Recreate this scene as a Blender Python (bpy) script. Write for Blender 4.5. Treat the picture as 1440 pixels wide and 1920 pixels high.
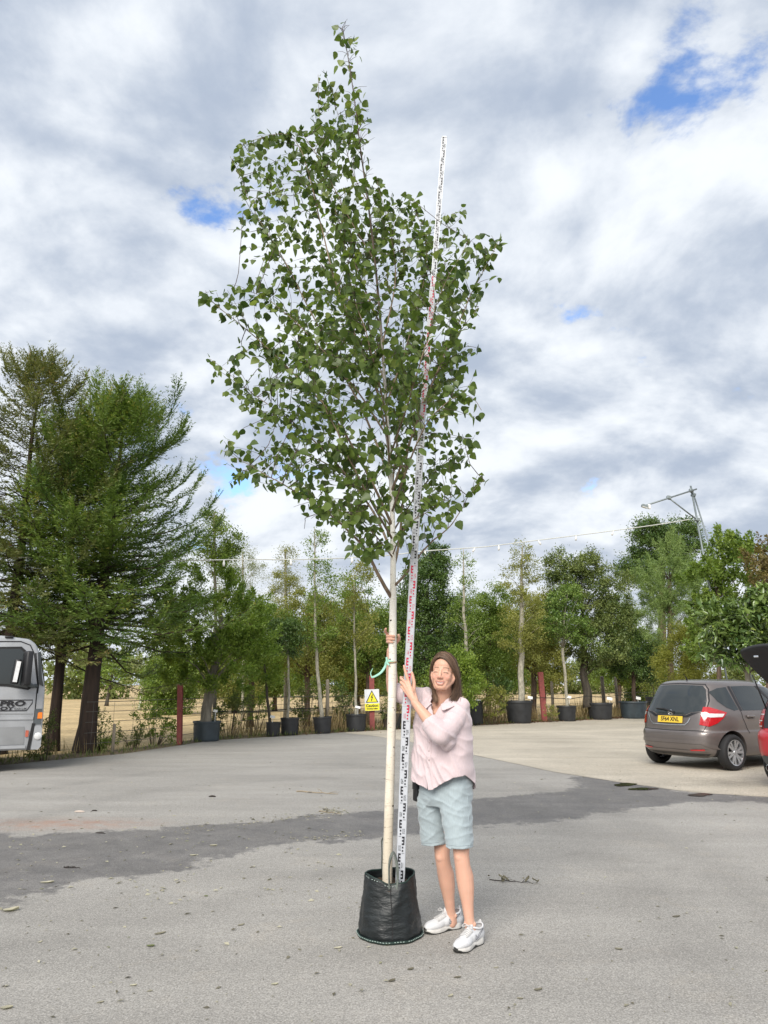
import bpy, bmesh, math, random
import numpy as np
from mathutils import Vector, Matrix, Quaternion, noise as mnoise
from mathutils.bvhtree import BVHTree

for _o in list(bpy.data.objects):
    bpy.data.objects.remove(_o)
scene = bpy.context.scene
COL = scene.collection
R = math.radians

# ------------------------------------------------------------------ camera
PITCH, FPX, CAMH = R(13.0), 1400.0, 1.5
cam_data = bpy.data.cameras.new('camera')
cam_data.sensor_fit = 'VERTICAL'
cam_data.sensor_height = 36.0
cam_data.lens = 36.0 * FPX / 1920.0
cam_data.clip_start = 0.05
cam_data.clip_end = 3000
cam = bpy.data.objects.new('camera', cam_data)
COL.objects.link(cam)
cam.location = (0, 0, CAMH)
cam.rotation_euler = (R(90) + PITCH, 0, 0)
scene.camera = cam
scene.render.resolution_x, scene.render.resolution_y = 768, 1024

# ------------------------------------------------------------------ sky
SUN_DIR = Vector((-0.30, -0.95, 0.0)).normalized() * math.cos(R(37)) + Vector((0, 0, math.sin(R(37))))
world = bpy.data.worlds.new('World')
scene.world = world
world.use_nodes = True
wn, wl = world.node_tree.nodes, world.node_tree.links
for n in list(wn):
    wn.remove(n)


def N(tree, kind, **kw):
    n = tree.nodes.new(kind)
    for k, v in kw.items():
        if k in n.inputs.keys():
            n.inputs[k].default_value = v
        else:
            setattr(n, k, v)
    return n


def build_sky():
    t = world.node_tree
    L = t.links.new
    out = N(t, 'ShaderNodeOutputWorld')
    bg = N(t, 'ShaderNodeBackground')
    bg.inputs['Strength'].default_value = 0.1
    sky = N(t, 'ShaderNodeTexSky')
    sky.sky_type = 'NISHITA'
    sky.sun_disc = False
    sky.sun_elevation = R(37)
    sky.sun_rotation = math.atan2(SUN_DIR.x, SUN_DIR.y)
    sky.dust_density = 0.6
    sky.ozone_density = 2.0
    tc = N(t, 'ShaderNodeTexCoord')
    sep = N(t, 'ShaderNodeSeparateXYZ')
    L(tc.outputs['Generated'], sep.inputs[0])

    def M(op, a, b=None, c=None):
        m = N(t, 'ShaderNodeMath', operation=op)
        for i, v in enumerate((a, b, c)):
            if v is None:
                continue
            if isinstance(v, (int, float)):
                m.inputs[i].default_value = v
            else:
                L(v, m.inputs[i])
        return m.outputs[0]

    def VM(op, a, b):
        m = N(t, 'ShaderNodeVectorMath', operation=op)
        for i, v in enumerate((a, b)):
            if isinstance(v, tuple):
                m.inputs[i].default_value = v
            else:
                L(v, m.inputs[i])
        return m.outputs[0]

    def ramp(x, a, b, lo=0.0, hi=1.0):
        r = N(t, 'ShaderNodeMapRange', interpolation_type='SMOOTHSTEP')
        L(x, r.inputs[0])
        r.inputs[1].default_value, r.inputs[2].default_value = a, b
        r.inputs[3].default_value, r.inputs[4].default_value = lo, hi
        return r.outputs[0]

    def mix(f, a, b):
        m = N(t, 'ShaderNodeMix', data_type='RGBA')
        for s, v in ((m.inputs[0], f), (m.inputs[6], a), (m.inputs[7], b)):
            if isinstance(v, (int, float, tuple)):
                s.default_value = v
            else:
                L(v, s)
        return m.outputs[2]

    zc = M('ADD', M('MAXIMUM', sep.outputs[2], 0.0), 0.36)
    comb = N(t, 'ShaderNodeCombineXYZ')
    L(M('DIVIDE', sep.outputs[0], zc), comb.inputs[0])
    L(M('DIVIDE', sep.outputs[1], zc), comb.inputs[1])
    uv = VM('ADD', comb.outputs[0], CLOUD_OFF)

    def fbm(vec, scale, detail, rough, dist=0.0):
        n = N(t, 'ShaderNodeTexNoise', noise_dimensions='3D')
        L(vec, n.inputs['Vector'])
        n.inputs['Scale'].default_value = scale
        n.inputs['Detail'].default_value = detail
        n.inputs['Roughness'].default_value = rough
        n.inputs['Distortion'].default_value = dist
        return n.outputs[0]

    d0 = fbm(uv, 3.0, 10, 0.56, 0.2)
    d1 = fbm(VM('ADD', uv, (-0.04, -0.07, 0.0)), 3.0, 8, 0.54, 0.2)
    big = fbm(VM('ADD', uv, (7.3, 2.1, 3.0)), 1.8, 3, 0.5, 0.2)
    fine = fbm(VM('ADD', uv, (1.3, 9.1, 5.0)), 6.0, 9, 0.66, 0.3)
    puff = fbm(VM('ADD', uv, (4.4, 3.1, 8.0)), 4.2, 8, 0.6, 0.15)
    # cover: blue shows only where the cloud is thinnest
    lowz = ramp(sep.outputs[2], 0.05, 0.5, 0.05, 0.0)
    cover = ramp(M('ADD', M('ADD', d0, lowz), M('MULTIPLY', M('SUBTRACT', fine, 0.5), 0.22)), 0.318, 0.395)
    relief = M('SUBTRACT', d0, d1)
    lit = M('ADD', M('MULTIPLY', relief, 5.2), M('MULTIPLY', M('SUBTRACT', fine, 0.5), 0.6))
    lit = M('ADD', lit, M('MULTIPLY', M('SUBTRACT', 0.5, big), 1.9))
    lit = M('ADD', lit, M('MULTIPLY', M('SUBTRACT', 0.47, d0), 0.9))
    lit = M('ADD', lit, M('MULTIPLY', M('SUBTRACT', puff, 0.5), 0.9))
    lit = ramp(M('ADD', lit, 0.50), -0.45, 1.25)
    cloud = mix(lit, CLOUD_DARK, CLOUD_LIGHT)
    # low sky: the deck thins to a pale veil towards the horizon
    low = ramp(sep.outputs[2], 0.0, 0.22, 1.0, 0.0)
    cloud = mix(M('MULTIPLY', low, 0.45), cloud, CLOUD_LOW)
    deep = N(t, 'ShaderNodeMix', data_type='RGBA', blend_type='MULTIPLY')
    deep.inputs[0].default_value = 1.0
    L(sky.outputs[0], deep.inputs[6])
    deep.inputs[7].default_value = BLUE_GAIN
    col = mix(cover, deep.outputs[2], cloud)
    L(col, bg.inputs['Color'])
    L(bg.outputs[0], out.inputs['Surface'])


CLOUD_OFF = (3.16, 0.69, 0.0)
CLOUD_DARK = (1.62, 1.88, 2.32, 1)
CLOUD_LIGHT = (3.35, 3.5, 3.68, 1)
CLOUD_LOW = (3.2, 3.33, 3.5, 1)
BLUE_GAIN = (0.75, 0.85, 1.0, 1)
build_sky()

# ------------------------------------------------------------------ sun
sd = bpy.data.lights.new('sun', 'SUN')
sd.energy = 1.5
sd.angle = R(34)
sd.color = (1.0, 0.95, 0.87)
sun = bpy.data.objects.new('sun', sd)
COL.objects.link(sun)
sun.rotation_euler = SUN_DIR.to_track_quat('Z', 'Y').to_euler()
sun.location = SUN_DIR * 60

scene.view_settings.view_transform = 'Standard'
scene.view_settings.look = 'None'
scene.view_settings.gamma = 1.0
scene.view_settings.use_curve_mapping = False
scene.view_settings.exposure = 1.55
scene.render.engine = 'CYCLES'
scene.cycles.max_bounces = 6
scene.cycles.transparent_max_bounces = 8
scene.cycles.use_denoising = True

# ------------------------------------------------------------------ helpers
CP, SP = math.cos(PITCH), math.sin(PITCH)


def ray(px, py):
    cx, cy = (px - 720) / FPX, (960 - py) / FPX
    return Vector((cx, CP - cy * SP, SP + cy * CP))


def at(px, py, Y):
    r = ray(px, py)
    return r * (Y / r.y) + Vector((0, 0, CAMH))


def ground(px, py):
    r = ray(px, py)
    return r * (-CAMH / r.z) + Vector((0, 0, CAMH))


def mpp(px, py, Y):
    """metres per photograph pixel at that place"""
    return Y / ray(px, py).y / FPX


def tag(o, label=None, cat=None, group=None, kind=None):
    if label: o['label'] = label
    if cat: o['category'] = cat
    if group: o['group'] = group
    if kind: o['kind'] = kind
    return o


def thing(name, loc, label, cat, group=None, rotz=0.0):
    o = bpy.data.objects.new(name, None)
    o.empty_display_size = 0.1
    COL.objects.link(o)
    o.location = loc
    o.rotation_euler = (0, 0, rotz)
    return tag(o, label, cat, group)


def link(name, me, mat=None, parent=None):
    o = bpy.data.objects.new(name, me)
    COL.objects.link(o)
    if mat is not None and not me.materials:
        for m in (mat if isinstance(mat, (list, tuple)) else [mat]):
            me.materials.append(m)
    if parent is not None:
        o.parent = parent
    return o


def shade(me, smooth=True):
    me.polygons.foreach_set('use_smooth', [smooth] * len(me.polygons))


def mesh(name, verts, faces, mat=None, parent=None, smooth=False):
    me = bpy.data.meshes.new(name)
    me.from_pydata([tuple(v) for v in verts], [], [tuple(f) for f in faces])
    me.update()
    if smooth: shade(me)
    return link(name, me, mat, parent)


def fast_mesh(name, verts, quads, mat=None, parent=None, smooth=False, attrs=None):
    """verts Nx3, faces MxK arrays (constant K)"""
    me = bpy.data.meshes.new(name)
    verts = np.asarray(verts, dtype=np.float32)
    quads = np.asarray(quads, dtype=np.int32)
    m, k = quads.shape
    me.vertices.add(len(verts))
    me.vertices.foreach_set('co', verts.ravel())
    me.loops.add(m * k)
    me.loops.foreach_set('vertex_index', quads.ravel())
    me.polygons.add(m)
    me.polygons.foreach_set('loop_start', np.arange(m, dtype=np.int32) * k)
    if smooth:
        me.polygons.foreach_set('use_smooth', np.ones(m, dtype=bool))
    for an, av in (attrs or {}).items():
        a = me.attributes.new(an, 'FLOAT', 'POINT')
        a.data.foreach_set('value', np.asarray(av, dtype=np.float32))
    me.update(calc_edges=True)
    return link(name, me, mat, parent)


class MB:
    """collects shapes into one mesh"""
    def __init__(s):
        s.v, s.f, s.m = [], [], []

    def add(s, v, f, mi=0):
        b = len(s.v)
        s.v += [tuple(p) for p in v]
        s.f += [tuple(i + b for i in q) for q in f]
        s.m += [mi] * len(f)
        return s

    def box(s, c, size, rot=None, mi=0, bevel=0.0):
        hx, hy, hz = size[0] / 2, size[1] / 2, size[2] / 2
        if bevel > 0:
            bm = bmesh.new()
            bmesh.ops.create_cube(bm, size=1.0)
            for v in bm.verts:
                v.co = Vector((v.co.x * size[0], v.co.y * size[1], v.co.z * size[2]))
            bmesh.ops.bevel(bm, geom=bm.edges[:], offset=bevel, segments=2, affect='EDGES', profile=0.5)
            bm.verts.index_update()
            V = [v.co.copy() for v in bm.verts]
            F = [[v.index for v in f.verts] for f in bm.faces]
            bm.free()
        else:
            V = [Vector((x, y, z)) for x in (-hx, hx) for y in (-hy, hy) for z in (-hz, hz)]
            F = [(0, 1, 3, 2), (4, 6, 7, 5), (0, 4, 5, 1), (2, 3, 7, 6), (0, 2, 6, 4), (1, 5, 7, 3)]
        if rot is not None:
            V = [rot @ v for v in V]
        c = Vector(c)
        return s.add([v + c for v in V], F, mi)

    def tube(s, pts, rad, n=8, cap=True, mi=0, flat=None):
        pts = [Vector(p) for p in pts]
        if not hasattr(rad, '__len__'): rad = [rad] * len(pts)
        b = len(s.v)
        up = Vector((0.13, 0.21, 1)).normalized()
        tprev = None
        for i, p in enumerate(pts):
            t = (pts[min(i + 1, len(pts) - 1)] - pts[max(i - 1, 0)])
            t = t.normalized() if t.length > 1e-9 else Vector((0, 0, 1))
            if tprev is None:
                x = t.cross(up)
                if x.length < 1e-3: x = t.cross(Vector((1, 0, 0)))
                x.normalize()
            else:
                x = (x - t * x.dot(t)).normalized()
            tprev = t
            y = t.cross(x)
            for k in range(n):
                a = 2 * math.pi * k / n
                s.v.append(tuple(p + (x * math.cos(a) + y * math.sin(a) * (flat or 1.0)) * rad[i]))
        for i in range(len(pts) - 1):
            for k in range(n):
                s.f.append((b + i * n + k, b + i * n + (k + 1) % n, b + (i + 1) * n + (k + 1) % n, b + (i + 1) * n + k))
                s.m.append(mi)
        if cap:
            s.f.append(tuple(b + k for k in reversed(range(n)))); s.m.append(mi)
            e = b + (len(pts) - 1) * n
            s.f.append(tuple(e + k for k in range(n))); s.m.append(mi)
        return s

    def lathe(s, prof, n=32, c=(0, 0, 0), axis='Z', mi=0, close=False, squash=1.0):
        b = len(s.v)
        c = Vector(c)
        for r, h in prof:
            for k in range(n):
                a = 2 * math.pi * k / n
                x, y = r * math.cos(a), r * math.sin(a) * squash
                p = {'Z': Vector((x, y, h)), 'Y': Vector((x, h, y)), 'X': Vector((h, x, y))}[axis]
                s.v.append(tuple(c + p))
        m = len(prof)
        for i in range(m if close else m - 1):
            j = (i + 1) % m
            for k in range(n):
                s.f.append((b + i * n + k, b + i * n + (k + 1) % n, b + j * n + (k + 1) % n, b + j * n + k))
                s.m.append(mi)
        return s

    def prism(s, poly, d0, d1, axes=(Vector((1, 0, 0)), Vector((0, 0, 1)), Vector((0, 1, 0))), o=(0, 0, 0), mi=0):
        """2-D outline swept from d0 to d1"""
        U, V_, W = axes
        o = Vector(o)
        n = len(poly)
        V = [o + U * p[0] + V_ * p[1] + W * d0 for p in poly] + [o + U * p[0] + V_ * p[1] + W * d1 for p in poly]
        F = [(i, (i + 1) % n, n + (i + 1) % n, n + i) for i in range(n)]
        F += [tuple(reversed(range(n))), tuple(range(n, 2 * n))]
        return s.add(V, F, mi)

    def build(s, name, mat=None, parent=None, smooth=False, fixn=True):
        me = bpy.data.meshes.new(name)
        me.from_pydata(s.v, [], s.f)
        if isinstance(mat, (list, tuple)):
            for m in mat: me.materials.append(m)
            me.polygons.foreach_set('material_index', s.m)
        me.update()
        if fixn and len(s.f) < 60000:
            bm = bmesh.new(); bm.from_mesh(me)
            bmesh.ops.recalc_face_normals(bm, faces=bm.faces[:])
            bm.to_mesh(me); bm.free()
        if smooth: shade(me)
        return link(name, me, mat, parent)


def autosmooth(o, deg=35):
    """sharp edges by angle, so that flat panels stay flat"""
    me = o.data
    shade(me)
    bm = bmesh.new(); bm.from_mesh(me)
    for e in bm.edges:
        if len(e.link_faces) == 2 and e.calc_face_angle(0) > R(deg):
            e.smooth = False
    bm.to_mesh(me); bm.free()
    return o


# ------------------------------------------------------------------ materials
def new_mat(name):
    m = bpy.data.materials.new(name)
    m.use_nodes = True
    t = m.node_tree
    for n in list(t.nodes): t.nodes.remove(n)
    out = t.nodes.new('ShaderNodeOutputMaterial')
    b = t.nodes.new('ShaderNodeBsdfPrincipled')
    t.links.new(b.outputs[0], out.inputs[0])
    return m, t, b, out


def c4(c):
    return (c[0], c[1], c[2], 1.0)


def plain(name, col, rough=0.5, metal=0.0, spec=0.5, var=0.12, scale=6.0, bump=0.0, bscale=60.0, coat=0.0, stretch=None):
    """one colour with a soft mottling and a fine relief"""
    m, t, b, out = new_mat(name)
    L = t.links.new
    tc = N(t, 'ShaderNodeTexCoord')
    vec = tc.outputs['Object']
    if stretch:
        mp = N(t, 'ShaderNodeMapping')
        mp.inputs['Scale'].default_value = stretch
        L(vec, mp.inputs[0]); vec = mp.outputs[0]
    if var > 0:
        n = N(t, 'ShaderNodeTexNoise'); L(vec, n.inputs['Vector'])
        n.inputs['Scale'].default_value = scale; n.inputs['Detail'].default_value = 6
        n.inputs['Roughness'].default_value = 0.6
        mr = N(t, 'ShaderNodeMapRange')
        L(n.outputs[0], mr.inputs[0])
        mr.inputs[1].default_value, mr.inputs[2].default_value = 0.3, 0.7
        mr.inputs[3].default_value, mr.inputs[4].default_value = 1 - var, 1 + var
        mx = N(t, 'ShaderNodeMix', data_type='RGBA', blend_type='MULTIPLY')
        mx.inputs[0].default_value = 1.0
        mx.inputs[6].default_value = c4(col)
        L(mr.outputs[0], mx.inputs[7])
        L(mx.outputs[2], b.inputs['Base Color'])
        rr = N(t, 'ShaderNodeMapRange')
        L(n.outputs[0], rr.inputs[0])
        rr.inputs[1].default_value, rr.inputs[2].default_value = 0.3, 0.7
        rr.inputs[3].default_value, rr.inputs[4].default_value = max(0.02, rough - 0.08), min(1, rough + 0.1)
        L(rr.outputs[0], b.inputs['Roughness'])
    else:
        b.inputs['Base Color'].default_value = c4(col)
        b.inputs['Roughness'].default_value = rough
    b.inputs['Metallic'].default_value = metal
    b.inputs['Specular IOR Level'].default_value = spec
    b.inputs['Coat Weight'].default_value = coat
    b.inputs['Coat Roughness'].default_value = 0.04
    if bump > 0:
        n2 = N(t, 'ShaderNodeTexNoise'); L(vec, n2.inputs['Vector'])
        n2.inputs['Scale'].default_value = bscale; n2.inputs['Detail'].default_value = 5
        bp = N(t, 'ShaderNodeBump')
        bp.inputs['Strength'].default_value = bump
        bp.inputs['Distance'].default_value = 0.01
        L(n2.outputs[0], bp.inputs['Height'])
        L(bp.outputs[0], b.inputs['Normal'])
    return m


def leaf_mat(name, dark, light, trans=0.35, rough=0.5, spec=0.4, third=None):
    """leaf colours spread over the stored tint, thin enough to let light through"""
    m, t, b, out = new_mat(name)
    L = t.links.new
    at_ = N(t, 'ShaderNodeAttribute', attribute_name='tint')
    cr = N(t, 'ShaderNodeValToRGB')
    cr.color_ramp.elements[0].color = c4(dark)
    cr.color_ramp.elements[1].color = c4(light)
    cr.color_ramp.elements[1].position = 0.9 if third else 1.0
    if third:
        e = cr.color_ramp.elements.new(1.0); e.color = c4(third)
    L(at_.outputs['Fac'], cr.inputs[0])
    L(cr.outputs[0], b.inputs['Base Color'])
    b.inputs['Roughness'].default_value = rough
    b.inputs['Specular IOR Level'].default_value = spec
    tr = N(t, 'ShaderNodeBsdfTranslucent')
    br = N(t, 'ShaderNodeMix', data_type='RGBA', blend_type='MULTIPLY')
    br.inputs[0].default_value = 1.0
    L(cr.outputs[0], br.inputs[6]); br.inputs[7].default_value = (1.5, 1.6, 0.8, 1)
    L(br.outputs[2], tr.inputs[0])
    mx = N(t, 'ShaderNodeMixShader'); mx.inputs[0].default_value = trans
    L(b.outputs[0], mx.inputs[1]); L(tr.outputs[0], mx.inputs[2])
    L(mx.outputs[0], out.inputs[0])
    return m


def bark_mat(name, a, bcol, scale=9.0, stretch=(1, 1, 0.18), bump=0.7):
    m, t, b, out = new_mat(name)
    L = t.links.new
    tc = N(t, 'ShaderNodeTexCoord')
    mp = N(t, 'ShaderNodeMapping'); mp.inputs['Scale'].default_value = stretch
    L(tc.outputs['Object'], mp.inputs[0])
    n = N(t, 'ShaderNodeTexNoise'); L(mp.outputs[0], n.inputs['Vector'])
    n.inputs['Scale'].default_value = scale; n.inputs['Detail'].default_value = 8; n.inputs['Roughness'].default_value = 0.65
    cr = N(t, 'ShaderNodeValToRGB')
    cr.color_ramp.elements[0].color = c4(a); cr.color_ramp.elements[0].position = 0.35
    cr.color_ramp.elements[1].color = c4(bcol); cr.color_ramp.elements[1].position = 0.65
    L(n.outputs[0], cr.inputs[0]); L(cr.outputs[0], b.inputs['Base Color'])
    b.inputs['Roughness'].default_value = 0.85
    bp = N(t, 'ShaderNodeBump'); bp.inputs['Strength'].default_value = bump; bp.inputs['Distance'].default_value = 0.03
    L(n.outputs[0], bp.inputs['Height']); L(bp.outputs[0], b.inputs['Normal'])
    return m


MAT = {}
MAT['bark_brown'] = bark_mat('bark_brown', (0.035, 0.022, 0.015), (0.14, 0.095, 0.065))
MAT['bark_grey'] = bark_mat('bark_grey', (0.10, 0.09, 0.07), (0.26, 0.235, 0.19), bump=0.4)
MAT['bark_pale'] = bark_mat('bark_pale', (0.20, 0.185, 0.145), (0.42, 0.39, 0.31), scale=14, stretch=(1, 1, 0.5), bump=0.25)
MAT['bark_dark'] = bark_mat('bark_dark', (0.03, 0.025, 0.02), (0.09, 0.075, 0.055), bump=0.4)
MAT['twig'] = plain('twig', (0.09, 0.065, 0.045), 0.8)
MAT['pot'] = plain('pot_plastic', (0.020, 0.021, 0.023), 0.55, var=0.35, scale=5, bump=0.1, bscale=30)
MAT['pot_blue'] = plain('pot_plastic_blue', (0.031, 0.043, 0.052), 0.5, var=0.35, scale=4, bump=0.1, bscale=30)
MAT['soil'] = plain('soil', (0.045, 0.03, 0.02), 0.95, var=0.5, scale=40, bump=1.0, bscale=70)
MAT['red_post'] = plain('red_post_paint', (0.22, 0.05, 0.044), 0.65, var=0.25, scale=9, bump=0.2)
MAT['wood_post'] = bark_mat('wood_post', (0.12, 0.10, 0.075), (0.27, 0.235, 0.18), scale=12, bump=0.3)
MAT['wire'] = plain('fence_wire', (0.10, 0.095, 0.085), 0.6, var=0)
MAT['steel'] = plain('galvanised_steel', (0.19, 0.22, 0.225), 0.5, metal=0.4, var=0.15, scale=8)
MAT['white_plastic'] = plain('white_plastic', (0.72, 0.72, 0.70), 0.5, var=0.05)
MAT['cable'] = plain('cable_sheath', (0.55, 0.56, 0.52), 0.6, var=0.1)
MAT['black_rubber'] = plain('black_rubber', (0.014, 0.014, 0.015), 0.75, var=0.2, bump=0.1)
MAT['black_plastic'] = plain('black_plastic', (0.015, 0.015, 0.017), 0.45, var=0.15)
MAT['chrome'] = plain('bright_metal', (0.75, 0.76, 0.78), 0.16, metal=1.0, var=0)
MAT['alloy'] = plain('alloy_wheel', (0.55, 0.56, 0.58), 0.3, metal=0.85, var=0.08)

# ------------------------------------------------------------------ ground
def poly_sd(P, poly):
    """signed distance of points (N,2) to a polygon, negative inside"""
    poly = np.asarray(poly, float)
    d = np.full(len(P), 1e9); inside = np.zeros(len(P), bool)
    n = len(poly)
    for i in range(n):
        a, b = poly[i], poly[(i + 1) % n]
        ab = b - a
        t = np.clip(((P - a) @ ab) / max(1e-12, ab @ ab), 0, 1)
        q = a + t[:, None] * ab
        d = np.minimum(d, np.hypot(*(P - q).T))
        c = ((a[1] > P[:, 1]) != (b[1] > P[:, 1]))
        xs = (b[0] - a[0]) * (P[:, 1] - a[1]) / (b[1] - a[1] + 1e-12) + a[0]
        inside ^= c & (P[:, 0] < xs)
    return np.where(inside, -d, d)


def gpoly(pts):
    return [tuple(ground(*p)[:2]) for p in pts]


def ground_mat(name, dark, mid, light, grain=110.0, patch=0.35, wet=False, bump=0.6, rough=0.9, warm=(1.06, 1.0, 0.92)):
    m, t, b, out = new_mat(name)
    L = t.links.new
    tc = N(t, 'ShaderNodeTexCoord')
    v = tc.outputs['Object']

    def noise(scale, det=5, rg=0.6, vec=v, dist=0.0):
        n = N(t, 'ShaderNodeTexNoise')
        L(vec, n.inputs['Vector'])
        n.inputs['Scale'].default_value = scale; n.inputs['Detail'].default_value = det
        n.inputs['Roughness'].default_value = rg; n.inputs['Distortion'].default_value = dist
        return n.outputs[0]

    def mr(x, a, bb, lo, hi, smooth=False):
        r = N(t, 'ShaderNodeMapRange')
        if smooth: r.interpolation_type = 'SMOOTHSTEP'
        L(x, r.inputs[0])
        for i, q in enumerate((a, bb, lo, hi)): r.inputs[1 + i].default_value = q
        return r.outputs[0]

    def mul(c, f):
        x = N(t, 'ShaderNodeMix', data_type='RGBA', blend_type='MULTIPLY'); x.inputs[0].default_value = 1.0
        L(c, x.inputs[6])
        if isinstance(f, tuple): x.inputs[7].default_value = f
        else: L(f, x.inputs[7])
        return x.outputs[2]

    def mixc(f, a, bb):
        x = N(t, 'ShaderNodeMix', data_type='RGBA')
        L(f, x.inputs[0])
        for s, q in ((x.inputs[6], a), (x.inputs[7], bb)):
            if isinstance(q, tuple): s.default_value = q
            else: L(q, s)
        return x.outputs[2]

    g = noise(grain, 3, 0.7)
    cr = N(t, 'ShaderNodeValToRGB')
    e = cr.color_ramp.elements
    e[0].position, e[0].color = 0.30, c4(dark)
    e[1].position, e[1].color = 0.70, c4(light)
    q = e.new(0.5); q.color = c4(mid)
    L(g, cr.inputs[0])
    col = cr.outputs[0]
    vo = N(t, 'ShaderNodeTexVoronoi'); L(v, vo.inputs['Vector']); vo.inputs['Scale'].default_value = grain * 0.75
    sep = N(t, 'ShaderNodeSeparateColor'); L(vo.outputs['Color'], sep.inputs[0])
    col = mul(col, mr(sep.outputs[0], 0, 1, 0.86, 1.16))
    col = mul(col, mr(noise(0.35, 6, 0.62, dist=0.4), 0.3, 0.7, 1 - patch, 1 + patch))
    mp = N(t, 'ShaderNodeMapping'); mp.inputs['Scale'].default_value = (0.25, 1.5, 1); mp.inputs['Rotation'].default_value = (0, 0, 0.5)
    L(v, mp.inputs[0])
    col = mul(col, mr(noise(1.2, 6, 0.65, mp.outputs[0]), 0.3, 0.7, 0.88, 1.10))
    dust = mr(noise(1.9, 7, 0.7, dist=0.8), 0.52, 0.72, 0.0, 0.35, True)
    dm = N(t, 'ShaderNodeMix', data_type='RGBA'); L(dust, dm.inputs[0]); L(col, dm.inputs[6]); L(mul(col, tuple(w * 1.12 for w in warm) + (1.0,)), dm.inputs[7])
    col = dm.outputs[2]
    ro = mr(g, 0.3, 0.7, rough - 0.1, min(1.0, rough + 0.08))
    hgt = g
    if wet:
        a = N(t, 'ShaderNodeAttribute', attribute_name='wet')
        nn = N(t, 'ShaderNodeMath', operation='ADD'); L(a.outputs['Fac'], nn.inputs[0])
        L(mr(noise(2.6, 8, 0.7), 0.25, 0.75, -0.55, 0.55), nn.inputs[1])
        n3 = N(t, 'ShaderNodeMath', operation='ADD'); L(nn.outputs[0], n3.inputs[0])
        L(mr(noise(11, 6, 0.75), 0.25, 0.75, -0.22, 0.22), n3.inputs[1])
        nn = n3
        w0 = mr(nn.outputs[0], 0.38, 0.68, 0.0, 1.0, True)
        wv = N(t, 'ShaderNodeMath', operation='MULTIPLY'); L(w0, wv.inputs[0]); L(mr(noise(3.4, 7, 0.72, dist=0.6), 0.3, 0.65, 0.62, 1.0), wv.inputs[1])
        w = wv.outputs[0]
        drk = mul(col, (0.42, 0.42, 0.445, 1))
        col = mixc(w, col, drk)
        a2 = N(t, 'ShaderNodeAttribute', attribute_name='rust')
        rr = N(t, 'ShaderNodeMath', operation='MULTIPLY'); L(a2.outputs['Fac'], rr.inputs[0])
        L(mr(noise(6, 6, 0.7), 0.35, 0.65, 0.0, 1.0), rr.inputs[1])
        col = mixc(rr.outputs[0], col, (0.36, 0.17, 0.10, 1))
        a3 = N(t, 'ShaderNodeAttribute', attribute_name='shade_stain')  # darkens the base colour: painted shade together with tracks and damp
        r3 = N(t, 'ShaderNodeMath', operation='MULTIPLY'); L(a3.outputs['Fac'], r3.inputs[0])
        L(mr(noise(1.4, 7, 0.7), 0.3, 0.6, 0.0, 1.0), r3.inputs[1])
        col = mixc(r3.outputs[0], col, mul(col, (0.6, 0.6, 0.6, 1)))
        x = N(t, 'ShaderNodeMix', data_type='FLOAT'); L(w, x.inputs[0]); L(ro, x.inputs[2]); x.inputs[3].default_value = 0.62
        ro = x.outputs[0]
    L(col, b.inputs['Base Color']); L(ro, b.inputs['Roughness'])
    b.inputs['Specular IOR Level'].default_value = 0.35
    bp = N(t, 'ShaderNodeBump'); bp.inputs['Strength'].default_value = bump; bp.inputs['Distance'].default_value = 0.006
    L(hgt, bp.inputs['Height']); L(bp.outputs[0], b.inputs['Normal'])
    return m


EDGE_X = [-40, -15, -7.4, -5.75, -4.75, -1.25, 6.1, 12.9, 40]
EDGE_Y = [5.5, 11.5, 14.8, 17.4, 21.3, 25.0, 31.4, 36.8, 58]


def edge_y(x):
    return np.interp(x, EDGE_X, EDGE_Y)


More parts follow.
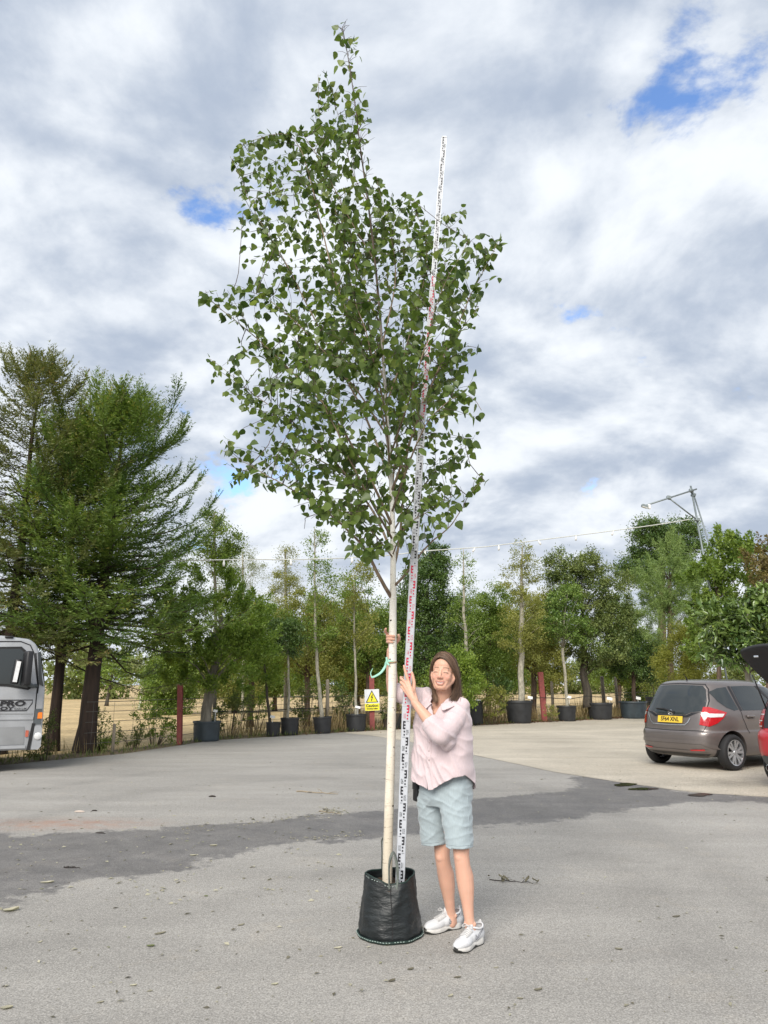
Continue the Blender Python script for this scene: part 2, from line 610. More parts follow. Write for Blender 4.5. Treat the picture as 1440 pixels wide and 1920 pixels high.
def build_ground():
    # field: one sheet out to the horizon
    MAT['straw'] = ground_mat('straw_field', (0.30, 0.21, 0.10), (0.46, 0.34, 0.175), (0.60, 0.46, 0.25), grain=9, patch=0.25, bump=1.0, rough=0.95)
    f = mesh('field_ground', [(-900, -300, -0.03), (900, -300, -0.03), (900, 1500, -0.03), (-900, 1500, -0.03)], [(0, 1, 2, 3)], MAT['straw'])
    tag(f, kind='structure')
    # verge of bare earth and dead leaves between the yard and the fence
    MAT['verge'] = ground_mat('verge_earth', (0.07, 0.05, 0.032), (0.15, 0.11, 0.07), (0.27, 0.20, 0.13), grain=22, patch=0.4, bump=1.5, rough=0.95)
    xs = np.linspace(-40, 40, 240)
    V, F = [], []
    for i, x in enumerate(xs):
        y = edge_y(x)
        V += [(x, y - 1.5, -0.012), (x - 0.2, y + 2.0 + 0.5 * mnoise.noise((x * 0.7, 0, 0)), -0.012)]
        if i: F.append((2 * i - 2, 2 * i, 2 * i + 1, 2 * i - 1))
    tag(mesh('verge', V, F, MAT['verge']), kind='structure')
    # asphalt yard
    MAT['asphalt'] = ground_mat('asphalt', (0.178, 0.167, 0.152), (0.305, 0.288, 0.263), (0.475, 0.452, 0.415), grain=105, patch=0.10, wet=True)
    nx, ny = 330, 240
    X = np.linspace(-26, 30, nx)
    fr = np.linspace(0, 1, ny)
    ey = edge_y(X) + np.array([0.12 * mnoise.noise((x * 2.3, 3, 0)) for x in X])
    XX = np.repeat(X[:, None], ny, 1)
    YY = -7 + (ey[:, None] + 7) * fr[None, :]
    ZZ = np.zeros_like(XX)
    P = np.stack([XX.ravel(), YY.ravel()], 1)
    wet = gpoly([(-400, 1600), (0, 1562), (60, 1566), (110, 1560), (200, 1558), (300, 1553), (420, 1545), (520, 1536), (640, 1526),
                 (760, 1514), (900, 1498), (1000, 1489), (1062, 1482), (1085, 1472), (1068, 1458), (1090, 1452), (1160, 1463), (1230, 1476),
                 (1300, 1486), (1440, 1494), (1600, 1500), (1600, 1512), (1440, 1506), (1360, 1503), (1290, 1506), (1200, 1517), (1100, 1533), (1000, 1543),
                 (900, 1549), (800, 1562), (740, 1566), (640, 1577), (520, 1585), (440, 1599), (360, 1624), (240, 1649), (160, 1652),
                 (110, 1664), (80, 1682), (0, 1696), (-400, 1760)])
    w = np.clip(0.5 - poly_sd(P, wet) / 0.55, 0, 1)
    g = ground(190, 1545)
    rust = np.clip(1.1 - np.hypot((P[:, 0] - g.x + 0.5) / 1.3, (P[:, 1] - g.y) / 0.42), 0, 1) * 0.75
    g2 = ground(525, 1886)
    rust2 = np.clip(1.0 - np.hypot((P[:, 0] - g2.x) / 0.13, (P[:, 1] - g2.y) / 0.13), 0, 1) * 0.0
    g3 = ground(40, 1440)
    shade_stain = np.clip(1.2 - np.hypot((P[:, 0] - g3.x) / 3.0, (P[:, 1] - g3.y) / 1.0), 0, 1) * 0.5  # truck's shadow on the ground, darkened into the asphalt colour
    shade_stain = np.maximum(shade_stain, 0.35 * np.clip(1.25 - (edge_y(P[:, 0]) - P[:, 1]) / 2.6, 0, 1) * (P[:, 0] < 2))  # darker fringe along the verge on the left
    # old wheel tracks
    for line, wd, st in ((((1020, 1592), (1200, 1616), (1320, 1640), (1460, 1676)), 0.10, 0.5), (((-60, 1500), (300, 1446), (620, 1432), (900, 1452), (1100, 1500), (1300, 1600), (1500, 1740)), 0.22, 0.35),
                         (((-60, 1560), (300, 1478), (600, 1458), (850, 1480), (1020, 1530), (1180, 1640), (1340, 1830)), 0.22, 0.35), (((-80, 1800), (300, 1720), (560, 1650), (800, 1600), (1100, 1570), (1500, 1560)), 0.20, 0.25)):
        gp = np.array([tuple(ground(*p)[:2]) for p in line]); dd = np.full(len(P), 9e9)
        for a_, b_ in zip(gp[:-1], gp[1:]):
            ab = b_ - a_; tt = np.clip(((P - a_) @ ab) / (ab @ ab), 0, 1)
            dd = np.minimum(dd, np.hypot(*(P - a_ - tt[:, None] * ab).T))
        shade_stain = np.maximum(shade_stain, st * np.exp(-(dd / wd) ** 2))
    idx = np.arange(nx * ny).reshape(nx, ny)
    q = np.stack([idx[:-1, :-1], idx[1:, :-1], idx[1:, 1:], idx[:-1, 1:]], -1).reshape(-1, 4)
    y = fast_mesh('asphalt_yard', np.stack([XX.ravel(), YY.ravel(), ZZ.ravel()], 1), q, MAT['asphalt'],
                  attrs={'wet': w, 'rust': rust + rust2, 'shade_stain': shade_stain})
    tag(y, kind='structure')
    # pale concrete apron on the right, its near edge runs across the yard
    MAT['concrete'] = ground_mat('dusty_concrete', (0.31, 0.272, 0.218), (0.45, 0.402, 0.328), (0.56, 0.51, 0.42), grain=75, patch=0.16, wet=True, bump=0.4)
    near = [(648, 1375), (700, 1380), (780, 1393), (870, 1412), (960, 1431), (1040, 1448), (1085, 1455), (1180, 1470), (1300, 1486), (1440, 1495), (1700, 1510)]
    ng = [ground(*p) for p in near]
    pts = []
    for a, b in zip(ng[:-1], ng[1:]):
        n = max(2, int((b - a).length / 0.15))
        for k in range(n):
            p = a.lerp(b, k / n)
            pts.append((p.x, p.y + 0.08 * mnoise.noise((p.x * 3, p.y * 3, 1)) + 0.05 * mnoise.noise((p.x * 9, p.y * 9, 4))))
    bx = np.array([p[0] for p in pts]); by = np.array([p[1] for p in pts])
    Xc = np.concatenate([bx, np.linspace(bx[-1] + 0.2, 30, 30)])
    Yn = np.concatenate([by, np.linspace(by[-1], by[-1] - 2, 30)])
    nr = 70
    order = np.argsort(Xc)
    Xc, Yn = Xc[order], Yn[order]
    Yf = edge_y(Xc) - 0.05
    Yn = np.minimum(Yn, Yf - 0.05)
    fr = np.linspace(0, 1, nr) ** 1.3
    YY = Yn[:, None] + (Yf - Yn)[:, None] * fr[None]
    XX = np.repeat(Xc[:, None], nr, 1)
    n1 = len(Xc)
    idx = np.arange(n1 * nr).reshape(n1, nr)
    q = np.stack([idx[:-1, :-1], idx[1:, :-1], idx[1:, 1:], idx[:-1, 1:]], -1).reshape(-1, 4)
    P = np.stack([XX.ravel(), YY.ravel()], 1)
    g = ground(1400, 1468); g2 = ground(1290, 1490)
    shade_stain = np.clip(1.3 - np.hypot((P[:, 0] - g.x) / 1.6, (P[:, 1] - g.y) / 0.55), 0, 1)  # shade by the parked cars and damp together, darkened into the concrete colour
    shade_stain = np.maximum(shade_stain, np.clip(1.2 - np.abs(P[:, 1] - np.interp(P[:, 0], Xc, Yn)) / 0.25, 0, 1) * 0.6)  # damp rim along the near edge
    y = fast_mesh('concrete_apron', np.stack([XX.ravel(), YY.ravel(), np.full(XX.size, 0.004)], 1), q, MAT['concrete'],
                  attrs={'wet': np.zeros(XX.size), 'rust': np.zeros(XX.size), 'shade_stain': shade_stain})
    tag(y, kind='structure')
    # shallow puddles
    m, t, b, out = new_mat('puddle_water')
    b.inputs['Base Color'].default_value = (0.035, 0.03, 0.028, 1); b.inputs['Roughness'].default_value = 0.06
    MAT['puddle'] = m
    for k, (px, py, rx, ry) in enumerate(((1172, 1472, 20, 3.0), (1206, 1480, 26, 2.2), (1312, 1491, 22, 2.6))):
        c = ground(px, py); e = ground(px + rx, py); f_ = ground(px, py - ry)
        V = []
        for j in range(40):
            a = 2 * math.pi * j / 40
            r = 1 + 0.35 * mnoise.noise((math.cos(a) * 1.3 + k * 7, math.sin(a) * 1.3, 2))
            V.append((c.x + math.cos(a) * (e.x - c.x) * r + math.sin(a) * 0.1, c.y + math.sin(a) * (f_.y - c.y) * r, 0.0085))
        tag(mesh('puddle', V, [tuple(range(40))], MAT['puddle']), kind='structure')


build_ground()

# ------------------------------------------------------------------ vegetation
def unit(v):
    return v / np.maximum(1e-9, np.linalg.norm(v, axis=-1, keepdims=True))


def leaf_arrays(rng, pos, axis, nrm, size, aspect=0.55, fold=0.12, shape='rhomb'):
    """pos is the leaf base. rhomb: 4 corners; ovate: 8 corners round a midrib"""
    axis = unit(axis)
    side = unit(np.cross(axis, nrm))
    nrm = np.cross(side, axis)
    s = size[:, None]
    if shape == 'rhomb':
        a = pos
        l = pos + axis * s * 0.45 + side * s * aspect * 0.5 + nrm * s * fold
        t = pos + axis * s
        r = pos + axis * s * 0.45 - side * s * aspect * 0.5 + nrm * s * fold
        V = np.stack([a, l, t, r], 1).reshape(-1, 3)
        F = np.arange(len(V)).reshape(-1, 4)
        return V, F, 4
    w = s * aspect * 0.5
    # ovate leaf with a pointed tip, two halves lifted off the midrib and the tip bent down
    b = pos
    m1 = pos + axis * s * 0.40 - nrm * s * 0.02
    tip = pos + axis * s * 1.0 - nrm * s * 0.10
    def edge(sg):
        e1 = pos + axis * s * 0.06 + side * sg * w * 0.62 + nrm * s * fold * 0.6
        e2 = pos + axis * s * 0.30 + side * sg * w * 1.0 + nrm * s * fold
        e3 = pos + axis * s * 0.66 + side * sg * w * 0.62 + nrm * s * fold * 0.3
        return e1, e2, e3
    l1, l2, l3 = edge(1); r1, r2, r3 = edge(-1)
    V = np.stack([b, l1, l2, l3, tip, r3, r2, r1, m1], 1).reshape(-1, 3)
    base = np.arange(len(pos))[:, None] * 9
    F = np.concatenate([base + np.array([[0, 8, 2, 1]]), base + np.array([[8, 4, 3, 2]]),
                        base + np.array([[0, 7, 6, 8]]), base + np.array([[8, 6, 5, 4]])], 0)
    return V, F, 9


def ell_px(ells, Y, origin):
    """crown ellipses read in the photograph -> ellipsoids at depth Y, local to the tree's base"""
    out = []
    for e in ells:
        cx, cy, rx, ry = e[:4]
        dd = e[4] if len(e) > 4 else 0.0
        dep = e[5] if len(e) > 5 else 1.0
        k = mpp(cx, cy, Y + dd)
        c = at(cx, cy, Y + dd) - origin
        out.append((c.x, c.y, c.z, rx * k, rx * k * dep, ry * k))
    return out


def crown_clumps(rng, ells, cr, dens=1.0, shell=0.55):
    C, Rr, O = [], [], []
    for (x, y, z, a, b, c) in ells:
        n = max(5, int(dens * 1.3 * (a * b * c) ** (2 / 3) / (cr * cr) * 3.0))
        u = unit(rng.normal(size=(n, 3)))
        r = (shell + (1 - shell) * rng.random(n)) ** 0.8
        r *= 0.86 + 0.22 * rng.random(n)
        p = u * r[:, None] * np.array([a, b, c]) + np.array([x, y, z])
        C.append(p); Rr.append(cr * (0.6 + 0.8 * rng.random(n)))
        O.append(np.repeat(np.array([[x, y, z - 0.4 * c]]), n, 0))
    return np.concatenate(C), np.concatenate(Rr), np.concatenate(O)


def crown(rng, ells, leaf, cover, cr, mat, parent, name='crown', aspect=0.5, droop=0.25, up=0.7, shell=0.5, dens=1.0,
          flat=0.75, twig_mat=None, tint=(0.0, 1.0), shape='rhomb', spiky=0.0, zgrad=0.0, maxn=42000):
    C, Rr, O = crown_clumps(rng, ells, cr, dens, shell)
    area = sum(math.pi * a * c for (_, _, _, a, b, c) in ells)
    n = int(min(maxn, cover * area / (leaf * leaf * aspect * 0.5)))
    ci = rng.integers(0, len(C), n)
    g = rng.normal(size=(n, 3)) * 0.5
    g[:, 2] *= flat
    out = unit(C - O)
    if spiky > 0:
        tt = rng.random(n)[:, None]
        pos = C[ci] + out[ci] * (tt * 2.4 - 0.7) * Rr[ci][:, None] * spiky + g * Rr[ci][:, None] * (1.15 - tt) * 0.7
        pos[:, 2] += (tt[:, 0] ** 2) * Rr[ci] * 0.6 * spiky
    else:
        pos = C[ci] + g * Rr[ci][:, None]
    axis = unit(out[ci] * 0.8 + rng.normal(size=(n, 3)) * 0.75 + np.array([0, 0, -droop]))
    nrm = unit(rng.normal(size=(n, 3)) * 0.75 + np.array([0, 0, up]) + out[ci] * 0.35)
    size = leaf * (0.6 + 0.7 * rng.random(n))
    V, F, k = leaf_arrays(rng, pos, axis, nrm, size, aspect, shape=shape)
    ct = rng.random(len(C))
    t = tint[0] + (tint[1] - tint[0]) * np.clip(0.5 * ct[ci] + 0.5 * rng.random(n) + 0.05 * rng.normal(size=n), 0, 1)
    o = fast_mesh(name, V, F, mat, parent, attrs={'tint': np.repeat(t, k)})
    return o, C, O


def tree(name, label, cat, base, Y, trunk_px, ells, leaf, cover, cr, mat, bark, seed, group=None, base_z=0.0, limbs=9, limb_r=0.35, trunk_top=None, **kw):
    """trunk_px: (x, y, half width) in the photograph from the ground up; base: ground point"""
    rng = np.random.default_rng(seed)
    root = thing(name, base, label, cat, group)
    o = Vector(base)
    P = [at(p[0], p[1], Y) - o for p in trunk_px]
    P[0].z = base_z
    rad = [p[2] * mpp(p[0], p[1], Y) for p in trunk_px]
    # finer path with a little wander
    Q, Rq = [], []
    for i in range(len(P) - 1):
        n = 5
        for k in range(n):
            f = k / n
            q = P[i].lerp(P[i + 1], f)
            if i or k:
                q = q + Vector((mnoise.noise((q.z * 1.3 + seed, 0, 0)), mnoise.noise((q.z * 1.3, seed, 0)), 0)) * rad[i] * 0.6
            Q.append(q); Rq.append(rad[i] + (rad[i + 1] - rad[i]) * f)
    Q.append(P[-1]); Rq.append(rad[-1])
    Rq[0] *= 1.25
    MB().tube(Q, Rq, 10).build('trunk', bark, root, True)
    E = ell_px(ells, Y, o)
    co, C, O = crown(rng, E, leaf, cover, cr, mat, root, **kw)
    # limbs to some of the clumps
    mb = MB()
    pick = rng.choice(len(C), min(limbs * 4, len(C)), replace=False)
    L = sum((Q[i + 1] - Q[i]).length for i in range(len(Q) - 1))
    for j, ii in enumerate(pick):
        c = Vector(C[ii])
        cand = [q for q in Q if q.z < c.z - 0.05 and q.z > Q[-1].z * 0.35] or [Q[-1]]
        s = min(cand, key=lambda q: (q - c).length * 0.5 + abs((c.z - q.z) - 0.8 * (Vector((c.x - q.x, c.y - q.y, 0))).length))
        k = Q.index(s)
        r0 = max(0.006, min(Rq[k] * 0.8, limb_r * Rq[0] * (0.6 if j < limbs else 0.3)))
        m = s.lerp(c, 0.5) + Vector((0, 0, 0.12 * (c - s).length))
        mb.tube([s, s.lerp(m, 0.55) + Vector((0, 0, 0.02)), m, c], [r0, r0 * 0.7, r0 * 0.5, 0.004], 5)
    tag(mb.build('limbs', bark, root, True), kind='stuff')
    return root


def conifer(name, label, base, H, r0, env, seed, mat, nb=150, zmin=1.8, tipup=0.5, shoots=20, blades=11, bl=0.085, group=None, lean=(0, 0), dead=0.0, sh_len=0.5, droop=0.0, az_bias=None):
    rng = np.random.default_rng(seed)
    root = thing(name, base, label, 'tree', group)
    nseg = 14
    Q = [Vector((lean[0] * (i / nseg) + 0.10 * mnoise.noise((i * 0.5, seed, 0)) * min(1, i / 3), lean[1] * (i / nseg) + 0.10 * mnoise.noise((i * 0.5, 0, seed)) * min(1, i / 3), H * i / nseg - (0.05 if i == 0 else 0))) for i in range(nseg + 1)]
    rr = [r0 * (1 - 0.93 * (i / nseg)) * (1.25 if i == 0 else 1.0) for i in range(nseg + 1)]
    # fluted trunk
    mb = MB(); n = 18
    for i, q in enumerate(Q):
        for k in range(n):
            a = 2 * math.pi * k / n
            r = rr[i] * (1 + 0.10 * mnoise.noise((math.cos(a) * 3, math.sin(a) * 3, i * 0.6 + seed)))
            mb.v.append((q.x + r * math.cos(a), q.y + r * math.sin(a), q.z))
    for i in range(nseg):
        for k in range(n):
            mb.f.append((i * n + k, i * n + (k + 1) % n, (i + 1) * n + (k + 1) % n, (i + 1) * n + k)); mb.m.append(0)
    mb.build('trunk', MAT['bark_red'], root, True)
    limb = MB()
    PV, PF = [], []
    pos_all, ax_all, nr_all, sz_all, tn_all = [], [], [], [], []
    zs = np.sort(zmin + (H - zmin) * (np.arange(nb) + rng.random(nb)) / nb)
    ga = rng.random() * 6.28
    for j, z in enumerate(zs):
        az = ga + j * 2.399 + rng.normal() * 0.25
        f = (z - zmin) / (H - zmin)
        Ln = env(f) * (0.38 + 0.80 * rng.random() ** 1.1)
        if az_bias: Ln *= az_bias(az)
        Ln = max(0.15, Ln)
        el0 = R(-6 + 46 * f ** 1.6 + rng.normal() * 7) - droop * (1 - f)
        i0 = min(nseg - 1, int(z / H * nseg)); ff = z / H * nseg - i0
        s = Q[i0].lerp(Q[i0 + 1], ff)
        npt = 9
        pts = [np.array(s)]
        el = el0
        azz = az
        for k in range(npt - 1):
            tk = k / (npt - 2)
            el = el0 - 0.22 * math.sin(tk * 3.1) * (1 - f) + tipup * tk * tk
            azz = az + 0.25 * mnoise.noise((tk * 2, j, seed))
            d = np.array([math.cos(az + (azz - az)) * math.cos(el), math.sin(azz) * math.cos(el), math.sin(el)])
            pts.append(pts[-1] + d * Ln / (npt - 1))
        pts = np.array(pts)
        br = max(0.006, rr[i0] * 0.22 * min(1, Ln / 1.5))
        limb.tube([Vector(p) for p in pts[::2]], [br * (1 - 0.85 * q / 4) for q in range(5)], 5, cap=False)
        ns = int(shoots * (0.5 + 0.6 * Ln / max(0.3, env(0.2)))) + 3
        tb = rng.random()
        for k in range(ns):
            t = 0.16 + 0.84 * (k + rng.random()) / ns
            if rng.random() < dead: continue
            x = t * (npt - 1); a = min(npt - 2, int(x)); p = pts[a] + (pts[a + 1] - pts[a]) * (x - a)
            bd = unit((pts[a + 1] - pts[a])[None])[0]
            sg = 1 if k % 2 else -1
            hz = np.cross(bd, np.array([0, 0, 1.0])); hz = hz / (np.linalg.norm(hz) + 1e-9)
            w = 0.35 + 0.75 * (1 - t) + 0.2 * rng.random()
            if k == ns - 1: w = 0.05
            sd_ = bd * (1 - 0.35 * w) + hz * sg * w + np.array([0, 0, rng.normal() * 0.28 - 0.05 + 0.25 * f])
            sd_ /= np.linalg.norm(sd_)
            sl = sh_len * (0.30 + 0.8 * (1 - t) ** 0.8) * (0.7 + 0.6 * rng.random()) * (0.55 + 0.45 * min(1, Ln))
            nbk = blades
            tt = (np.arange(nbk) + rng.random(nbk)) / nbk
            curve = np.array([0, 0, 1.0]) * (tipup * 0.35 * tt ** 2)[:, None] * sl
            pp = p + sd_ * (tt * sl)[:, None] + curve
            pl = np.cross(sd_, np.array([0, 0, 1.0])); pl /= (np.linalg.norm(pl) + 1e-9)
            for s2 in (1, -1):
                axx = sd_ * 0.8 + pl * s2 * 0.75 + rng.normal(size=(nbk, 3)) * 0.28
                pos_all.append(pp); ax_all.append(axx)
                nr_all.append(np.array([0, 0, 1.0]) + rng.normal(size=(nbk, 3)) * 0.45)
                sz_all.append(bl * (1.15 - 0.55 * tt) * (0.8 + 0.4 * rng.random(nbk)))
                tn_all.append(np.clip(0.55 * tb + 0.3 * rng.random() + 0.25 * tt + 0.12 * rng.normal(size=nbk) - 0.05, 0, 1))
    limb.build('limbs', MAT['bark_red'], root, True)
    pos, ax, nr, sz, tn = map(np.concatenate, (pos_all, ax_all, nr_all, sz_all, tn_all))
    V, F, k = leaf_arrays(rng, pos, ax, nr, sz, 0.26, 0.03)
    fast_mesh('crown', V, F, mat, root, attrs={'tint': np.repeat(tn, k)})
    return root


MAT['bark_red'] = bark_mat('bark_redwood', (0.012, 0.008, 0.006), (0.055, 0.034, 0.024), scale=7, stretch=(1.6, 1.6, 0.10), bump=1.0)
LEAF = dict(
    conifer=leaf_mat('needles_green', (0.045, 0.098, 0.023), (0.192, 0.268, 0.056), 0.22, 0.55, third=(0.294, 0.282, 0.065)),
    conifer2=leaf_mat('needles_olive', (0.079, 0.105, 0.033), (0.225, 0.237, 0.084), 0.22, 0.6, third=(0.294, 0.184, 0.084)),
    yew=leaf_mat('leaves_yew', (0.063, 0.117, 0.021), (0.236, 0.304, 0.059), 0.3, 0.5),
    mid=leaf_mat('leaves_mid', (0.083, 0.146, 0.028), (0.245, 0.323, 0.067), 0.35, 0.5),
    fresh=leaf_mat('leaves_fresh', (0.096, 0.169, 0.028), (0.287, 0.363, 0.069), 0.4, 0.5),
    olive=leaf_mat('leaves_olive', (0.133, 0.157, 0.037), (0.339, 0.333, 0.092), 0.35, 0.55),
    dark=leaf_mat('leaves_dark', (0.031, 0.075, 0.021), (0.141, 0.209, 0.053), 0.2, 0.4),
    oak=leaf_mat('leaves_holm', (0.056, 0.099, 0.029), (0.244, 0.283, 0.088), 0.2, 0.45),
    bay=leaf_mat('leaves_bay', (0.063, 0.127, 0.028), (0.236, 0.323, 0.076), 0.25, 0.38),
    pine=leaf_mat('needles_pine', (0.104, 0.177, 0.046), (0.269, 0.346, 0.114), 0.25, 0.5),
    pale=leaf_mat('leaves_pale', (0.146, 0.177, 0.073), (0.293, 0.317, 0.159), 0.4, 0.55),
    brownish=leaf_mat('leaves_bronze', (0.104, 0.073, 0.034), (0.261, 0.218, 0.076), 0.3, 0.5),
    magnolia=leaf_mat('leaves_magnolia', (0.043, 0.088, 0.025), (0.174, 0.249, 0.058), 0.12, 0.26, 0.6, third=(0.418, 0.483, 0.107)),
    bamboo=leaf_mat('leaves_bamboo', (0.174, 0.201, 0.043), (0.374, 0.363, 0.084), 0.4, 0.5),
    far=leaf_mat('leaves_far', (0.092, 0.127, 0.037), (0.225, 0.256, 0.084), 0.3, 0.6),
    birch=leaf_mat('leaves_birch', (0.040, 0.076, 0.016), (0.150, 0.210, 0.048), 0.40, 0.42, 0.45, third=(0.20, 0.25, 0.07)),
    dry=leaf_mat('dry_stems', (0.22, 0.155, 0.075), (0.46, 0.36, 0.19), 0.25, 0.8),
    weed=leaf_mat('leaves_weed', (0.073, 0.104, 0.030), (0.195, 0.220, 0.073), 0.35, 0.6),
)

# ------------------------------------------------------------------ planting
def pot(px, top, bot, hw_top, hw_bot, label, mat, seed, rim=2.2, tilt=0.0, ribs=True):
    g = ground(px, bot)
    k = mpp(px, bot, g.y)
    r1, r0, h = hw_top * k, hw_bot * k, (bot - top) * k * 1.02
    root = thing('plant_pot', (g.x, g.y + r0, 0.0), label, 'plant pot', 'tubs of young trees along the fence')
    mb = MB()
    prof = [(0.01, 0.0), (r0 * 0.97, 0.0), (r0, 0.015)]
    for i in range(1, 7):
        f = i / 7
        prof.append((r0 + (r1 * 0.95 - r0) * f + (0.006 if i % 2 else 0), h * 0.86 * f))
    rh = h * 0.10
    prof += [(r1 * 0.95, h - rh), (r1 * 1.0, h - rh), (r1 * 1.01, h - 0.01), (r1 * 1.0, h), (r1 * 0.95, h), (r1 * 0.93, h * 0.9), (0.01, h * 0.88)]
    body = mb.lathe(prof, 36).build('body', mat, root, True)
    autosmooth(body, 40)
    sm = MB()
    sm.lathe([(r1 * 0.935, h * 0.90), (r1 * 0.6, h * 0.93), (0.02, h * 0.955)], 24).build('soil', MAT['soil'], root, True)
    if tilt: root.rotation_euler = (0, R(tilt), 0)
    return root, Vector((g.x, g.y + r0, h * 0.9)), g.y + r0


def pot_tag(px, py, Y, w, h, label, zdown=0.28):
    """white plastic tag on a stake"""
    p = at(px, py, Y); k = mpp(px, py, Y)
    root = thing('plant_tag', (p.x, p.y, p.z - zdown), label, 'plant label', 'white tags in the tubs')
    MB().box((0, 0, zdown / 2), (0.014, 0.006, zdown)).build('stake', MAT['white_plastic'], root)
    rot = Matrix.Rotation(R(-20), 3, 'X') @ Matrix.Rotation(R(12), 3, 'Y')
    MB().box((0, -0.01, zdown), (w * k, 0.008, h * k), rot, bevel=0.003).build('plate', MAT['white_plastic'], root)


def plant():
    # --- the dark conifers at the left edge
    gB, gA = ground(150, 1411), at(98, 1400, 18.4)
    LB = 'dark conifer with the thick fluted trunk, right of the pair behind the truck'
    conifer('conifer_tree', LB, (gB.x, gB.y + 0.2, 0), 8.4, 0.215, lambda f: 3.7 * (1 - f) ** 0.46 * (1 + 0.20 * math.sin(f * 19)), 5, LEAF['conifer'],
            nb=150, zmin=2.4, tipup=0.8, lean=(0.25, 0.2), group='conifers behind the truck', sh_len=0.85, bl=0.115, shoots=25, blades=14)
    conifer('conifer_tree', 'dark conifer with the slimmer trunk, standing close to the truck windscreen', (gA.x, gA.y, 0), 7.8, 0.15,
            lambda f: 3.1 * (1 - f) ** 0.45 * (1 + 0.2 * math.sin(f * 23)), 11, LEAF['conifer'], nb=115, zmin=2.7, tipup=0.8, group='conifers behind the truck', sh_len=0.85, bl=0.115, shoots=24, blades=14)
    gC = at(8, 1300, 17.6)
    conifer('conifer_tree', 'sparse olive conifer cut by the left edge, its bare grey top showing', (gC.x, gC.y, 0), 9.2, 0.17,
            lambda f: 3.3 * (1 - f) ** 0.5 + 0.4, 23, LEAF['conifer2'], nb=170, zmin=2.6, tipup=0.7, dead=0.2, group='conifers behind the truck', sh_len=0.70, bl=0.11, shoots=22, blades=12, droop=0.15)

    # --- tubs and their trees, left to right
    P = {}
    P[1] = pot(381, 1355, 1391, 26.5, 23.5, 'big blue grey tub beside the leftmost red post', MAT['pot_blue'], 1)
    P[2] = pot(510, 1356, 1381, 14, 12, 'small black pot touching its larger neighbour left of the yellow sign', MAT['pot'], 2)
    P[3] = pot(541, 1348, 1379, 18, 15.5, 'black pot under the dark round clipped crown', MAT['pot'], 3)
    P[4] = pot(604, 1346, 1376, 18.5, 14.5, 'slightly tilted black pot holding the narrow pale stemmed tree', MAT['pot'], 4, tilt=-3)
    P[5] = pot(667, 1341, 1372, 20, 17.5, 'black pot just left of the yellow caution sign', MAT['pot'], 5)
    P[6] = pot(735, 1340, 1368, 19, 15, 'black pot half hidden behind the white birch stem', MAT['pot'], 6)
    P[7] = pot(891, 1316, 1360, 18, 17, 'black tub right behind the woman\'s shoulder', MAT['pot'], 7)
    P[8] = pot(978, 1316, 1357, 26.5, 21, 'widest black tub left of the tall red post', MAT['pot'], 8)
    P[9] = pot(1067, 1325, 1353, 18.5, 15, 'black pot under the round bay standard', MAT['pot'], 9)
    P[10] = pot(1132, 1320, 1350, 24, 20, 'dark grey tub between the bay standard and the car', MAT['pot'], 10)
    P[11] = pot(1196, 1317, 1348, 26, 22, 'blue black tub beside the grey car', MAT['pot_blue'], 11)
    P[12] = pot(1226, 1308, 1338, 11, 9, 'small black pot behind the rear window of the grey car', MAT['pot'], 12)
    G = 'young trees in tubs along the fence'

    def potted(i, label, trunk, ells, leaf, cover, cr, m, bark, seed, name='potted_tree', **kw):
        root, c, Y = P[i]
        trunk = [(t[0], t[1], t[2]) for t in trunk]
        return tree(name, label, 'tree', (c.x, c.y, 0), Y, trunk, ells, leaf, cover, cr, LEAF[m], MAT[bark], seed, G, base_z=c.z - 0.1, **kw)

    potted(1, 'bushy fine leaved tree with a thick forked trunk in the blue grey tub',
           [(384, 1352, 11), (391, 1300, 8.5), (405, 1250, 7.5), (416, 1200, 5), (412, 1120, 3.5)],
           [(395, 1155, 88, 58), (325, 1150, 56, 44), (455, 1165, 52, 55), (365, 1220, 76, 36), (440, 1230, 62, 44), (400, 1095, 50, 36), (300, 1190, 42, 28), (345, 1275, 44, 24), (430, 1280, 46, 22), (480, 1205, 40, 40)],
           0.09, 4.2, 0.34, 'fresh', 'bark_grey', 31, droop=0.1, spiky=0.5, tint=(0.0, 0.75), aspect=0.38, limbs=7, limb_r=0.3)
    potted(2, 'small bright green bush tree on a thin dark stem', [(507, 1354, 3), (502, 1310, 2.5), (499, 1270, 2)],
           [(498, 1245, 34, 42), (478, 1215, 24, 26), (512, 1282, 18, 20)], 0.075, 2.6, 0.25, 'fresh', 'bark_dark', 32, limbs=4)
    potted(3, 'clipped dark round crown on a straight pale stem', [(540, 1346, 2.8), (541, 1290, 2.4), (540, 1215, 2)],
           [(541, 1195, 36, 40), (530, 1180, 24, 22)], 0.085, 4.6, 0.2, 'dark', 'bark_pale', 33, limbs=4)
    potted(4, 'tall narrow open tree on a smooth pale stem', [(604, 1345, 4), (597, 1270, 3.2), (591, 1190, 2.6), (590, 1050, 1.5), (590, 990, 0.7)],
           [(596, 1025, 22, 40), (600, 1090, 34, 42), (606, 1160, 38, 48), (588, 1205, 18, 30), (640, 1100, 25, 30)], 0.075, 1.25, 0.22, 'mid', 'bark_pale', 34, limbs=10, limb_r=0.25, dens=0.8)
    potted(5, 'loose bronze green tree on a thin leaning brown stem', [(667, 1339, 2.8), (668, 1290, 2.3), (664, 1190, 1.8), (664, 1090, 1)],
           [(670, 1160, 36, 48), (672, 1090, 30, 42), (690, 1200, 22, 26)], 0.08, 1.9, 0.25, 'olive', 'bark_pale', 35, limbs=8)
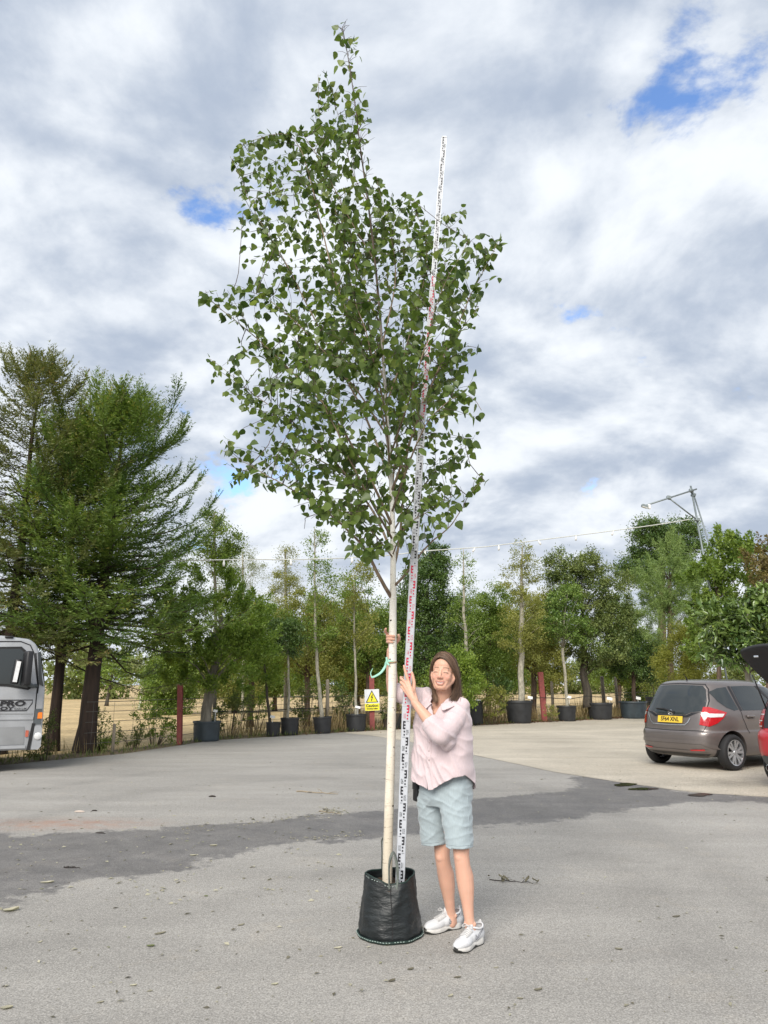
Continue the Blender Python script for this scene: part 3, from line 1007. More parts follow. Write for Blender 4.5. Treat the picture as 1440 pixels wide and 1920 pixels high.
    potted(6, 'low twiggy shrub in the pot behind the white birch stem', [(735, 1338, 2), (735, 1315, 1.5)],
           [(742, 1315, 16, 14), (722, 1318, 12, 12)], 0.06, 1.3, 0.18, 'olive', 'bark_dark', 36, name='potted_shrub', limbs=4)
    potted(7, 'slender sparse topped tree on a pale stem behind the woman', [(880, 1314, 4.2), (876, 1240, 3.6), (870, 1150, 2.8), (869, 1080, 1.8), (869, 1030, 0.7)],
           [(872, 1065, 22, 30), (872, 1110, 30, 36), (885, 1180, 26, 40), (858, 1150, 18, 30)], 0.085, 1.0, 0.22, 'mid', 'bark_pale', 37, limbs=9, limb_r=0.25, dens=0.7)
    potted(8, 'tall tree on a stout pale stem with an airy top in the widest tub', [(977, 1314, 6), (977, 1250, 5.4), (978, 1160, 4.2), (978, 1070, 2.2), (980, 1020, 0.8)],
           [(978, 1045, 24, 28), (962, 1085, 30, 34), (1000, 1075, 20, 26), (982, 1145, 46, 50), (960, 1200, 36, 34), (1000, 1210, 24, 40)], 0.08, 1.6, 0.25, 'olive', 'bark_pale', 38, limbs=10, limb_r=0.25, dens=0.8)
    potted(9, 'round bay standard on a thin bent stem', [(1064, 1323, 3.2), (1060, 1275, 2.8), (1055, 1215, 2.6)],
           [(1058, 1160, 50, 46), (1035, 1175, 30, 30), (1085, 1185, 28, 26), (1062, 1120, 30, 26)], 0.11, 3.4, 0.24, 'bay', 'bark_pale', 39, limbs=6)
    potted(10, 'large domed holm oak on a dark trunk', [(1104, 1340, 9), (1098, 1290, 7.5), (1095, 1240, 6), (1092, 1150, 4)],
           [(1100, 1120, 62, 78), (1045, 1060, 26, 34), (1070, 1090, 44, 46), (1150, 1130, 42, 70), (1120, 1205, 66, 52), (1098, 1065, 36, 34)], 0.10, 4.0, 0.28, 'oak', 'bark_dark', 40, limbs=8)
    potted(11, 'dense dark shrub tree on thin brown stems beside the grey car', [(1190, 1316, 4), (1188, 1280, 3.6), (1186, 1250, 3)],
           [(1185, 1225, 50, 48), (1215, 1245, 30, 34), (1155, 1240, 30, 32)], 0.09, 4.4, 0.24, 'dark', 'bark_brown', 41, limbs=6)
    potted(12, 'wispy pale bush in the small pot behind the grey car', [(1226, 1308, 1.2), (1225, 1290, 1)], [(1222, 1288, 20, 20)], 0.06, 0.8, 0.2, 'olive', 'bark_dark', 42, name='potted_shrub', limbs=4)

    # --- standing trees behind the fence
    GB = 'trees behind the fence'

    def back(label, cat, px, by, Y, hw, trunk_top, ells, leaf, cover, cr, m, bark, seed, name='leafy_tree', **kw):
        b = at(px, by, Y)
        tree(name, label, cat, (b.x, Y, -0.03), Y, [(px, by, hw), (px + 2, (by + trunk_top) / 2, hw * 0.8), (px, trunk_top, hw * 0.5)],
             ells, leaf, cover * 1.5, cr, LEAF[m], MAT[bark], seed, GB, base_z=0.0, **kw)

    back('thin open topped tree rising above the bushy tub tree', 'tree', 402, 1370, 24.5, 4, 960,
         [(402, 970, 24, 38), (415, 1020, 42, 44), (440, 1050, 32, 44), (380, 1060, 36, 40)], 0.085, 1.5, 0.3, 'yew', 'bark_grey', 51, limbs=12, dens=0.8, limb_r=0.25)
    back('pale wispy weeping tree with almost see through twigs', 'tree', 455, 1340, 33, 3, 1040,
         [(452, 1060, 34, 46), (480, 1075, 22, 40), (430, 1100, 30, 36)], 0.07, 0.55, 0.35, 'pale', 'bark_pale', 52, limbs=16, limb_r=0.2, droop=0.9, aspect=0.3)
    back('feathery upright tree in pale green leaf left of the birch', 'tree', 535, 1340, 31, 3.5, 1030,
         [(535, 1060, 22, 40), (540, 1110, 34, 46), (522, 1130, 26, 40)], 0.075, 0.95, 0.3, 'olive', 'bark_pale', 53, limbs=14, limb_r=0.2, droop=0.6, aspect=0.35)
    back('broad olive green tree between the bushy tub tree and the dark round crown', 'tree', 470, 1345, 28.5, 6, 1160,
         [(470, 1165, 52, 52), (440, 1200, 48, 50), (510, 1180, 44, 50), (480, 1235, 60, 40)], 0.09, 2.7, 0.32, 'mid', 'bark_brown', 54)
    back('olive tree with a ragged crown behind the narrow pale stemmed tree', 'tree', 575, 1345, 29.5, 6, 1150,
         [(568, 1150, 46, 46), (612, 1170, 44, 54), (560, 1225, 52, 48), (620, 1245, 44, 38)], 0.09, 2.4, 0.32, 'olive', 'bark_brown', 55)
    back('mid green tree behind the yellow caution sign', 'tree', 690, 1340, 30, 6, 1150,
         [(660, 1215, 46, 58), (700, 1195, 44, 70), (720, 1240, 40, 48), (668, 1120, 30, 40)], 0.09, 2.6, 0.32, 'mid', 'bark_brown', 56)
    back('tall dark evergreen right of the birch stem', 'tree', 800, 1340, 31, 8, 1100,
         [(805, 1110, 48, 78), (770, 1150, 38, 80), (832, 1165, 40, 80), (790, 1230, 56, 58), (815, 1060, 28, 40)], 0.10, 4.2, 0.32, 'dark', 'bark_dark', 57)
    back('spreading mid green tree behind the sparse topped tub tree', 'tree', 915, 1335, 33, 6, 1160,
         [(905, 1160, 38, 52), (930, 1195, 42, 60), (890, 1215, 36, 50), (935, 1130, 26, 36), (920, 1255, 48, 36)], 0.09, 2.6, 0.32, 'mid', 'bark_brown', 58)
    back('weeping olive tree behind the stout pale stem', 'tree', 1000, 1335, 35, 6, 1150,
         [(1000, 1160, 44, 54), (965, 1200, 44, 54), (1012, 1225, 40, 46), (1030, 1140, 26, 40)], 0.09, 2.3, 0.3, 'olive', 'bark_brown', 59, droop=0.6)
    back('bright leafy bush right behind the woman\'s head', 'bush', 850, 1350, 28, 3, 1290,
         [(850, 1265, 44, 42), (822, 1285, 28, 36), (880, 1285, 32, 40), (862, 1240, 28, 26)], 0.10, 2.6, 0.25, 'fresh', 'bark_brown', 60, name='leafy_bush')
    back('large rounded oak far behind the lamp mast', 'tree', 1240, 1320, 55, 9, 1040,
         [(1235, 1020, 52, 44), (1195, 1060, 36, 36), (1280, 1010, 44, 38), (1250, 1070, 56, 44), (1215, 995, 30, 22)], 0.17, 4.2, 0.55, 'dark', 'bark_brown', 61)
    back('shaggy light green pine right of the holm oak', 'tree', 1255, 1330, 34, 7, 1090,
         [(1262, 1050, 28, 46), (1250, 1095, 52, 52), (1215, 1125, 38, 46), (1290, 1110, 44, 50), (1245, 1165, 62, 50), (1300, 1155, 40, 46)], 0.16, 3.6, 0.34, 'pine', 'bark_brown', 62, aspect=0.12, spiky=0.9, up=0.2, name='pine_tree')
    back('golden green bamboo like bush behind the car roof', 'bush', 1290, 1330, 30, 3, 1250,
         [(1290, 1215, 46, 44), (1262, 1250, 36, 34), (1315, 1255, 36, 32)], 0.10, 3.0, 0.3, 'bamboo', 'bark_dark', 63, aspect=0.25, droop=0.5, name='leafy_bush')
    back('mid green glossy shrub tree left of the magnolia', 'tree', 1345, 1320, 26, 5, 1080,
         [(1352, 1050, 46, 52), (1325, 1100, 46, 56), (1385, 1075, 44, 62), (1350, 1150, 60, 56), (1400, 1035, 26, 36), (1330, 1200, 46, 40)], 0.13, 3.4, 0.3, 'mid', 'bark_brown', 64, spiky=0.5)
    back('bronze leaved shrub above the magnolia at the right edge', 'tree', 1436, 1320, 24, 4, 1080,
         [(1440, 1085, 36, 50), (1422, 1060, 22, 30), (1452, 1040, 30, 34)], 0.11, 2.2, 0.26, 'brownish', 'bark_brown', 65, spiky=0.6)
    back('big leaved magnolia with glossy foliage above the parked cars', 'tree', 1400, 1330, 20, 6, 1140,
         [(1400, 1165, 62, 48), (1355, 1160, 40, 40), (1440, 1150, 46, 56), (1375, 1215, 56, 38), (1425, 1225, 44, 34)], 0.19, 4.4, 0.26, 'magnolia', 'bark_grey', 66, aspect=0.42, shape='ovate', name='magnolia_tree', tint=(0, 0.97))
    # a second rank further back closes the gaps
    for i, (px, ty, w_, m, lab) in enumerate((
        (318, 1170, 44, 'mid', 'rounded tree further back, left of the bushy tub tree'),
        (440, 1150, 50, 'olive', 'olive tree further back behind the wispy weeping tree'),
        (515, 1130, 52, 'mid', 'tree of the second rank behind the feathery upright tree'),
        (600, 1120, 52, 'yew', 'tree of the second rank behind the narrow pale stemmed tree'),
        (670, 1130, 46, 'olive', 'tree of the second rank behind the bronze green tub tree'),
        (745, 1110, 50, 'mid', 'tree of the second rank right behind the birch stem'),
        (860, 1120, 50, 'yew', 'tree of the second rank behind the slender sparse topped tree'),
        (940, 1125, 50, 'mid', 'tree of the second rank left of the stout pale stem'),
        (1020, 1120, 44, 'olive', 'tree of the second rank left of the holm oak'),
        (1160, 1110, 44, 'mid', 'tree of the second rank between the holm oak and the pine'),
        (1215, 1180, 44, 'yew', 'low tree of the second rank above the dark shrub tree'))):
        Y = 40 + 2.5 * (i % 3) + (i > 7) * 6
        b = at(px, 1330, Y)
        tree('leafy_tree', lab, 'tree', (b.x, Y, -0.03), Y, [(px, 1334, 4.5), (px + 1, 1270, 3.6), (px, ty + 40, 2)],
             [(px, ty + 48, w_ * 0.78, 46), (px - w_ * 0.45, ty + 88, w_ * 0.62, 46), (px + w_ * 0.45, ty + 84, w_ * 0.62, 48), (px, ty + 118, w_ * 1.0, 42), (px - w_ * 0.3, ty + 152, w_ * 0.8, 26), (px + w_ * 0.4, ty + 150, w_ * 0.7, 26)],
             0.12, 4.4, 0.5, LEAF[m], MAT['bark_brown'], 200 + i, 'second rank of trees behind the fence', base_z=0.0, limbs=6)
    # --- out in the field
    GF = 'trees out in the field'
    for px, by, Y, hw, top, ells, m, bark, label, sd in (
        (262, 1322, 48, 4, 1240, [(285, 1245, 34, 24), (265, 1262, 26, 22), (300, 1270, 26, 18)], 'pale', 'white_bark', 'thin white stemmed birch out in the straw field', 71),
        (200, 1318, 56, 5, 1260, [(208, 1268, 34, 30), (236, 1250, 28, 30), (180, 1262, 24, 26)], 'mid', 'bark_dark', 'dark field tree seen beside the thick conifer trunk', 72),
        (335, 1314, 62, 4, 1250, [(330, 1250, 40, 34), (300, 1262, 30, 26), (362, 1262, 30, 26)], 'mid', 'bark_dark', 'low field tree seen right of the leftmost red post', 73),
    ):
        b = at(px, by, Y)
        tree('field_tree', label, 'tree', (b.x, Y, -0.03), Y, [(px, by, hw * 0.7), (px + 6, (by + top) / 2, hw * 0.5), (px + 12, top, hw * 0.25)],
             ells, 0.20, 1.8, 0.6, LEAF[m], MAT[bark], sd, GF, base_z=0.0, limbs=7)
    # far wood as one mass along the field's edge
    rng = np.random.default_rng(80)
    ells = []
    for X in np.arange(-110, 150, 4.2):
        Y = np.interp(X, [-45, -10, 15, 40], [84, 92, 118, 130]) + 8 * mnoise.noise((X * 0.07, 2, 0))
        h = np.interp(X, [-40, -12, 10], [6.0, 5.6, 4.6]) + 1.9 * mnoise.noise((X * 0.13, 5, 0)) + 1.0 * rng.random()
        ells.append((X + rng.normal() * 1.2, Y + rng.normal() * 3, h * 0.48, 3.3, 2.8, h * 0.56))
    w = crown(rng, ells, 0.55, 3.4, 1.0, LEAF['far'], None, name='far_woodland', dens=0.9, maxn=90000)[0]
    tag(w, 'low wood closing the far side of the straw field', 'wood', kind='stuff')

    # --- rough growth at the foot of the fence
    specs = [
        (85, 1425, 15.9, [(88, 1385, 18, 36), (70, 1400, 16, 26)], 'weed', 'leafy weeds filling the gap between truck and conifer trunk', 91, 0.05),
        (185, 1410, 18.2, [(186, 1370, 24, 34), (200, 1388, 22, 22), (172, 1350, 14, 24)], 'yew', 'dark leafy sapling at the right foot of the thick conifer', 92, 0.055),
        (250, 1400, 19.0, [(240, 1385, 22, 16), (262, 1378, 18, 18)], 'weed', 'half dry weeds by the short green stake', 93, 0.05),
        (290, 1398, 20.0, [(300, 1350, 32, 20), (270, 1345, 24, 14), (310, 1375, 26, 16)], 'fresh', 'straggling bramble left of the leftmost red post', 94, 0.07),
        (430, 1385, 22.6, [(430, 1335, 26, 24), (412, 1350, 16, 22), (452, 1320, 24, 16)], 'weed', 'loose creeper right of the big blue grey tub', 95, 0.07),
        (475, 1382, 23.5, [(480, 1330, 26, 20), (468, 1308, 26, 16)], 'fresh', 'creeper hanging on the fence left of the small black pot', 96, 0.07),
        (575, 1378, 25.2, [(572, 1325, 22, 26), (580, 1300, 18, 18), (560, 1345, 16, 18)], 'weed', 'twiggy weeds between the clipped tree and the tilted pot', 97, 0.07),
        (635, 1375, 25.8, [(634, 1345, 14, 22), (642, 1310, 14, 20)], 'weed', 'weeds between the tilted pot and the sign', 98, 0.07),
        (655, 1373, 27.0, [(652, 1322, 16, 20), (640, 1296, 16, 16)], 'dark', 'dark leaved shrub behind the pot left of the sign', 99, 0.08),
        (920, 1358, 29.6, [(922, 1330, 22, 22), (935, 1310, 20, 24), (905, 1300, 16, 26)], 'olive', 'dull bush between the woman and the widest tub', 100, 0.08),
        (945, 1353, 31.5, [(946, 1305, 22, 32), (930, 1280, 22, 24)], 'dark', 'dark bush left of the stout pale stem', 101, 0.09),
        (1030, 1352, 31.4, [(1032, 1335, 14, 12)], 'olive', 'low dry bush right of the tall red post', 102, 0.07),
        (725, 1370, 26.3, [(724, 1318, 14, 24), (750, 1300, 22, 26)], 'weed', 'sprawling green weeds behind the sign post', 103, 0.07),
    ]
    for px, py, Y, ells, m, label, sd, leaf in specs:
        b = at(px, py, Y)
        root = thing('weed_shrub', (b.x, Y, -0.01), label, 'shrub', 'rough shrubs along the fence')
        rng = np.random.default_rng(sd)
        E = ell_px(ells, Y, Vector((b.x, Y, -0.01)))
        o, C, O = crown(rng, E, leaf, 1.9, 0.16, LEAF[m], root, name='leaves', spiky=0.6, dens=0.9)
        mb = MB()
        for c in C[rng.choice(len(C), min(22, len(C)), replace=False)]:
            c = Vector(c)
            s = Vector((c.x * 0.35, c.y * 0.3, 0.0))
            mb.tube([s, s.lerp(c, 0.5) + Vector((0, 0, 0.06)), c], [0.008, 0.006, 0.003], 4, cap=False)
        mb.build('stems', MAT['twig'], root, True)
    # dry grass along the verge
    rng = np.random.default_rng(120)
    n = 9000
    x = rng.uniform(-9.5, 14, n)
    k = np.array([mnoise.noise((v * 0.8, 3.3, 0)) for v in x])
    y = edge_y(x) + 0.45 + rng.random(n) * 1.6
    keep = rng.random(n) < np.clip(0.5 + k * 1.2, 0.12, 1) * np.interp(x, [-7.5, -5.2, -3.5], [0.25, 0.45, 1.0])
    x, y = x[keep], y[keep]
    n = len(x)
    hgt = (0.22 + 0.62 * rng.random(n) ** 1.8) * np.clip(1.0 + 0.5 * k[keep], 0.5, 1.3) * np.interp(x, [-7.5, -4.5, -2.5], [0.45, 0.6, 1.0])
    pos = np.stack([x, y, np.full(n, -0.03)], 1)
    axx = np.stack([rng.normal(size=n) * 0.22, rng.normal(size=n) * 0.22, np.ones(n)], 1)
    V, F, kk = leaf_arrays(rng, pos, axx, rng.normal(size=(n, 3)) + np.array([0, -0.5, 0]), hgt, 0.035, 0.01)
    g = fast_mesh('dry_grass', V, F, LEAF['dry'], attrs={'tint': np.repeat(rng.random(n), kk)})
    tag(g, 'tall dry grass along the foot of the fence', 'grass', kind='stuff')
    n = 2600
    x = rng.uniform(-9.5, 10, n); y = edge_y(x) + rng.random(n) ** 1.5 * 1.3 - 0.12
    pos = np.stack([x, y, np.full(n, -0.01)], 1)
    axx = np.stack([rng.normal(size=n) * 0.5, rng.normal(size=n) * 0.5, np.ones(n)], 1)
    V, F, kk = leaf_arrays(rng, pos, axx, rng.normal(size=(n, 3)), 0.06 + 0.16 * rng.random(n), 0.10, 0.02)
    g = fast_mesh('verge_grass', V, F, LEAF['weed'], attrs={'tint': np.repeat(rng.random(n), kk)})
    tag(g, 'short green weeds on the edge of the yard', 'grass', kind='stuff')
    # tags in the tubs
    for px, py, i, w, h, lab in ((511, 1344, 2, 9, 5, 'white tag in the small black pot'),
                                 (671, 1326, 5, 10, 4.5, 'white tag in the pot left of the caution sign'),
                                 (897, 1314, 7, 10, 5, 'white tag lying in the tub behind the woman'),
                                 (994, 1308, 8, 9, 5, 'white tag in the widest tub'),
                                 (1067, 1307, 9, 8, 4.5, 'white tag under the bay standard'),
                                 (1143, 1310, 10, 10, 5.5, 'white tag in the dark grey tub'),
                                 (1196, 1309, 11, 10, 5.5, 'white tag in the blue black tub beside the car'),
                                 (404, 1333, 1, 8, 5, 'white tag tilted in the big blue grey tub')):
        pot_tag(px, py, P[i][2] - 0.05, w, h, lab)


MAT['white_bark'] = plain('white_bark', (0.50, 0.47, 0.40), 0.7, var=0.3, scale=20)
plant()

# ------------------------------------------------------------------ fence, sign, lamp mast, festoon
def text_mesh(s, size, xs=1.0, shear=0.0, thick=0.0, bold=0.0):
    """flat lettering as (verts, faces), centred, in the XY plane"""
    cu = bpy.data.curves.new('lettering', 'FONT')
    cu.body = s; cu.size = size; cu.shear = shear; cu.offset = bold
    cu.resolution_u = 3
    cu.align_x, cu.align_y = 'CENTER', 'CENTER'
    o = bpy.data.objects.new('lettering', cu)
    COL.objects.link(o)
    dg = bpy.context.evaluated_depsgraph_get()
    me = o.evaluated_get(dg).to_mesh()
    V = [(v.co.x * xs, v.co.y, v.co.z) for v in me.vertices]
    F = [tuple(p.vertices) for p in me.polygons]
    o.evaluated_get(dg).to_mesh_clear()
    bpy.data.objects.remove(o); bpy.data.curves.remove(cu)
    return V, F


def place2d(V, o, U, W):
    o, U, W = Vector(o), Vector(U), Vector(W)
    return [o + U * v[0] + W * v[1] for v in V]


MAT['sign_white'] = plain('sign_white', (0.66, 0.68, 0.70), 0.4, var=0.06)
MAT['sign_yellow'] = plain('sign_yellow', (0.80, 0.72, 0.03), 0.4, var=0.05)
MAT['ink'] = plain('black_ink', (0.012, 0.012, 0.014), 0.5, var=0)


def fence():
    red = (
        ((338, 1283), (336.5, 1396), 4.6, 'red fence post beside the big blue grey tub'),
        ((697, 1267), (698, 1369), 4.8, 'red fence post carrying the yellow caution sign'),
        ((1013, 1260), (1021, 1353), 4.7, 'red fence post leaning left, right of the widest tub'),
    )
    for (tx, ty), (bx, by), hw, lab in red:
        b = ground(bx, by)
        t = at(tx, ty, b.y)
        k = mpp(bx, by, b.y)
        root = thing('fence_post', (b.x, b.y, 0), lab, 'fence post', 'red fence posts')
        h = (t - b).length
        d = (t - b).normalized()
        rot = Vector((0, 0, 1)).rotation_difference(d).to_matrix()
        s = hw * k * 2
        # an I section: web and two flanges, and a cut cap
        MB().box(d * h / 2, (s * 0.22, s * 0.8, h), rot).build('web', MAT['red_post'], root)
        for sg in (-1, 1):
            mb = MB().box(rot @ Vector((sg * s * 0.0, sg * s * 0.45, h / 2)), (s * 0.98, s * 0.13, h), rot, bevel=0.006)
            mb.build('flange', MAT['red_post'], root)
    wood = ((211, 1357, 1401, 3.0, 'short green stained stake among the weeds left of the leftmost red post'),
            (613, 1274, 1352, 3.6, 'pale wooden fence post right of the tilted pot'),
            (1037, 1278, 1340, 3.0, 'grey wooden fence post left of the bay standard'),
            (1133, 1268, 1338, 3.6, 'dark wooden fence post right of the holm oak trunk'),
            (1158, 1270, 1334, 2.8, 'wooden fence post left of the dark shrub tree'),
            (860, 1262, 1356, 2.4, 'thin stake behind the woman'))
    for px, ty, by, hw, lab in wood:
        Y = float(edge_y(ground(px, by).x)) + 1.2
        b = at(px, by, Y); b.z = -0.02
        t = at(px, ty, Y); k = mpp(px, by, Y)
        root = thing('wooden_post', b, lab, 'fence post', 'wooden fence posts')
        h = t.z - b.z
        MB().tube([(0, 0, 0), (0.01, 0, h * 0.5), (0, 0.01, h - 0.03), (0, 0, h)], [hw * k, hw * k * 0.97, hw * k * 0.95, hw * k * 0.6], 9).build('stake', MAT['wood_post'], root, True)
    # stock wire strung behind the tubs
    root = thing('wire_fence', (-4.6, 21.9, 0), 'wire stock fence strung along the straw field behind the tubs', 'fence')
    o = Vector(root.location)
    xs = np.linspace(-6.6, 14, 40)
    line = [Vector((x, float(edge_y(x)) + 1.05, 0)) for x in xs]
    for h in (0.22, 0.45, 0.68, 0.9, 1.12):
        MB().tube([p + Vector((0, 0, h + 0.02 * mnoise.noise((p.x, h * 9, 0)))) - o for p in line], 0.006 if h < 1 else 0.008, 4, cap=False).build('strand', MAT['wire'], root)
    mb = MB()
    for x in np.arange(-6.5, 13.9, 0.3):
        p = Vector((x, float(edge_y(x)) + 1.05, 0)) - o
        mb.tube([p + Vector((0, 0, 0.2)), p + Vector((0, 0, 1.12))], 0.004, 3, cap=False)
    tag(mb.build('stay_wires', MAT['wire'], root, fixn=False), kind='stuff')
    # black watering pipe looped from tub to tub
    pts = []
    for px, py in ((398, 1335), (430, 1333), (470, 1334), (520, 1331), (560, 1328), (604, 1329), (640, 1325), (670, 1323), (700, 1320), (735, 1320), (790, 1316), (860, 1312), (893, 1310), (978, 1309), (1030, 1308), (1067, 1311), (1100, 1305), (1132, 1307), (1165, 1303), (1196, 1304), (1225, 1303)):
        g = ground(px, py + 52)
        x = g.x
        pts.append(at(px, py, float(edge_y(x)) + 0.55))
    root = tag(MB().tube([p for p in pts], 0.014, 6).build('watering_pipe', MAT['black_rubber'], None, True), 'thin black watering pipe running from tub to tub along the fence', 'hose')
    # caution sign
    b = ground(698, 1369)
    c = at(697.5, 1312.5, b.y - 0.16)
    k = mpp(697.5, 1312, b.y - 0.16)
    root = thing('caution_sign', c, 'white and yellow electric hazard caution sign on the red post', 'sign')
    w, h = 27.5 * k, 39 * k
    tilt = Matrix.Rotation(R(-2), 3, 'Y')
    MB().box((0, 0, 0), (w, 0.012, h), tilt, bevel=0.003).build('plate', MAT['sign_white'], root)

    def T(u, v, d): return tilt @ Vector((u * w, -0.006 - d, v * h))
    def sheet(name, poly, d, mat):
        return mesh(name, [T(u, v, d) for u, v in poly], [tuple(range(len(poly)))], mat, root)
    sheet('yellow_band', [(-0.49, -0.49), (0.49, -0.49), (0.49, -0.16), (-0.49, -0.16)], 0.002, MAT['sign_yellow'])
    A = [(-0.43, -0.12), (0.43, -0.12), (0.0, 0.46)]
    B = [(-0.34, -0.085), (0.34, -0.085), (0.0, 0.385)]
    sheet('triangle_border', A, 0.002, MAT['ink'])
    sheet('triangle', B, 0.004, MAT['sign_yellow'])
    bolt = [(0.02, 0.27), (-0.09, 0.10), (0.0, 0.115), (-0.055, -0.005), (-0.085, 0.005), (-0.02, -0.065), (0.035, 0.03), (0.0, 0.015), (0.095, 0.165), (0.0, 0.145), (0.075, 0.255)]
    sheet('lightning_flash', bolt, 0.006, MAT['ink'])
    for s, sz, v in (('Caution', 0.27 * w, -0.265), ('Overhead cables', 0.115 * w, -0.405)):
        V, F = text_mesh(s, sz, xs=0.95, bold=0.004)
        mesh('lettering', [T(p[0] / w, v + p[1] / h, 0.004) for p in V], F, MAT['ink'], root)

    # lamp mast of scaffold tube
    Y = 26.0
    a, b2 = at(1295, 911, Y), at(1321, 1050, Y)
    d = (b2 - a).normalized()
    base = a + d * (a.z / -d.z)
    root = thing('lamp_mast', base, 'leaning scaffold tube lamp mast with a floodlight arm above the shrubs', 'lamp mast')
    r = 0.034
    MB().tube([base - base, a - base], r, 10).build('pole', MAT['steel'], root, True)
    s1 = at(1299, 922, Y + 0.4); s2 = at(1333, 1030, Y + 0.5); d2 = (s2 - s1).normalized(); s3 = s1 + d2 * (s1.z / -d2.z)
    MB().tube([s3 - base, s1 - base], r * 0.8, 10).build('stay_pole', MAT['steel'], root, True)
    MB().tube([at(1306, 917, Y - 0.08) - base, at(1213, 947, Y - 0.9) - base], r * 0.85, 10).build('arm', MAT['steel'], root, True)
    MB().tube([at(1253, 933, Y - 0.55) - base, at(1306, 974, Y - 0.08) - base], r * 0.75, 10).build('brace', MAT['steel'], root, True)
    for px, py, yy in ((1296, 920, -0.06), (1254, 933, -0.5), (1307, 974, -0.06), (1300, 928, 0.2)):
        MB().box(at(px, py, Y + yy) - base, (0.15, 0.15, 0.12), Matrix.Rotation(0.3, 3, 'Y'), bevel=0.02).build('clamp', MAT['steel'], root)
    lp = at(1209, 949, Y - 0.95) - base
    fl = MB().box(lp, (0.22, 0.16, 0.09), Matrix.Rotation(R(18), 3, 'Y'), bevel=0.02).build('floodlight', MAT['steel'], root)
    MB().box(Vector(lp) + Vector((-0.02, -0.02, -0.05)), (0.18, 0.13, 0.015), Matrix.Rotation(R(18), 3, 'Y')).build('lens', MAT['white_plastic'], fl)
    MB().box(at(1217, 950, Y - 0.9) - base, (0.10, 0.08, 0.16), bevel=0.015).build('sensor', MAT['white_plastic'], root)

    # festoon cable with hanging lamp holders
    cp = [(-120, 1036), (0, 1046), (60, 1045), (80, 1044), (115, 1053), (150, 1064), (195, 1060), (237, 1051), (300, 1051), (400, 1050), (480, 1049), (560, 1049), (650, 1046), (730, 1041), (800, 1033), (900, 1026), (935, 1022), (1000, 1014), (1080, 1004), (1150, 995), (1230, 984), (1292, 974)]
    def fy(px): return 16.0 + (px + 120) / 1412 * 9.8
    root = thing('festoon_cable', at(0, 1046, fy(0)), 'pale festoon cable with hanging lamp holders strung between conifers and mast', 'festoon lights')
    o = Vector(root.location)
    P = [at(px, py, fy(px)) - o for px, py in cp]
    sm = []
    for i in range(len(P) - 1):
        p0, p1, p2, p3 = P[max(0, i - 1)], P[i], P[i + 1], P[min(len(P) - 1, i + 2)]
        for k in range(6):
            t = k / 6
            sm.append(0.5 * ((2 * p1) + (p2 - p0) * t + (2 * p0 - 5 * p1 + 4 * p2 - p3) * t * t + (3 * p1 - p0 - 3 * p2 + p3) * t ** 3))
    sm.append(P[-1])
    MB().tube(sm, 0.016, 6, cap=False).build('cable', MAT['cable'], root, True)
    for px, py, tl in ((262, 1051, 0.1), (298, 1051, -0.1), (420, 1050, 0.0), (545, 1049, 0.1), (660, 1045, 0.0), (797, 1033, -0.05), (891, 1026, -0.5), (935, 1022, 0.0), (1009, 1013, 0.5), (1080, 1004, -0.1), (1150, 995, -0.35)):
        p = at(px, py, fy(px)) - o
        dn = Vector((math.sin(tl), 0, -math.cos(tl)))
        MB().tube([p, p + dn * 0.06, p + dn * 0.07, p + dn * 0.17], [0.02, 0.022, 0.034, 0.03], 8).build('lamp_holder', MAT['white_plastic'], root, True)


fence()


# ------------------------------------------------------------------ vehicles
def car_paint(name, col, metal=0.35, rough=0.38):
    m = plain(name, col, rough, metal=metal, var=0.07, scale=3, coat=0.5)
    return m


MAT['paint_bronze'] = car_paint('paint_grey_bronze', (0.165, 0.145, 0.138), 0.5, 0.36)
MAT['paint_red'] = car_paint('paint_red', (0.42, 0.022, 0.03), 0.15)
MAT['paint_silver'] = plain('paint_silver', (0.37, 0.38, 0.395), 0.42, metal=0.25, var=0.10, scale=2.5, coat=0.4)
MAT['paint_silver_dull'] = plain('paint_silver_dull', (0.25, 0.255, 0.26), 0.55, metal=0.2, var=0.12, scale=3)
MAT['glass_dark'] = plain('car_glass', (0.030, 0.036, 0.038), 0.08, spec=0.6, var=0)
MAT['lamp_red'] = plain('lamp_red', (0.42, 0.012, 0.016), 0.12, var=0.2, scale=25, coat=1.0)
MAT['lamp_clear'] = plain('lamp_clear', (0.62, 0.62, 0.62), 0.12, var=0.15, scale=40, coat=1.0)
MAT['lamp_amber'] = plain('lamp_amber', (0.78, 0.20, 0.015), 0.2, var=0.1, scale=30, coat=0.8)
MAT['marker'] = plain('faded_marker', (0.42, 0.10, 0.06), 0.4, var=0.2)
MAT['plate_yellow'] = plain('number_plate_yellow', (0.72, 0.49, 0.05), 0.4, var=0.04)
MAT['grey_plastic'] = plain('grey_plastic', (0.07, 0.08, 0.085), 0.55, var=0.15)
MAT['seam'] = plain('panel_gap', (0.012, 0.012, 0.013), 0.8, var=0)
MAT['interior'] = plain('car_interior', (0.03, 0.032, 0.036), 0.8, var=0.2)


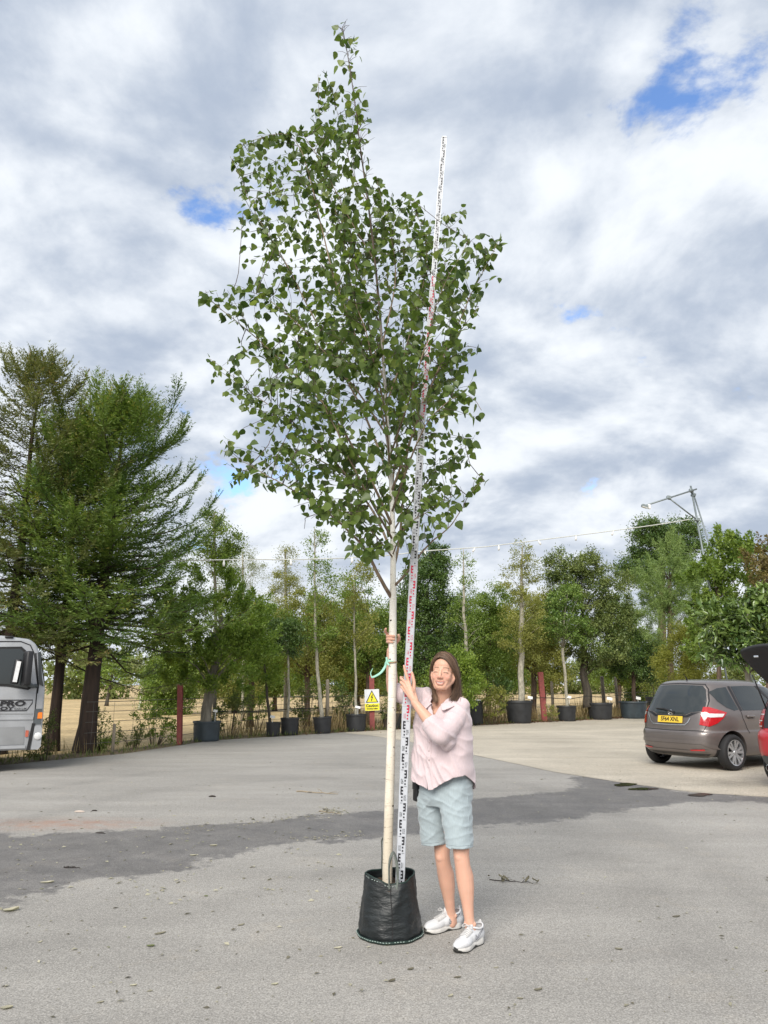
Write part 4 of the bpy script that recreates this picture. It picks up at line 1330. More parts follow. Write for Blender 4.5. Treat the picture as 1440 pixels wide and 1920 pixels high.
def slice_body(levels, xs_front=None, nz=64, na=160, n_rear=5.0):
    """body as stacked plan outlines: levels (z, x_rear, x_front, half_width, exponent)"""
    lv = np.array(levels, float)
    t = np.arange(len(lv), dtype=float)
    # monotone piecewise cubic through the levels
    tt = np.linspace(0, len(lv) - 1, nz)
    def interp(col):
        y = lv[:, col]; d = np.diff(y)
        m = np.zeros(len(y))
        for i in range(1, len(y) - 1):
            m[i] = 0 if d[i - 1] * d[i] <= 0 else 2 * d[i - 1] * d[i] / (d[i - 1] + d[i])
        m[0], m[-1] = d[0], d[-1]
        i = np.minimum(tt.astype(int), len(y) - 2); f = tt - i
        h00, h10, h01, h11 = 2 * f**3 - 3 * f**2 + 1, f**3 - 2 * f**2 + f, -2 * f**3 + 3 * f**2, f**3 - f**2
        return h00 * y[i] + h10 * m[i] + h01 * y[i + 1] + h11 * m[i + 1]
    z, xr, xf, w, ex = [interp(i) for i in range(5)]
    V, F = [], []
    for k in range(nz):
        xc, a = (xr[k] + xf[k]) / 2, (xf[k] - xr[k]) / 2
        for j in range(na):
            th = 2 * math.pi * j / na
            c, s = math.cos(th), math.sin(th)
            # even out the spacing on long sides
            e = 2.0 / ex[k]
            px = abs(c) ** e * (1 if c > 0 else -1)
            py = abs(s) ** e * (1 if s > 0 else -1)
            V.append((xc + a * px, w[k] * py, z[k]))
    for k in range(nz - 1):
        for j in range(na):
            F.append((k * na + j, k * na + (j + 1) % na, (k + 1) * na + (j + 1) % na, (k + 1) * na + j))
    F.append(tuple(reversed(range(na))))
    b = (nz - 1) * na
    F.append(tuple(range(b, b + na)))
    return V, F


def patch(name, poly, o, U, W, d, bvh, off, mat, parent, step=0.05, thick=0.0):
    """outline (u, v) pushed along d onto the body and lifted off by 'off'"""
    o, U, W, d = Vector(o), Vector(U), Vector(W), Vector(d).normalized()
    bm = bmesh.new()
    vs = [bm.verts.new((p[0], p[1], 0)) for p in poly]
    bm.faces.new(vs)
    for ax in (0, 1):
        lo, hi = min(p[ax] for p in poly), max(p[ax] for p in poly)
        n = int((hi - lo) / step)
        for i in range(1, n + 1):
            co = [0, 0, 0]; co[ax] = lo + i * (hi - lo) / (n + 1)
            no = [0, 0, 0]; no[ax] = 1
            bmesh.ops.bisect_plane(bm, geom=bm.verts[:] + bm.edges[:] + bm.faces[:], plane_co=co, plane_no=no)
    bad = []
    for v in bm.verts:
        p = o + U * v.co.x + W * v.co.y
        hit = bvh.ray_cast(p, d)
        if hit[0] is None:
            bad.append(v); continue
        v.co = hit[0] + hit[1] * off
    if bad: bmesh.ops.delete(bm, geom=bad, context='VERTS')
    me = bpy.data.meshes.new(name)
    bm.to_mesh(me); bm.free()
    shade(me)
    return link(name, me, mat, parent)


def strip(pts, w):
    """thin outline along an open polyline, for panel gaps and trims"""
    L, Rr = [], []
    for i, p in enumerate(pts):
        a, b = Vector(pts[max(0, i - 1)]), Vector(pts[min(len(pts) - 1, i + 1)])
        t = (b - a).normalized(); n = Vector((-t.y, t.x))
        L.append((p[0] + n.x * w / 2, p[1] + n.y * w / 2)); Rr.append((p[0] - n.x * w / 2, p[1] - n.y * w / 2))
    return L + Rr[::-1]


def wheel(parent, c, rad, width, sgn, spokes=6, rim_r=0.72, name='wheel'):
    """axis along local Y; sgn is the outer side"""
    w = bpy.data.objects.new(name, None); COL.objects.link(w); w.parent = parent; w.location = c
    h = width / 2
    pr = [(rad * rim_r, -h * 0.9), (rad * 0.80, -h), (rad * 0.95, -h * 0.9), (rad, -h * 0.6), (rad, h * 0.6), (rad * 0.95, h * 0.9), (rad * 0.80, h), (rad * rim_r, h * 0.9)]
    MB().lathe(pr, 48, axis='Y', close=True).build('tyre', MAT['black_rubber'], w, True)
    rr = rad * rim_r
    o = sgn * h
    mb = MB()
    mb.lathe([(rr * 1.01, o * 0.9), (rr * 1.0, o * 1.0), (rr * 0.93, o * 0.96), (rr * 0.9, o * 0.5), (rr * 0.88, -o * 0.7)], 48, axis='Y')
    for k in range(spokes):
        for da in (-0.13, 0.13):
            a = 2 * math.pi * k / spokes + da * 1.0 + 0.2
            a1 = 2 * math.pi * k / spokes + da * 1.5 + 0.2
            p0 = Vector((rr * 0.16 * math.cos(a), o * 0.80, rr * 0.16 * math.sin(a)))
            p1 = Vector((rr * 0.93 * math.cos(a1), o * 0.90, rr * 0.93 * math.sin(a1)))
            t = (p1 - p0).normalized(); s = t.cross(Vector((0, 1, 0))).normalized() * rr * 0.085
            d = Vector((0, -sgn * 0.03, 0))
            q = [p0 - s, p0 + s, p1 + s * 1.25, p1 - s * 1.25]
            mb.add(q + [x + d for x in q], [(0, 1, 2, 3), (7, 6, 5, 4), (0, 4, 5, 1), (1, 5, 6, 2), (2, 6, 7, 3), (3, 7, 4, 0)])
    mb.lathe([(0.001, o * 0.92), (rr * 0.17, o * 0.90), (rr * 0.2, o * 0.78), (rr * 0.2, o * 0.4)], 24, axis='Y')
    autosmooth(mb.build('rim', MAT['alloy'], w, True), 40)
    MB().lathe([(0.001, o * 0.25), (rr * 0.88, o * 0.25)], 32, axis='Y').build('brake_disc', MAT['black_plastic'], w)
    return w


def carve_arches(body, centres, rad, width):
    for c in centres:
        mb = MB().tube([(c[0], c[1] - width / 2, c[2]), (c[0], c[1] + width / 2, c[2])], rad, 40)
        cut = mb.build('cutter', None, None)
        m = body.modifiers.new('arch', 'BOOLEAN'); m.object = cut; m.operation = 'DIFFERENCE'; m.solver = 'EXACT'
        dg = bpy.context.evaluated_depsgraph_get()
        me = bpy.data.meshes.new_from_object(body.evaluated_get(dg))
        body.modifiers.clear()
        body.data = me
        bpy.data.objects.remove(cut)


def grey_car():
    ang = math.atan2(0.51, 0.86)
    fwd = Vector((math.cos(ang), math.sin(ang), 0)); right = Vector((math.sin(ang), -math.cos(ang), 0))
    S = 1.045
    wc = ground(1375, 1445)
    loc = wc - fwd * 0.62 * S - right * 0.76 * S
    root = thing('parked_car', (loc.x, loc.y, 0.004), 'grey bronze hatchback parked tail towards the camera beside the red car', 'car', 'parked cars', ang)
    root.scale = (S, S, S)
    lv = [(0.20, 0.20, 3.70, 0.70, 5), (0.24, 0.10, 3.80, 0.79, 5), (0.31, 0.035, 3.87, 0.825, 5.2), (0.45, 0.0, 3.90, 0.838, 5.4), (0.56, 0.0, 3.90, 0.845, 5.4),
          (0.62, 0.015, 3.88, 0.845, 5.4), (0.66, 0.045, 3.87, 0.838, 5.4), (0.78, 0.065, 3.82, 0.846, 5.2), (0.90, 0.09, 3.70, 0.843, 5), (0.97, 0.115, 3.52, 0.832, 4.8),
          (1.03, 0.15, 3.15, 0.805, 4.5), (1.10, 0.185, 2.85, 0.772, 4.3), (1.22, 0.245, 2.60, 0.722, 4.2), (1.34, 0.32, 2.35, 0.672, 4.1), (1.42, 0.375, 2.15, 0.635, 4),
          (1.465, 0.43, 2.02, 0.59, 3.8), (1.495, 0.52, 1.88, 0.52, 3.4), (1.515, 0.70, 1.65, 0.40, 3.0), (1.525, 0.95, 1.35, 0.18, 2.4)]
    V, F = slice_body(lv, nz=90, na=220)
    body = mesh('body', V, F, MAT['paint_bronze'], root, True)
    bvh = BVHTree.FromPolygons([Vector(v) for v in V], F)
    body.parent = None
    carve_arches(body, [(0.62, -0.78, 0.31), (0.62, 0.78, 0.31), (3.12, -0.78, 0.31), (3.12, 0.78, 0.31)], 0.345, 0.6)
    body.parent = root
    body.data.materials.clear(); body.data.materials.append(MAT['paint_bronze'])
    autosmooth(body, 40)
    # dark floor and arch liners so nothing shows through
    MB().box((1.9, 0, 0.30), (2.9, 1.15, 0.2), bevel=0.04).build('underbody', MAT['seam'], root)
    X, Z = Vector((1, 0, 0)), Vector((0, 0, 1))
    YR = Vector((0, -1, 0))
    # rear view coordinates: u to the car's right, v up
    def rear(name, poly, off, mat, step=0.05): return patch(name, poly, (-1, 0, 0), YR, Z, X, bvh, off, mat, root, step)
    def side(name, poly, off, mat, step=0.06): return patch(name, poly, (0, -2, 0), X, Z, (0, 1, 0), bvh, off, mat, root, step)
    glass = [(-0.60, 0.985), (-0.585, 1.15), (-0.52, 1.34), (-0.46, 1.405), (0, 1.425), (0.46, 1.405), (0.52, 1.34), (0.585, 1.15), (0.60, 0.985), (0.40, 0.955), (0.30, 0.915), (-0.30, 0.915), (-0.40, 0.955)]
    rear('rear_window', glass, 0.004, MAT['glass_dark'])
    rear('garnish', [(-0.56, 0.965), (-0.42, 0.95), (-0.32, 0.905), (0.32, 0.905), (0.42, 0.95), (0.56, 0.965), (0.34, 0.87), (-0.34, 0.87)], 0.006, MAT['black_plastic'])
    rear('chrome_trim', strip([(-0.52, 0.93), (-0.44, 0.80), (-0.38, 0.745), (0, 0.735), (0.30, 0.745), (0.36, 0.79), (0.40, 0.86)], 0.018), 0.008, MAT['alloy'], 0.03)
    rear('tailgate_gap', strip([(-0.70, 0.97), (-0.68, 0.80), (-0.62, 0.655), (0, 0.645), (0.62, 0.655), (0.68, 0.80), (0.70, 0.97)], 0.012), 0.003, MAT['seam'], 0.04)
    rear('window_gap', strip([(-0.625, 0.97), (-0.61, 1.15), (-0.545, 1.35), (-0.48, 1.43), (0, 1.448), (0.48, 1.43), (0.545, 1.35), (0.61, 1.15), (0.625, 0.97)], 0.014), 0.003, MAT['seam'], 0.04)
    bp = rear('bumper_step', [(-0.70, 0.43), (-0.62, 0.50), (0.62, 0.50), (0.74, 0.42), (0.76, 0.34), (0.60, 0.44), (-0.60, 0.44)], 0.012, MAT['paint_bronze'])
    rear('bumper_line', strip([(-0.66, 0.335), (-0.5, 0.315), (0.5, 0.315), (0.66, 0.335)], 0.03), 0.012, MAT['paint_bronze'], 0.04)
    rear('lower_valance', [(-0.60, 0.235), (0.60, 0.235), (0.66, 0.275), (-0.66, 0.275)], 0.004, MAT['black_plastic'])
    for s in (-1, 1):
        rear('reflector', [(s * 0.40, 0.325), (s * 0.62, 0.335), (s * 0.62, 0.36), (s * 0.40, 0.345)], 0.018, MAT['lamp_red'])
    # number plate
    g = bvh.ray_cast(Vector((-1, 0, 0.83)), X)[0]
    pl = MB().box((g.x - 0.02, 0, 0.83), (0.012, 0.52, 0.115), Matrix.Rotation(R(12), 3, 'Y'), bevel=0.002).build('number_plate', MAT['plate_yellow'], root)
    V2, F2 = text_mesh('SF64 XNL', 0.105, xs=0.88, bold=0.0025)
    rot = Matrix.Rotation(R(12), 3, 'Y')
    mesh('lettering', [rot @ Vector((-0.009, -v[0], v[1])) + Vector((g.x - 0.02, 0, 0.83)) for v in V2], F2, MAT['ink'], pl)
    # badge: a rounded H in a ring
    g = bvh.ray_cast(Vector((-1, 0, 0.945)), X)[0]
    ring = MB()
    pts = [Vector((g.x - 0.018, 0.052 * math.cos(a) * (1 - 0.12 * math.sin(a)), 0.945 + 0.043 * math.sin(a))) for a in np.linspace(0, 2 * math.pi, 25)]
    ring.tube(pts, 0.006, 6, cap=False)
    for s in (-1, 1):
        ring.tube([Vector((g.x - 0.018, s * 0.030, 0.978)), Vector((g.x - 0.018, s * 0.020, 0.945)), Vector((g.x - 0.018, s * 0.026, 0.912))], 0.007, 6)
    ring.tube([Vector((g.x - 0.018, -0.02, 0.942)), Vector((g.x - 0.018, 0.02, 0.942))], 0.006, 6)
    ring.build('badge', MAT['chrome'], root, True)
    # wiper and aerial
    a = bvh.ray_cast(Vector((-1, 0, 0.965)), X)[0]; b = bvh.ray_cast(Vector((-1, 0.34, 1.01)), X)[0]; c = bvh.ray_cast(Vector((-1, -0.08, 0.95)), X)[0]
    MB().tube([c + Vector((-0.03, 0, 0)), a.lerp(b, 0.4) + Vector((-0.035, 0, 0.025)), b + Vector((-0.025, 0, 0))], [0.022, 0.013, 0.010], 6).build('rear_wiper', MAT['black_plastic'], root)
    MB().tube([(0.62, 0, 1.50), (0.58, 0, 1.56), (0.53, 0, 1.62)], [0.018, 0.008, 0.004], 6).build('aerial', MAT['black_plastic'], root)
    sp = MB()
    # tail lamps wrap round the corner, seen along the diagonal
    for s, nm in ((-1, 'tail_lamp'), (1, 'tail_lamp')):
        D = Vector((0.7071, -0.7071 * s, 0)); U = Vector((0.7071, 0.7071 * s, 0))
        o = D * -1.5
        def corner(name, poly, off, mat, par):
            return patch(name, poly, o, U, Z, D, bvh, off, mat, par, 0.03)
        lamp = corner('tail_lamp', [(0.47, 0.755), (0.52, 0.94), (0.57, 1.045), (0.66, 1.045), (0.95, 0.955), (0.87, 0.86), (0.76, 0.78), (0.62, 0.725)], 0.012, MAT['lamp_red'], root)
        corner('clear_band', [(0.52, 0.90), (0.525, 0.94), (0.90, 0.935), (0.86, 0.885), (0.66, 0.875)], 0.016, MAT['lamp_clear'], lamp)
    # side glass, gaps, handle
    side('quarter_window', [(0.42, 1.30), (0.60, 1.365), (0.80, 1.385), (0.86, 1.0), (0.74, 0.985), (0.60, 1.035), (0.48, 1.14)], 0.004, MAT['glass_dark'])
    side('door_window', [(0.93, 1.395), (1.30, 1.405), (1.60, 1.40), (1.92, 1.07), (1.86, 0.985), (0.96, 0.985)], 0.004, MAT['glass_dark'])
    side('door_window', [(1.72, 1.395), (2.05, 1.37), (2.62, 1.06), (2.55, 0.985), (2.0, 0.985), (1.98, 1.06)], 0.004, MAT['glass_dark'])
    side('window_pillar', [(0.845, 1.395), (0.905, 1.40), (0.94, 0.98), (0.885, 0.98)], 0.006, MAT['black_plastic'])
    side('window_pillar', [(1.62, 1.405), (1.70, 1.40), (2.0, 1.0), (1.94, 0.985), (1.93, 1.06)], 0.006, MAT['black_plastic'])
    side('door_gap', strip([(0.90, 0.975), (0.92, 0.85), (1.0, 0.70), (1.06, 0.60)], 0.013), 0.003, MAT['seam'], 0.03)
    side('door_gap', strip([(1.96, 0.975), (1.98, 0.6), (1.95, 0.33)], 0.013), 0.003, MAT['seam'], 0.03)
    h = bvh.ray_cast(Vector((1.10, -2, 0.885)), Vector((0, 1, 0)))[0]
    MB().box(h + Vector((0.02, -0.018, 0)), (0.21, 0.035, 0.045), bevel=0.015).build('door_handle', MAT['paint_bronze'], root, True)
    side('handle_recess', [(1.03, 0.85), (1.20, 0.85), (1.20, 0.875), (1.03, 0.875)], 0.003, MAT['seam'])
    for c, s in (((0.62, -0.755, 0.295), -1), ((0.62, 0.755, 0.295), 1), ((3.12, -0.755, 0.295), -1), ((3.12, 0.755, 0.295), 1)):
        wheel(root, c, 0.297, 0.185, s)
    side('mud_guard', [(0.28, 0.23), (0.335, 0.23), (0.31, 0.40), (0.27, 0.36)], 0.006, MAT['black_plastic'])
    return root, ang


def red_car(ang):
    fwd = Vector((math.cos(ang), math.sin(ang), 0)); right = Vector((math.sin(ang), -math.cos(ang), 0))
    cr = at(1417, 1400, 11.9)
    loc = Vector((cr.x, cr.y, 0)) - fwd * 0.22 + right * 0.80
    root = thing('parked_car', (loc.x, loc.y, 0.0), 'red hatchback cut by the right edge with its tailgate raised', 'car', 'parked cars', ang)
    lv = [(0.24, 0.30, 3.7, 0.74, 5), (0.30, 0.14, 3.8, 0.82, 5), (0.42, 0.05, 3.88, 0.86, 5), (0.55, 0.0, 3.9, 0.875, 5), (0.70, 0.0, 3.9, 0.88, 5), (0.78, 0.03, 3.85, 0.88, 5), (0.84, 0.13, 3.8, 0.875, 5.5),
          (0.95, 0.15, 3.7, 0.87, 5.5), (1.08, 0.19, 3.3, 0.85, 5), (1.2, 0.24, 2.8, 0.80, 4.6), (1.34, 0.31, 2.5, 0.74, 4.3), (1.44, 0.38, 2.3, 0.69, 4), (1.50, 0.46, 2.1, 0.62, 3.7), (1.53, 0.62, 1.9, 0.48, 3.2), (1.545, 0.9, 1.5, 0.2, 2.4)]
    V, F = slice_body(lv, nz=70, na=180)
    body = mesh('body', V, F, MAT['paint_red'], root, True)
    bvh = BVHTree.FromPolygons([Vector(v) for v in V], F)
    body.parent = None
    carve_arches(body, [(0.75, -0.80, 0.32), (0.75, 0.80, 0.32)], 0.36, 0.6)
    body.parent = root
    body.data.materials.clear(); body.data.materials.append(MAT['paint_red'])
    autosmooth(body, 40)
    X, Z = Vector((1, 0, 0)), Vector((0, 0, 1)); YR = Vector((0, -1, 0))
    def rear(name, poly, off, mat, step=0.05): return patch(name, poly, (-1, 0, 0), YR, Z, X, bvh, off, mat, root, step)
    rear('boot_opening', [(-0.60, 0.86), (-0.60, 1.2), (-0.52, 1.42), (0, 1.46), (0.52, 1.42), (0.60, 1.2), (0.60, 0.86)], 0.005, MAT['interior'])
    rear('boot_seal', strip([(-0.62, 0.84), (-0.625, 1.2), (-0.54, 1.44), (0, 1.48), (0.54, 1.44), (0.625, 1.2), (0.62, 0.84)], 0.03), 0.012, MAT['black_rubber'])
    rear('lower_bumper', [(-0.74, 0.27), (0.74, 0.27), (0.80, 0.40), (0.60, 0.47), (-0.60, 0.47), (-0.80, 0.40)], 0.006, MAT['grey_plastic'])
    for s in (-1, 1):
        D = Vector((0.7071, -0.7071 * s, 0)); U = Vector((0.7071, 0.7071 * s, 0)); o = D * -1.5
        lamp = patch('tail_lamp', [(0.58, 0.86), (0.58, 1.06), (0.62, 1.13), (0.80, 1.10), (0.80, 0.86)], o, U, Z, D, bvh, 0.014, MAT['lamp_red'], root, 0.03)
        for zz in (0.88, 0.96, 1.05):
            patch('lamp_bar', strip([(0.58, zz), (0.80, zz)], 0.014), o, U, Z, D, bvh, 0.02, MAT['lamp_clear'], lamp, 0.03)
        # exhaust
        MB().lathe([(0.045, -0.06), (0.052, -0.06), (0.052, 0.12), (0.042, 0.12), (0.040, -0.05)], 20, c=(0.10, s * 0.50, 0.30), axis='X').build('exhaust_pipe', MAT['chrome'], root, True)
    # raised tailgate: a dished panel hinged at the roof's rear edge
    hinge = Vector((0.42, 0, 1.50))
    mb = MB()
    nu, nv = 12, 14
    def P(u, v, d):
        w = 0.49 + 0.08 * math.sin(u * 2.6)
        w *= 1 - 0.45 * max(0, u - 0.8) ** 2 * 6
        y = (v * 2 - 1) * w
        x = -u * 0.86 + 0.06 * (abs(v * 2 - 1) ** 2) * u
        z = 0.46 * u + 0.14 * math.sin(u * 2.2) - 0.07 * abs(v * 2 - 1) ** 2.5 + d
        return hinge + Vector((x, y, z))
    V = [P(i / nu, j / nv, 0.0) for i in range(nu + 1) for j in range(nv + 1)]
    n0 = len(V)
    V += [P(i / nu, j / nv, -0.035 - 0.03 * math.sin(i / nu * 3.1)) for i in range(nu + 1) for j in range(nv + 1)]
    F, mi = [], []
    for i in range(nu):
        for j in range(nv):
            a = i * (nv + 1) + j
            F.append((a, a + 1, a + nv + 2, a + nv + 1)); mi.append(0)
            F.append((n0 + a, n0 + a + nv + 1, n0 + a + nv + 2, n0 + a + 1)); mi.append(1)
    ring = [j for j in range(nv + 1)] + [i * (nv + 1) + nv for i in range(1, nu + 1)] + [nu * (nv + 1) + j for j in range(nv - 1, -1, -1)] + [i * (nv + 1) for i in range(nu - 1, 0, -1)]
    for a, b in zip(ring, ring[1:] + ring[:1]):
        F.append((a, n0 + a, n0 + b, b)); mi.append(1)
    mb.v, mb.f, mb.m = [tuple(v) for v in V], F, mi
    tg = mb.build('tailgate', [MAT['paint_red'], MAT['interior']], root, True)
    MB().box(hinge + Vector((-0.76, 0.26, 0.40)), (0.03, 0.08, 0.03), bevel=0.008).build('latch', MAT['chrome'], tg)
    for s in (-1, 1):
        MB().tube([(0.30, s * 0.60, 1.10), hinge + Vector((-0.45, s * 0.56, 0.14))], 0.011, 8).build('gas_strut', MAT['black_plastic'], root, True)
    for c, s in (((0.75, -0.78, 0.305), -1), ((0.75, 0.78, 0.305), 1), ((3.1, 0.78, 0.305), 1), ((3.1, -0.78, 0.305), -1)):
        wheel(root, c, 0.305, 0.19, s, spokes=5)
    MB().box((1.9, 0, 0.32), (2.9, 1.1, 0.2), bevel=0.04).build('underbody', MAT['seam'], root)


def truck():
    th = R(27)
    fwd = Vector((math.cos(th), math.sin(th), 0))
    left = Vector((-math.sin(th), math.cos(th), 0))
    HW = 1.08
    c = at(76, 1400, 14.0)
    loc = Vector((c.x, c.y, 0)) + left * HW
    root = thing('parked_truck', (loc.x, loc.y, 0), 'silver lorry cab with black lettering on its door at the left edge', 'truck', None, th)
    # side outline of the cab, x forward, front bumper at 0
    out = [(-2.0, 0.62), (-1.55, 0.62), (-1.45, 0.40), (-0.62, 0.36), (-0.05, 0.36), (0.0, 0.44), (0.0, 0.86), (-0.01, 1.10), (-0.02, 1.44), (-0.06, 1.60), (-0.17, 2.05), (-0.24, 2.22), (-0.36, 2.31), (-0.8, 2.36), (-1.9, 2.38), (-2.0, 2.32)]
    bm = bmesh.new()
    vs = [bm.verts.new((x, -HW, z)) for x, z in out]
    f = bm.faces.new(vs)
    r = bmesh.ops.extrude_face_region(bm, geom=[f])
    for v in r['geom']:
        if isinstance(v, bmesh.types.BMVert): v.co.y = HW
    bmesh.ops.recalc_face_normals(bm, faces=bm.faces[:])
    ed = [e for e in bm.edges if e.calc_face_angle(0) > R(25)]
    bmesh.ops.bevel(bm, geom=ed, offset=0.055, segments=4, affect='EDGES', profile=0.5, clamp_overlap=True)
    me = bpy.data.meshes.new('body'); bm.to_mesh(me); bm.free()
    body = link('body', me, MAT['paint_silver'], root)
    autosmooth(body, 30)
    y0 = -HW
    X, Z, O = Vector((1, 0, 0)), Vector((0, 0, 1)), Vector((0, 0, 0))

    def flat(name, poly, d, mat, par=root, thick=0.012):
        """plate on the driver's side, d proud of the panel"""
        mb = MB().prism(poly, 0, thick, (X, Z, Vector((0, 1, 0))), (0, y0 - d, 0))
        return mb.build(name, mat, par)

    def off(poly, d):
        """outline moved in by d"""
        c = Vector((sum(p[0] for p in poly) / len(poly), sum(p[1] for p in poly) / len(poly)))
        return [tuple(Vector(p) + (c - Vector(p)).normalized() * d) for p in poly]
    win = [(-1.30, 1.50), (-1.30, 2.14), (-0.48, 2.17), (-0.40, 2.10), (-0.24, 1.44), (-0.30, 1.40), (-0.62, 1.46)]
    fr = flat('window_frame', win, 0.010, MAT['black_rubber'])
    flat('window_glass', off(win, 0.045), 0.016, MAT['glass_dark'], fr)
    # lines of the door
    def line(name, pts, w, mat, d=0.006): return flat(name, strip(pts, w), d, mat)
    line('door_gap', [(-1.42, 2.24), (-0.5, 2.26), (-0.34, 2.20), (-0.26, 2.05), (-0.15, 1.50), (-0.15, 0.82), (-0.17, 0.66)], 0.018, MAT['seam'])
    line('door_gap', [(-1.42, 2.24), (-1.42, 0.66)], 0.018, MAT['seam'])
    line('door_crease', [(-1.42, 1.00), (-0.18, 0.985)], 0.02, MAT['paint_silver_dull'])
    line('door_highlight', [(-1.42, 0.92), (-0.17, 0.91)], 0.05, MAT['paint_silver'], 0.018)
    flat('step_panel', [(-1.40, 0.46), (-1.40, 0.76), (-0.30, 0.765), (-0.28, 0.46)], 0.010, MAT['paint_silver_dull'])
    line('sill_trim', [(-1.42, 0.42), (-0.25, 0.42)], 0.05, MAT['paint_silver'], 0.02)
    line('bumper_gap', [(-0.20, 0.36), (-0.15, 0.82)], 0.055, MAT['seam'], 0.014)
    # wind deflector beside the screen
    scr = [(-0.155, 2.06), (-0.20, 2.07), (-0.13, 1.50), (-0.045, 1.46), (-0.09, 1.62)]
    flat('screen_side', scr, 0.014, MAT['glass_dark'])
    line('pillar_gap', [(-0.235, 2.06), (-0.135, 1.45), (-0.14, 1.34)], 0.022, MAT['seam'])
    fs = MB()
    fs.add([(-0.045, -0.92, 1.52), (-0.045, 0.92, 1.52), (-0.165, 0.90, 2.10), (-0.165, -0.90, 2.10)], [(0, 1, 2, 3)])
    for i in range(4): pass
    o = fs.build('windscreen', MAT['glass_dark'], root)
    o.location = (0.022, 0, 0.005)
    # dark corner panel with the indicator, bumper lamp
    flat('corner_panel', [(-0.15, 0.80), (-0.15, 1.07), (-0.035, 1.07), (-0.03, 0.80)], 0.012, MAT['grey_plastic'])
    flat('indicator', [(-0.10, 0.90), (-0.10, 0.99), (-0.085, 1.01), (-0.025, 1.01), (-0.02, 0.90)], 0.022, MAT['lamp_amber'])
    flat('side_marker', [(-0.27, 0.59), (-0.27, 0.70), (-0.22, 0.70), (-0.22, 0.59)], 0.024, MAT['marker'])
    flat('bumper_corner', [(-0.155, 0.37), (-0.13, 0.77), (-0.03, 0.77), (0.0, 0.72), (0.0, 0.42), (-0.04, 0.365)], 0.016, MAT['paint_silver'])
    MB().lathe([(0.001, 0.0), (0.05, 0.004), (0.062, 0.012), (0.066, 0.03)], 24, c=(-0.06, y0 - 0.045, 0.595), axis='Y').build('fog_lamp', MAT['lamp_clear'], root, True)
    MB().box((-0.70, y0 + 0.01, 2.335), (0.14, 0.08, 0.04), bevel=0.015).build('roof_lamp', MAT['black_plastic'], root, True)
    # mirrors on an arm
    arm = MB().tube([(-0.17, y0, 1.47), (-0.24, y0 - 0.16, 1.47), (-0.30, y0 - 0.26, 1.50)], 0.035, 10).build('mirror_arm', MAT['grey_plastic'], root, True)
    MB().box((-0.36, y0 - 0.30, 1.78), (0.12, 0.20, 0.60), Matrix.Rotation(R(18), 3, 'Z'), bevel=0.035).build('mirror', MAT['black_plastic'], root, True)
    MB().box((-0.52, y0 - 0.22, 1.72), (0.10, 0.20, 0.44), Matrix.Rotation(R(-15), 3, 'Z') @ Matrix.Rotation(R(6), 3, 'Y'), bevel=0.03).build('mirror', MAT['black_plastic'], root, True)
    MB().box((-0.52, y0 - 0.327, 1.72), (0.07, 0.01, 0.36), Matrix.Rotation(R(-15), 3, 'Z') @ Matrix.Rotation(R(6), 3, 'Y')).build('mirror_glass', MAT['lamp_clear'], root)
    # lettering in its frame
    fr2 = [(-1.40, 1.045), (-0.29, 1.04), (-0.21, 1.17), (-0.205, 1.225), (-1.40, 1.23)]
    dec = flat('lettering_frame', strip(fr2 + [fr2[0]], 0.016), 0.006, MAT['ink'])
    for s, size, cx, cz, xs, sh, bold in (('PRO', 0.118, -0.53, 1.163, 1.8, 0.10, 0.006), ('ALLOY', 0.080, -0.74, 1.080, 1.85, 0.10, 0.004), ('CO.UK', 0.046, -0.39, 1.073, 1.45, 0.10, 0.001)):
        V, F = text_mesh(s, size, xs=xs, shear=sh, bold=bold)
        mesh('lettering', [(cx + v[0], y0 - 0.016, cz + v[1]) for v in V], F, MAT['ink'], dec)
    # chassis and wheels, load bed behind the cab
    wheel(root, (-1.02, y0 + 0.14, 0.40), 0.40, 0.25, -1, 8, 0.6)
    wheel(root, (-1.02, HW - 0.14, 0.40), 0.40, 0.25, 1, 8, 0.6)
    wheel(root, (-4.4, y0 + 0.14, 0.40), 0.40, 0.25, -1, 8, 0.6)
    wheel(root, (-4.4, HW - 0.14, 0.40), 0.40, 0.25, 1, 8, 0.6)
    MB().box((-3.2, 0, 0.62), (5.2, 0.9, 0.22), bevel=0.02).build('chassis', MAT['seam'], root)
    MB().box((-3.9, 0, 0.92), (3.7, 2.2, 0.3), bevel=0.03).build('load_bed', MAT['paint_silver_dull'], root)


_r, _a = grey_car()
red_car(_a)
truck()

# ------------------------------------------------------------------ grow bag, birch, staff
BAGC = ground(731, 1752)


def smooth_path(P, n=6):
    out = []
    for i in range(len(P) - 1):
        p0, p1, p2, p3 = P[max(0, i - 1)], P[i], P[i + 1], P[min(len(P) - 1, i + 2)]
        for k in range(n):
            t = k / n
            out.append(0.5 * ((2 * p1) + (p2 - p0) * t + (2 * p0 - 5 * p1 + 4 * p2 - p3) * t * t + (3 * p1 - p0 - 3 * p2 + p3) * t ** 3))
    out.append(P[-1])
    return out


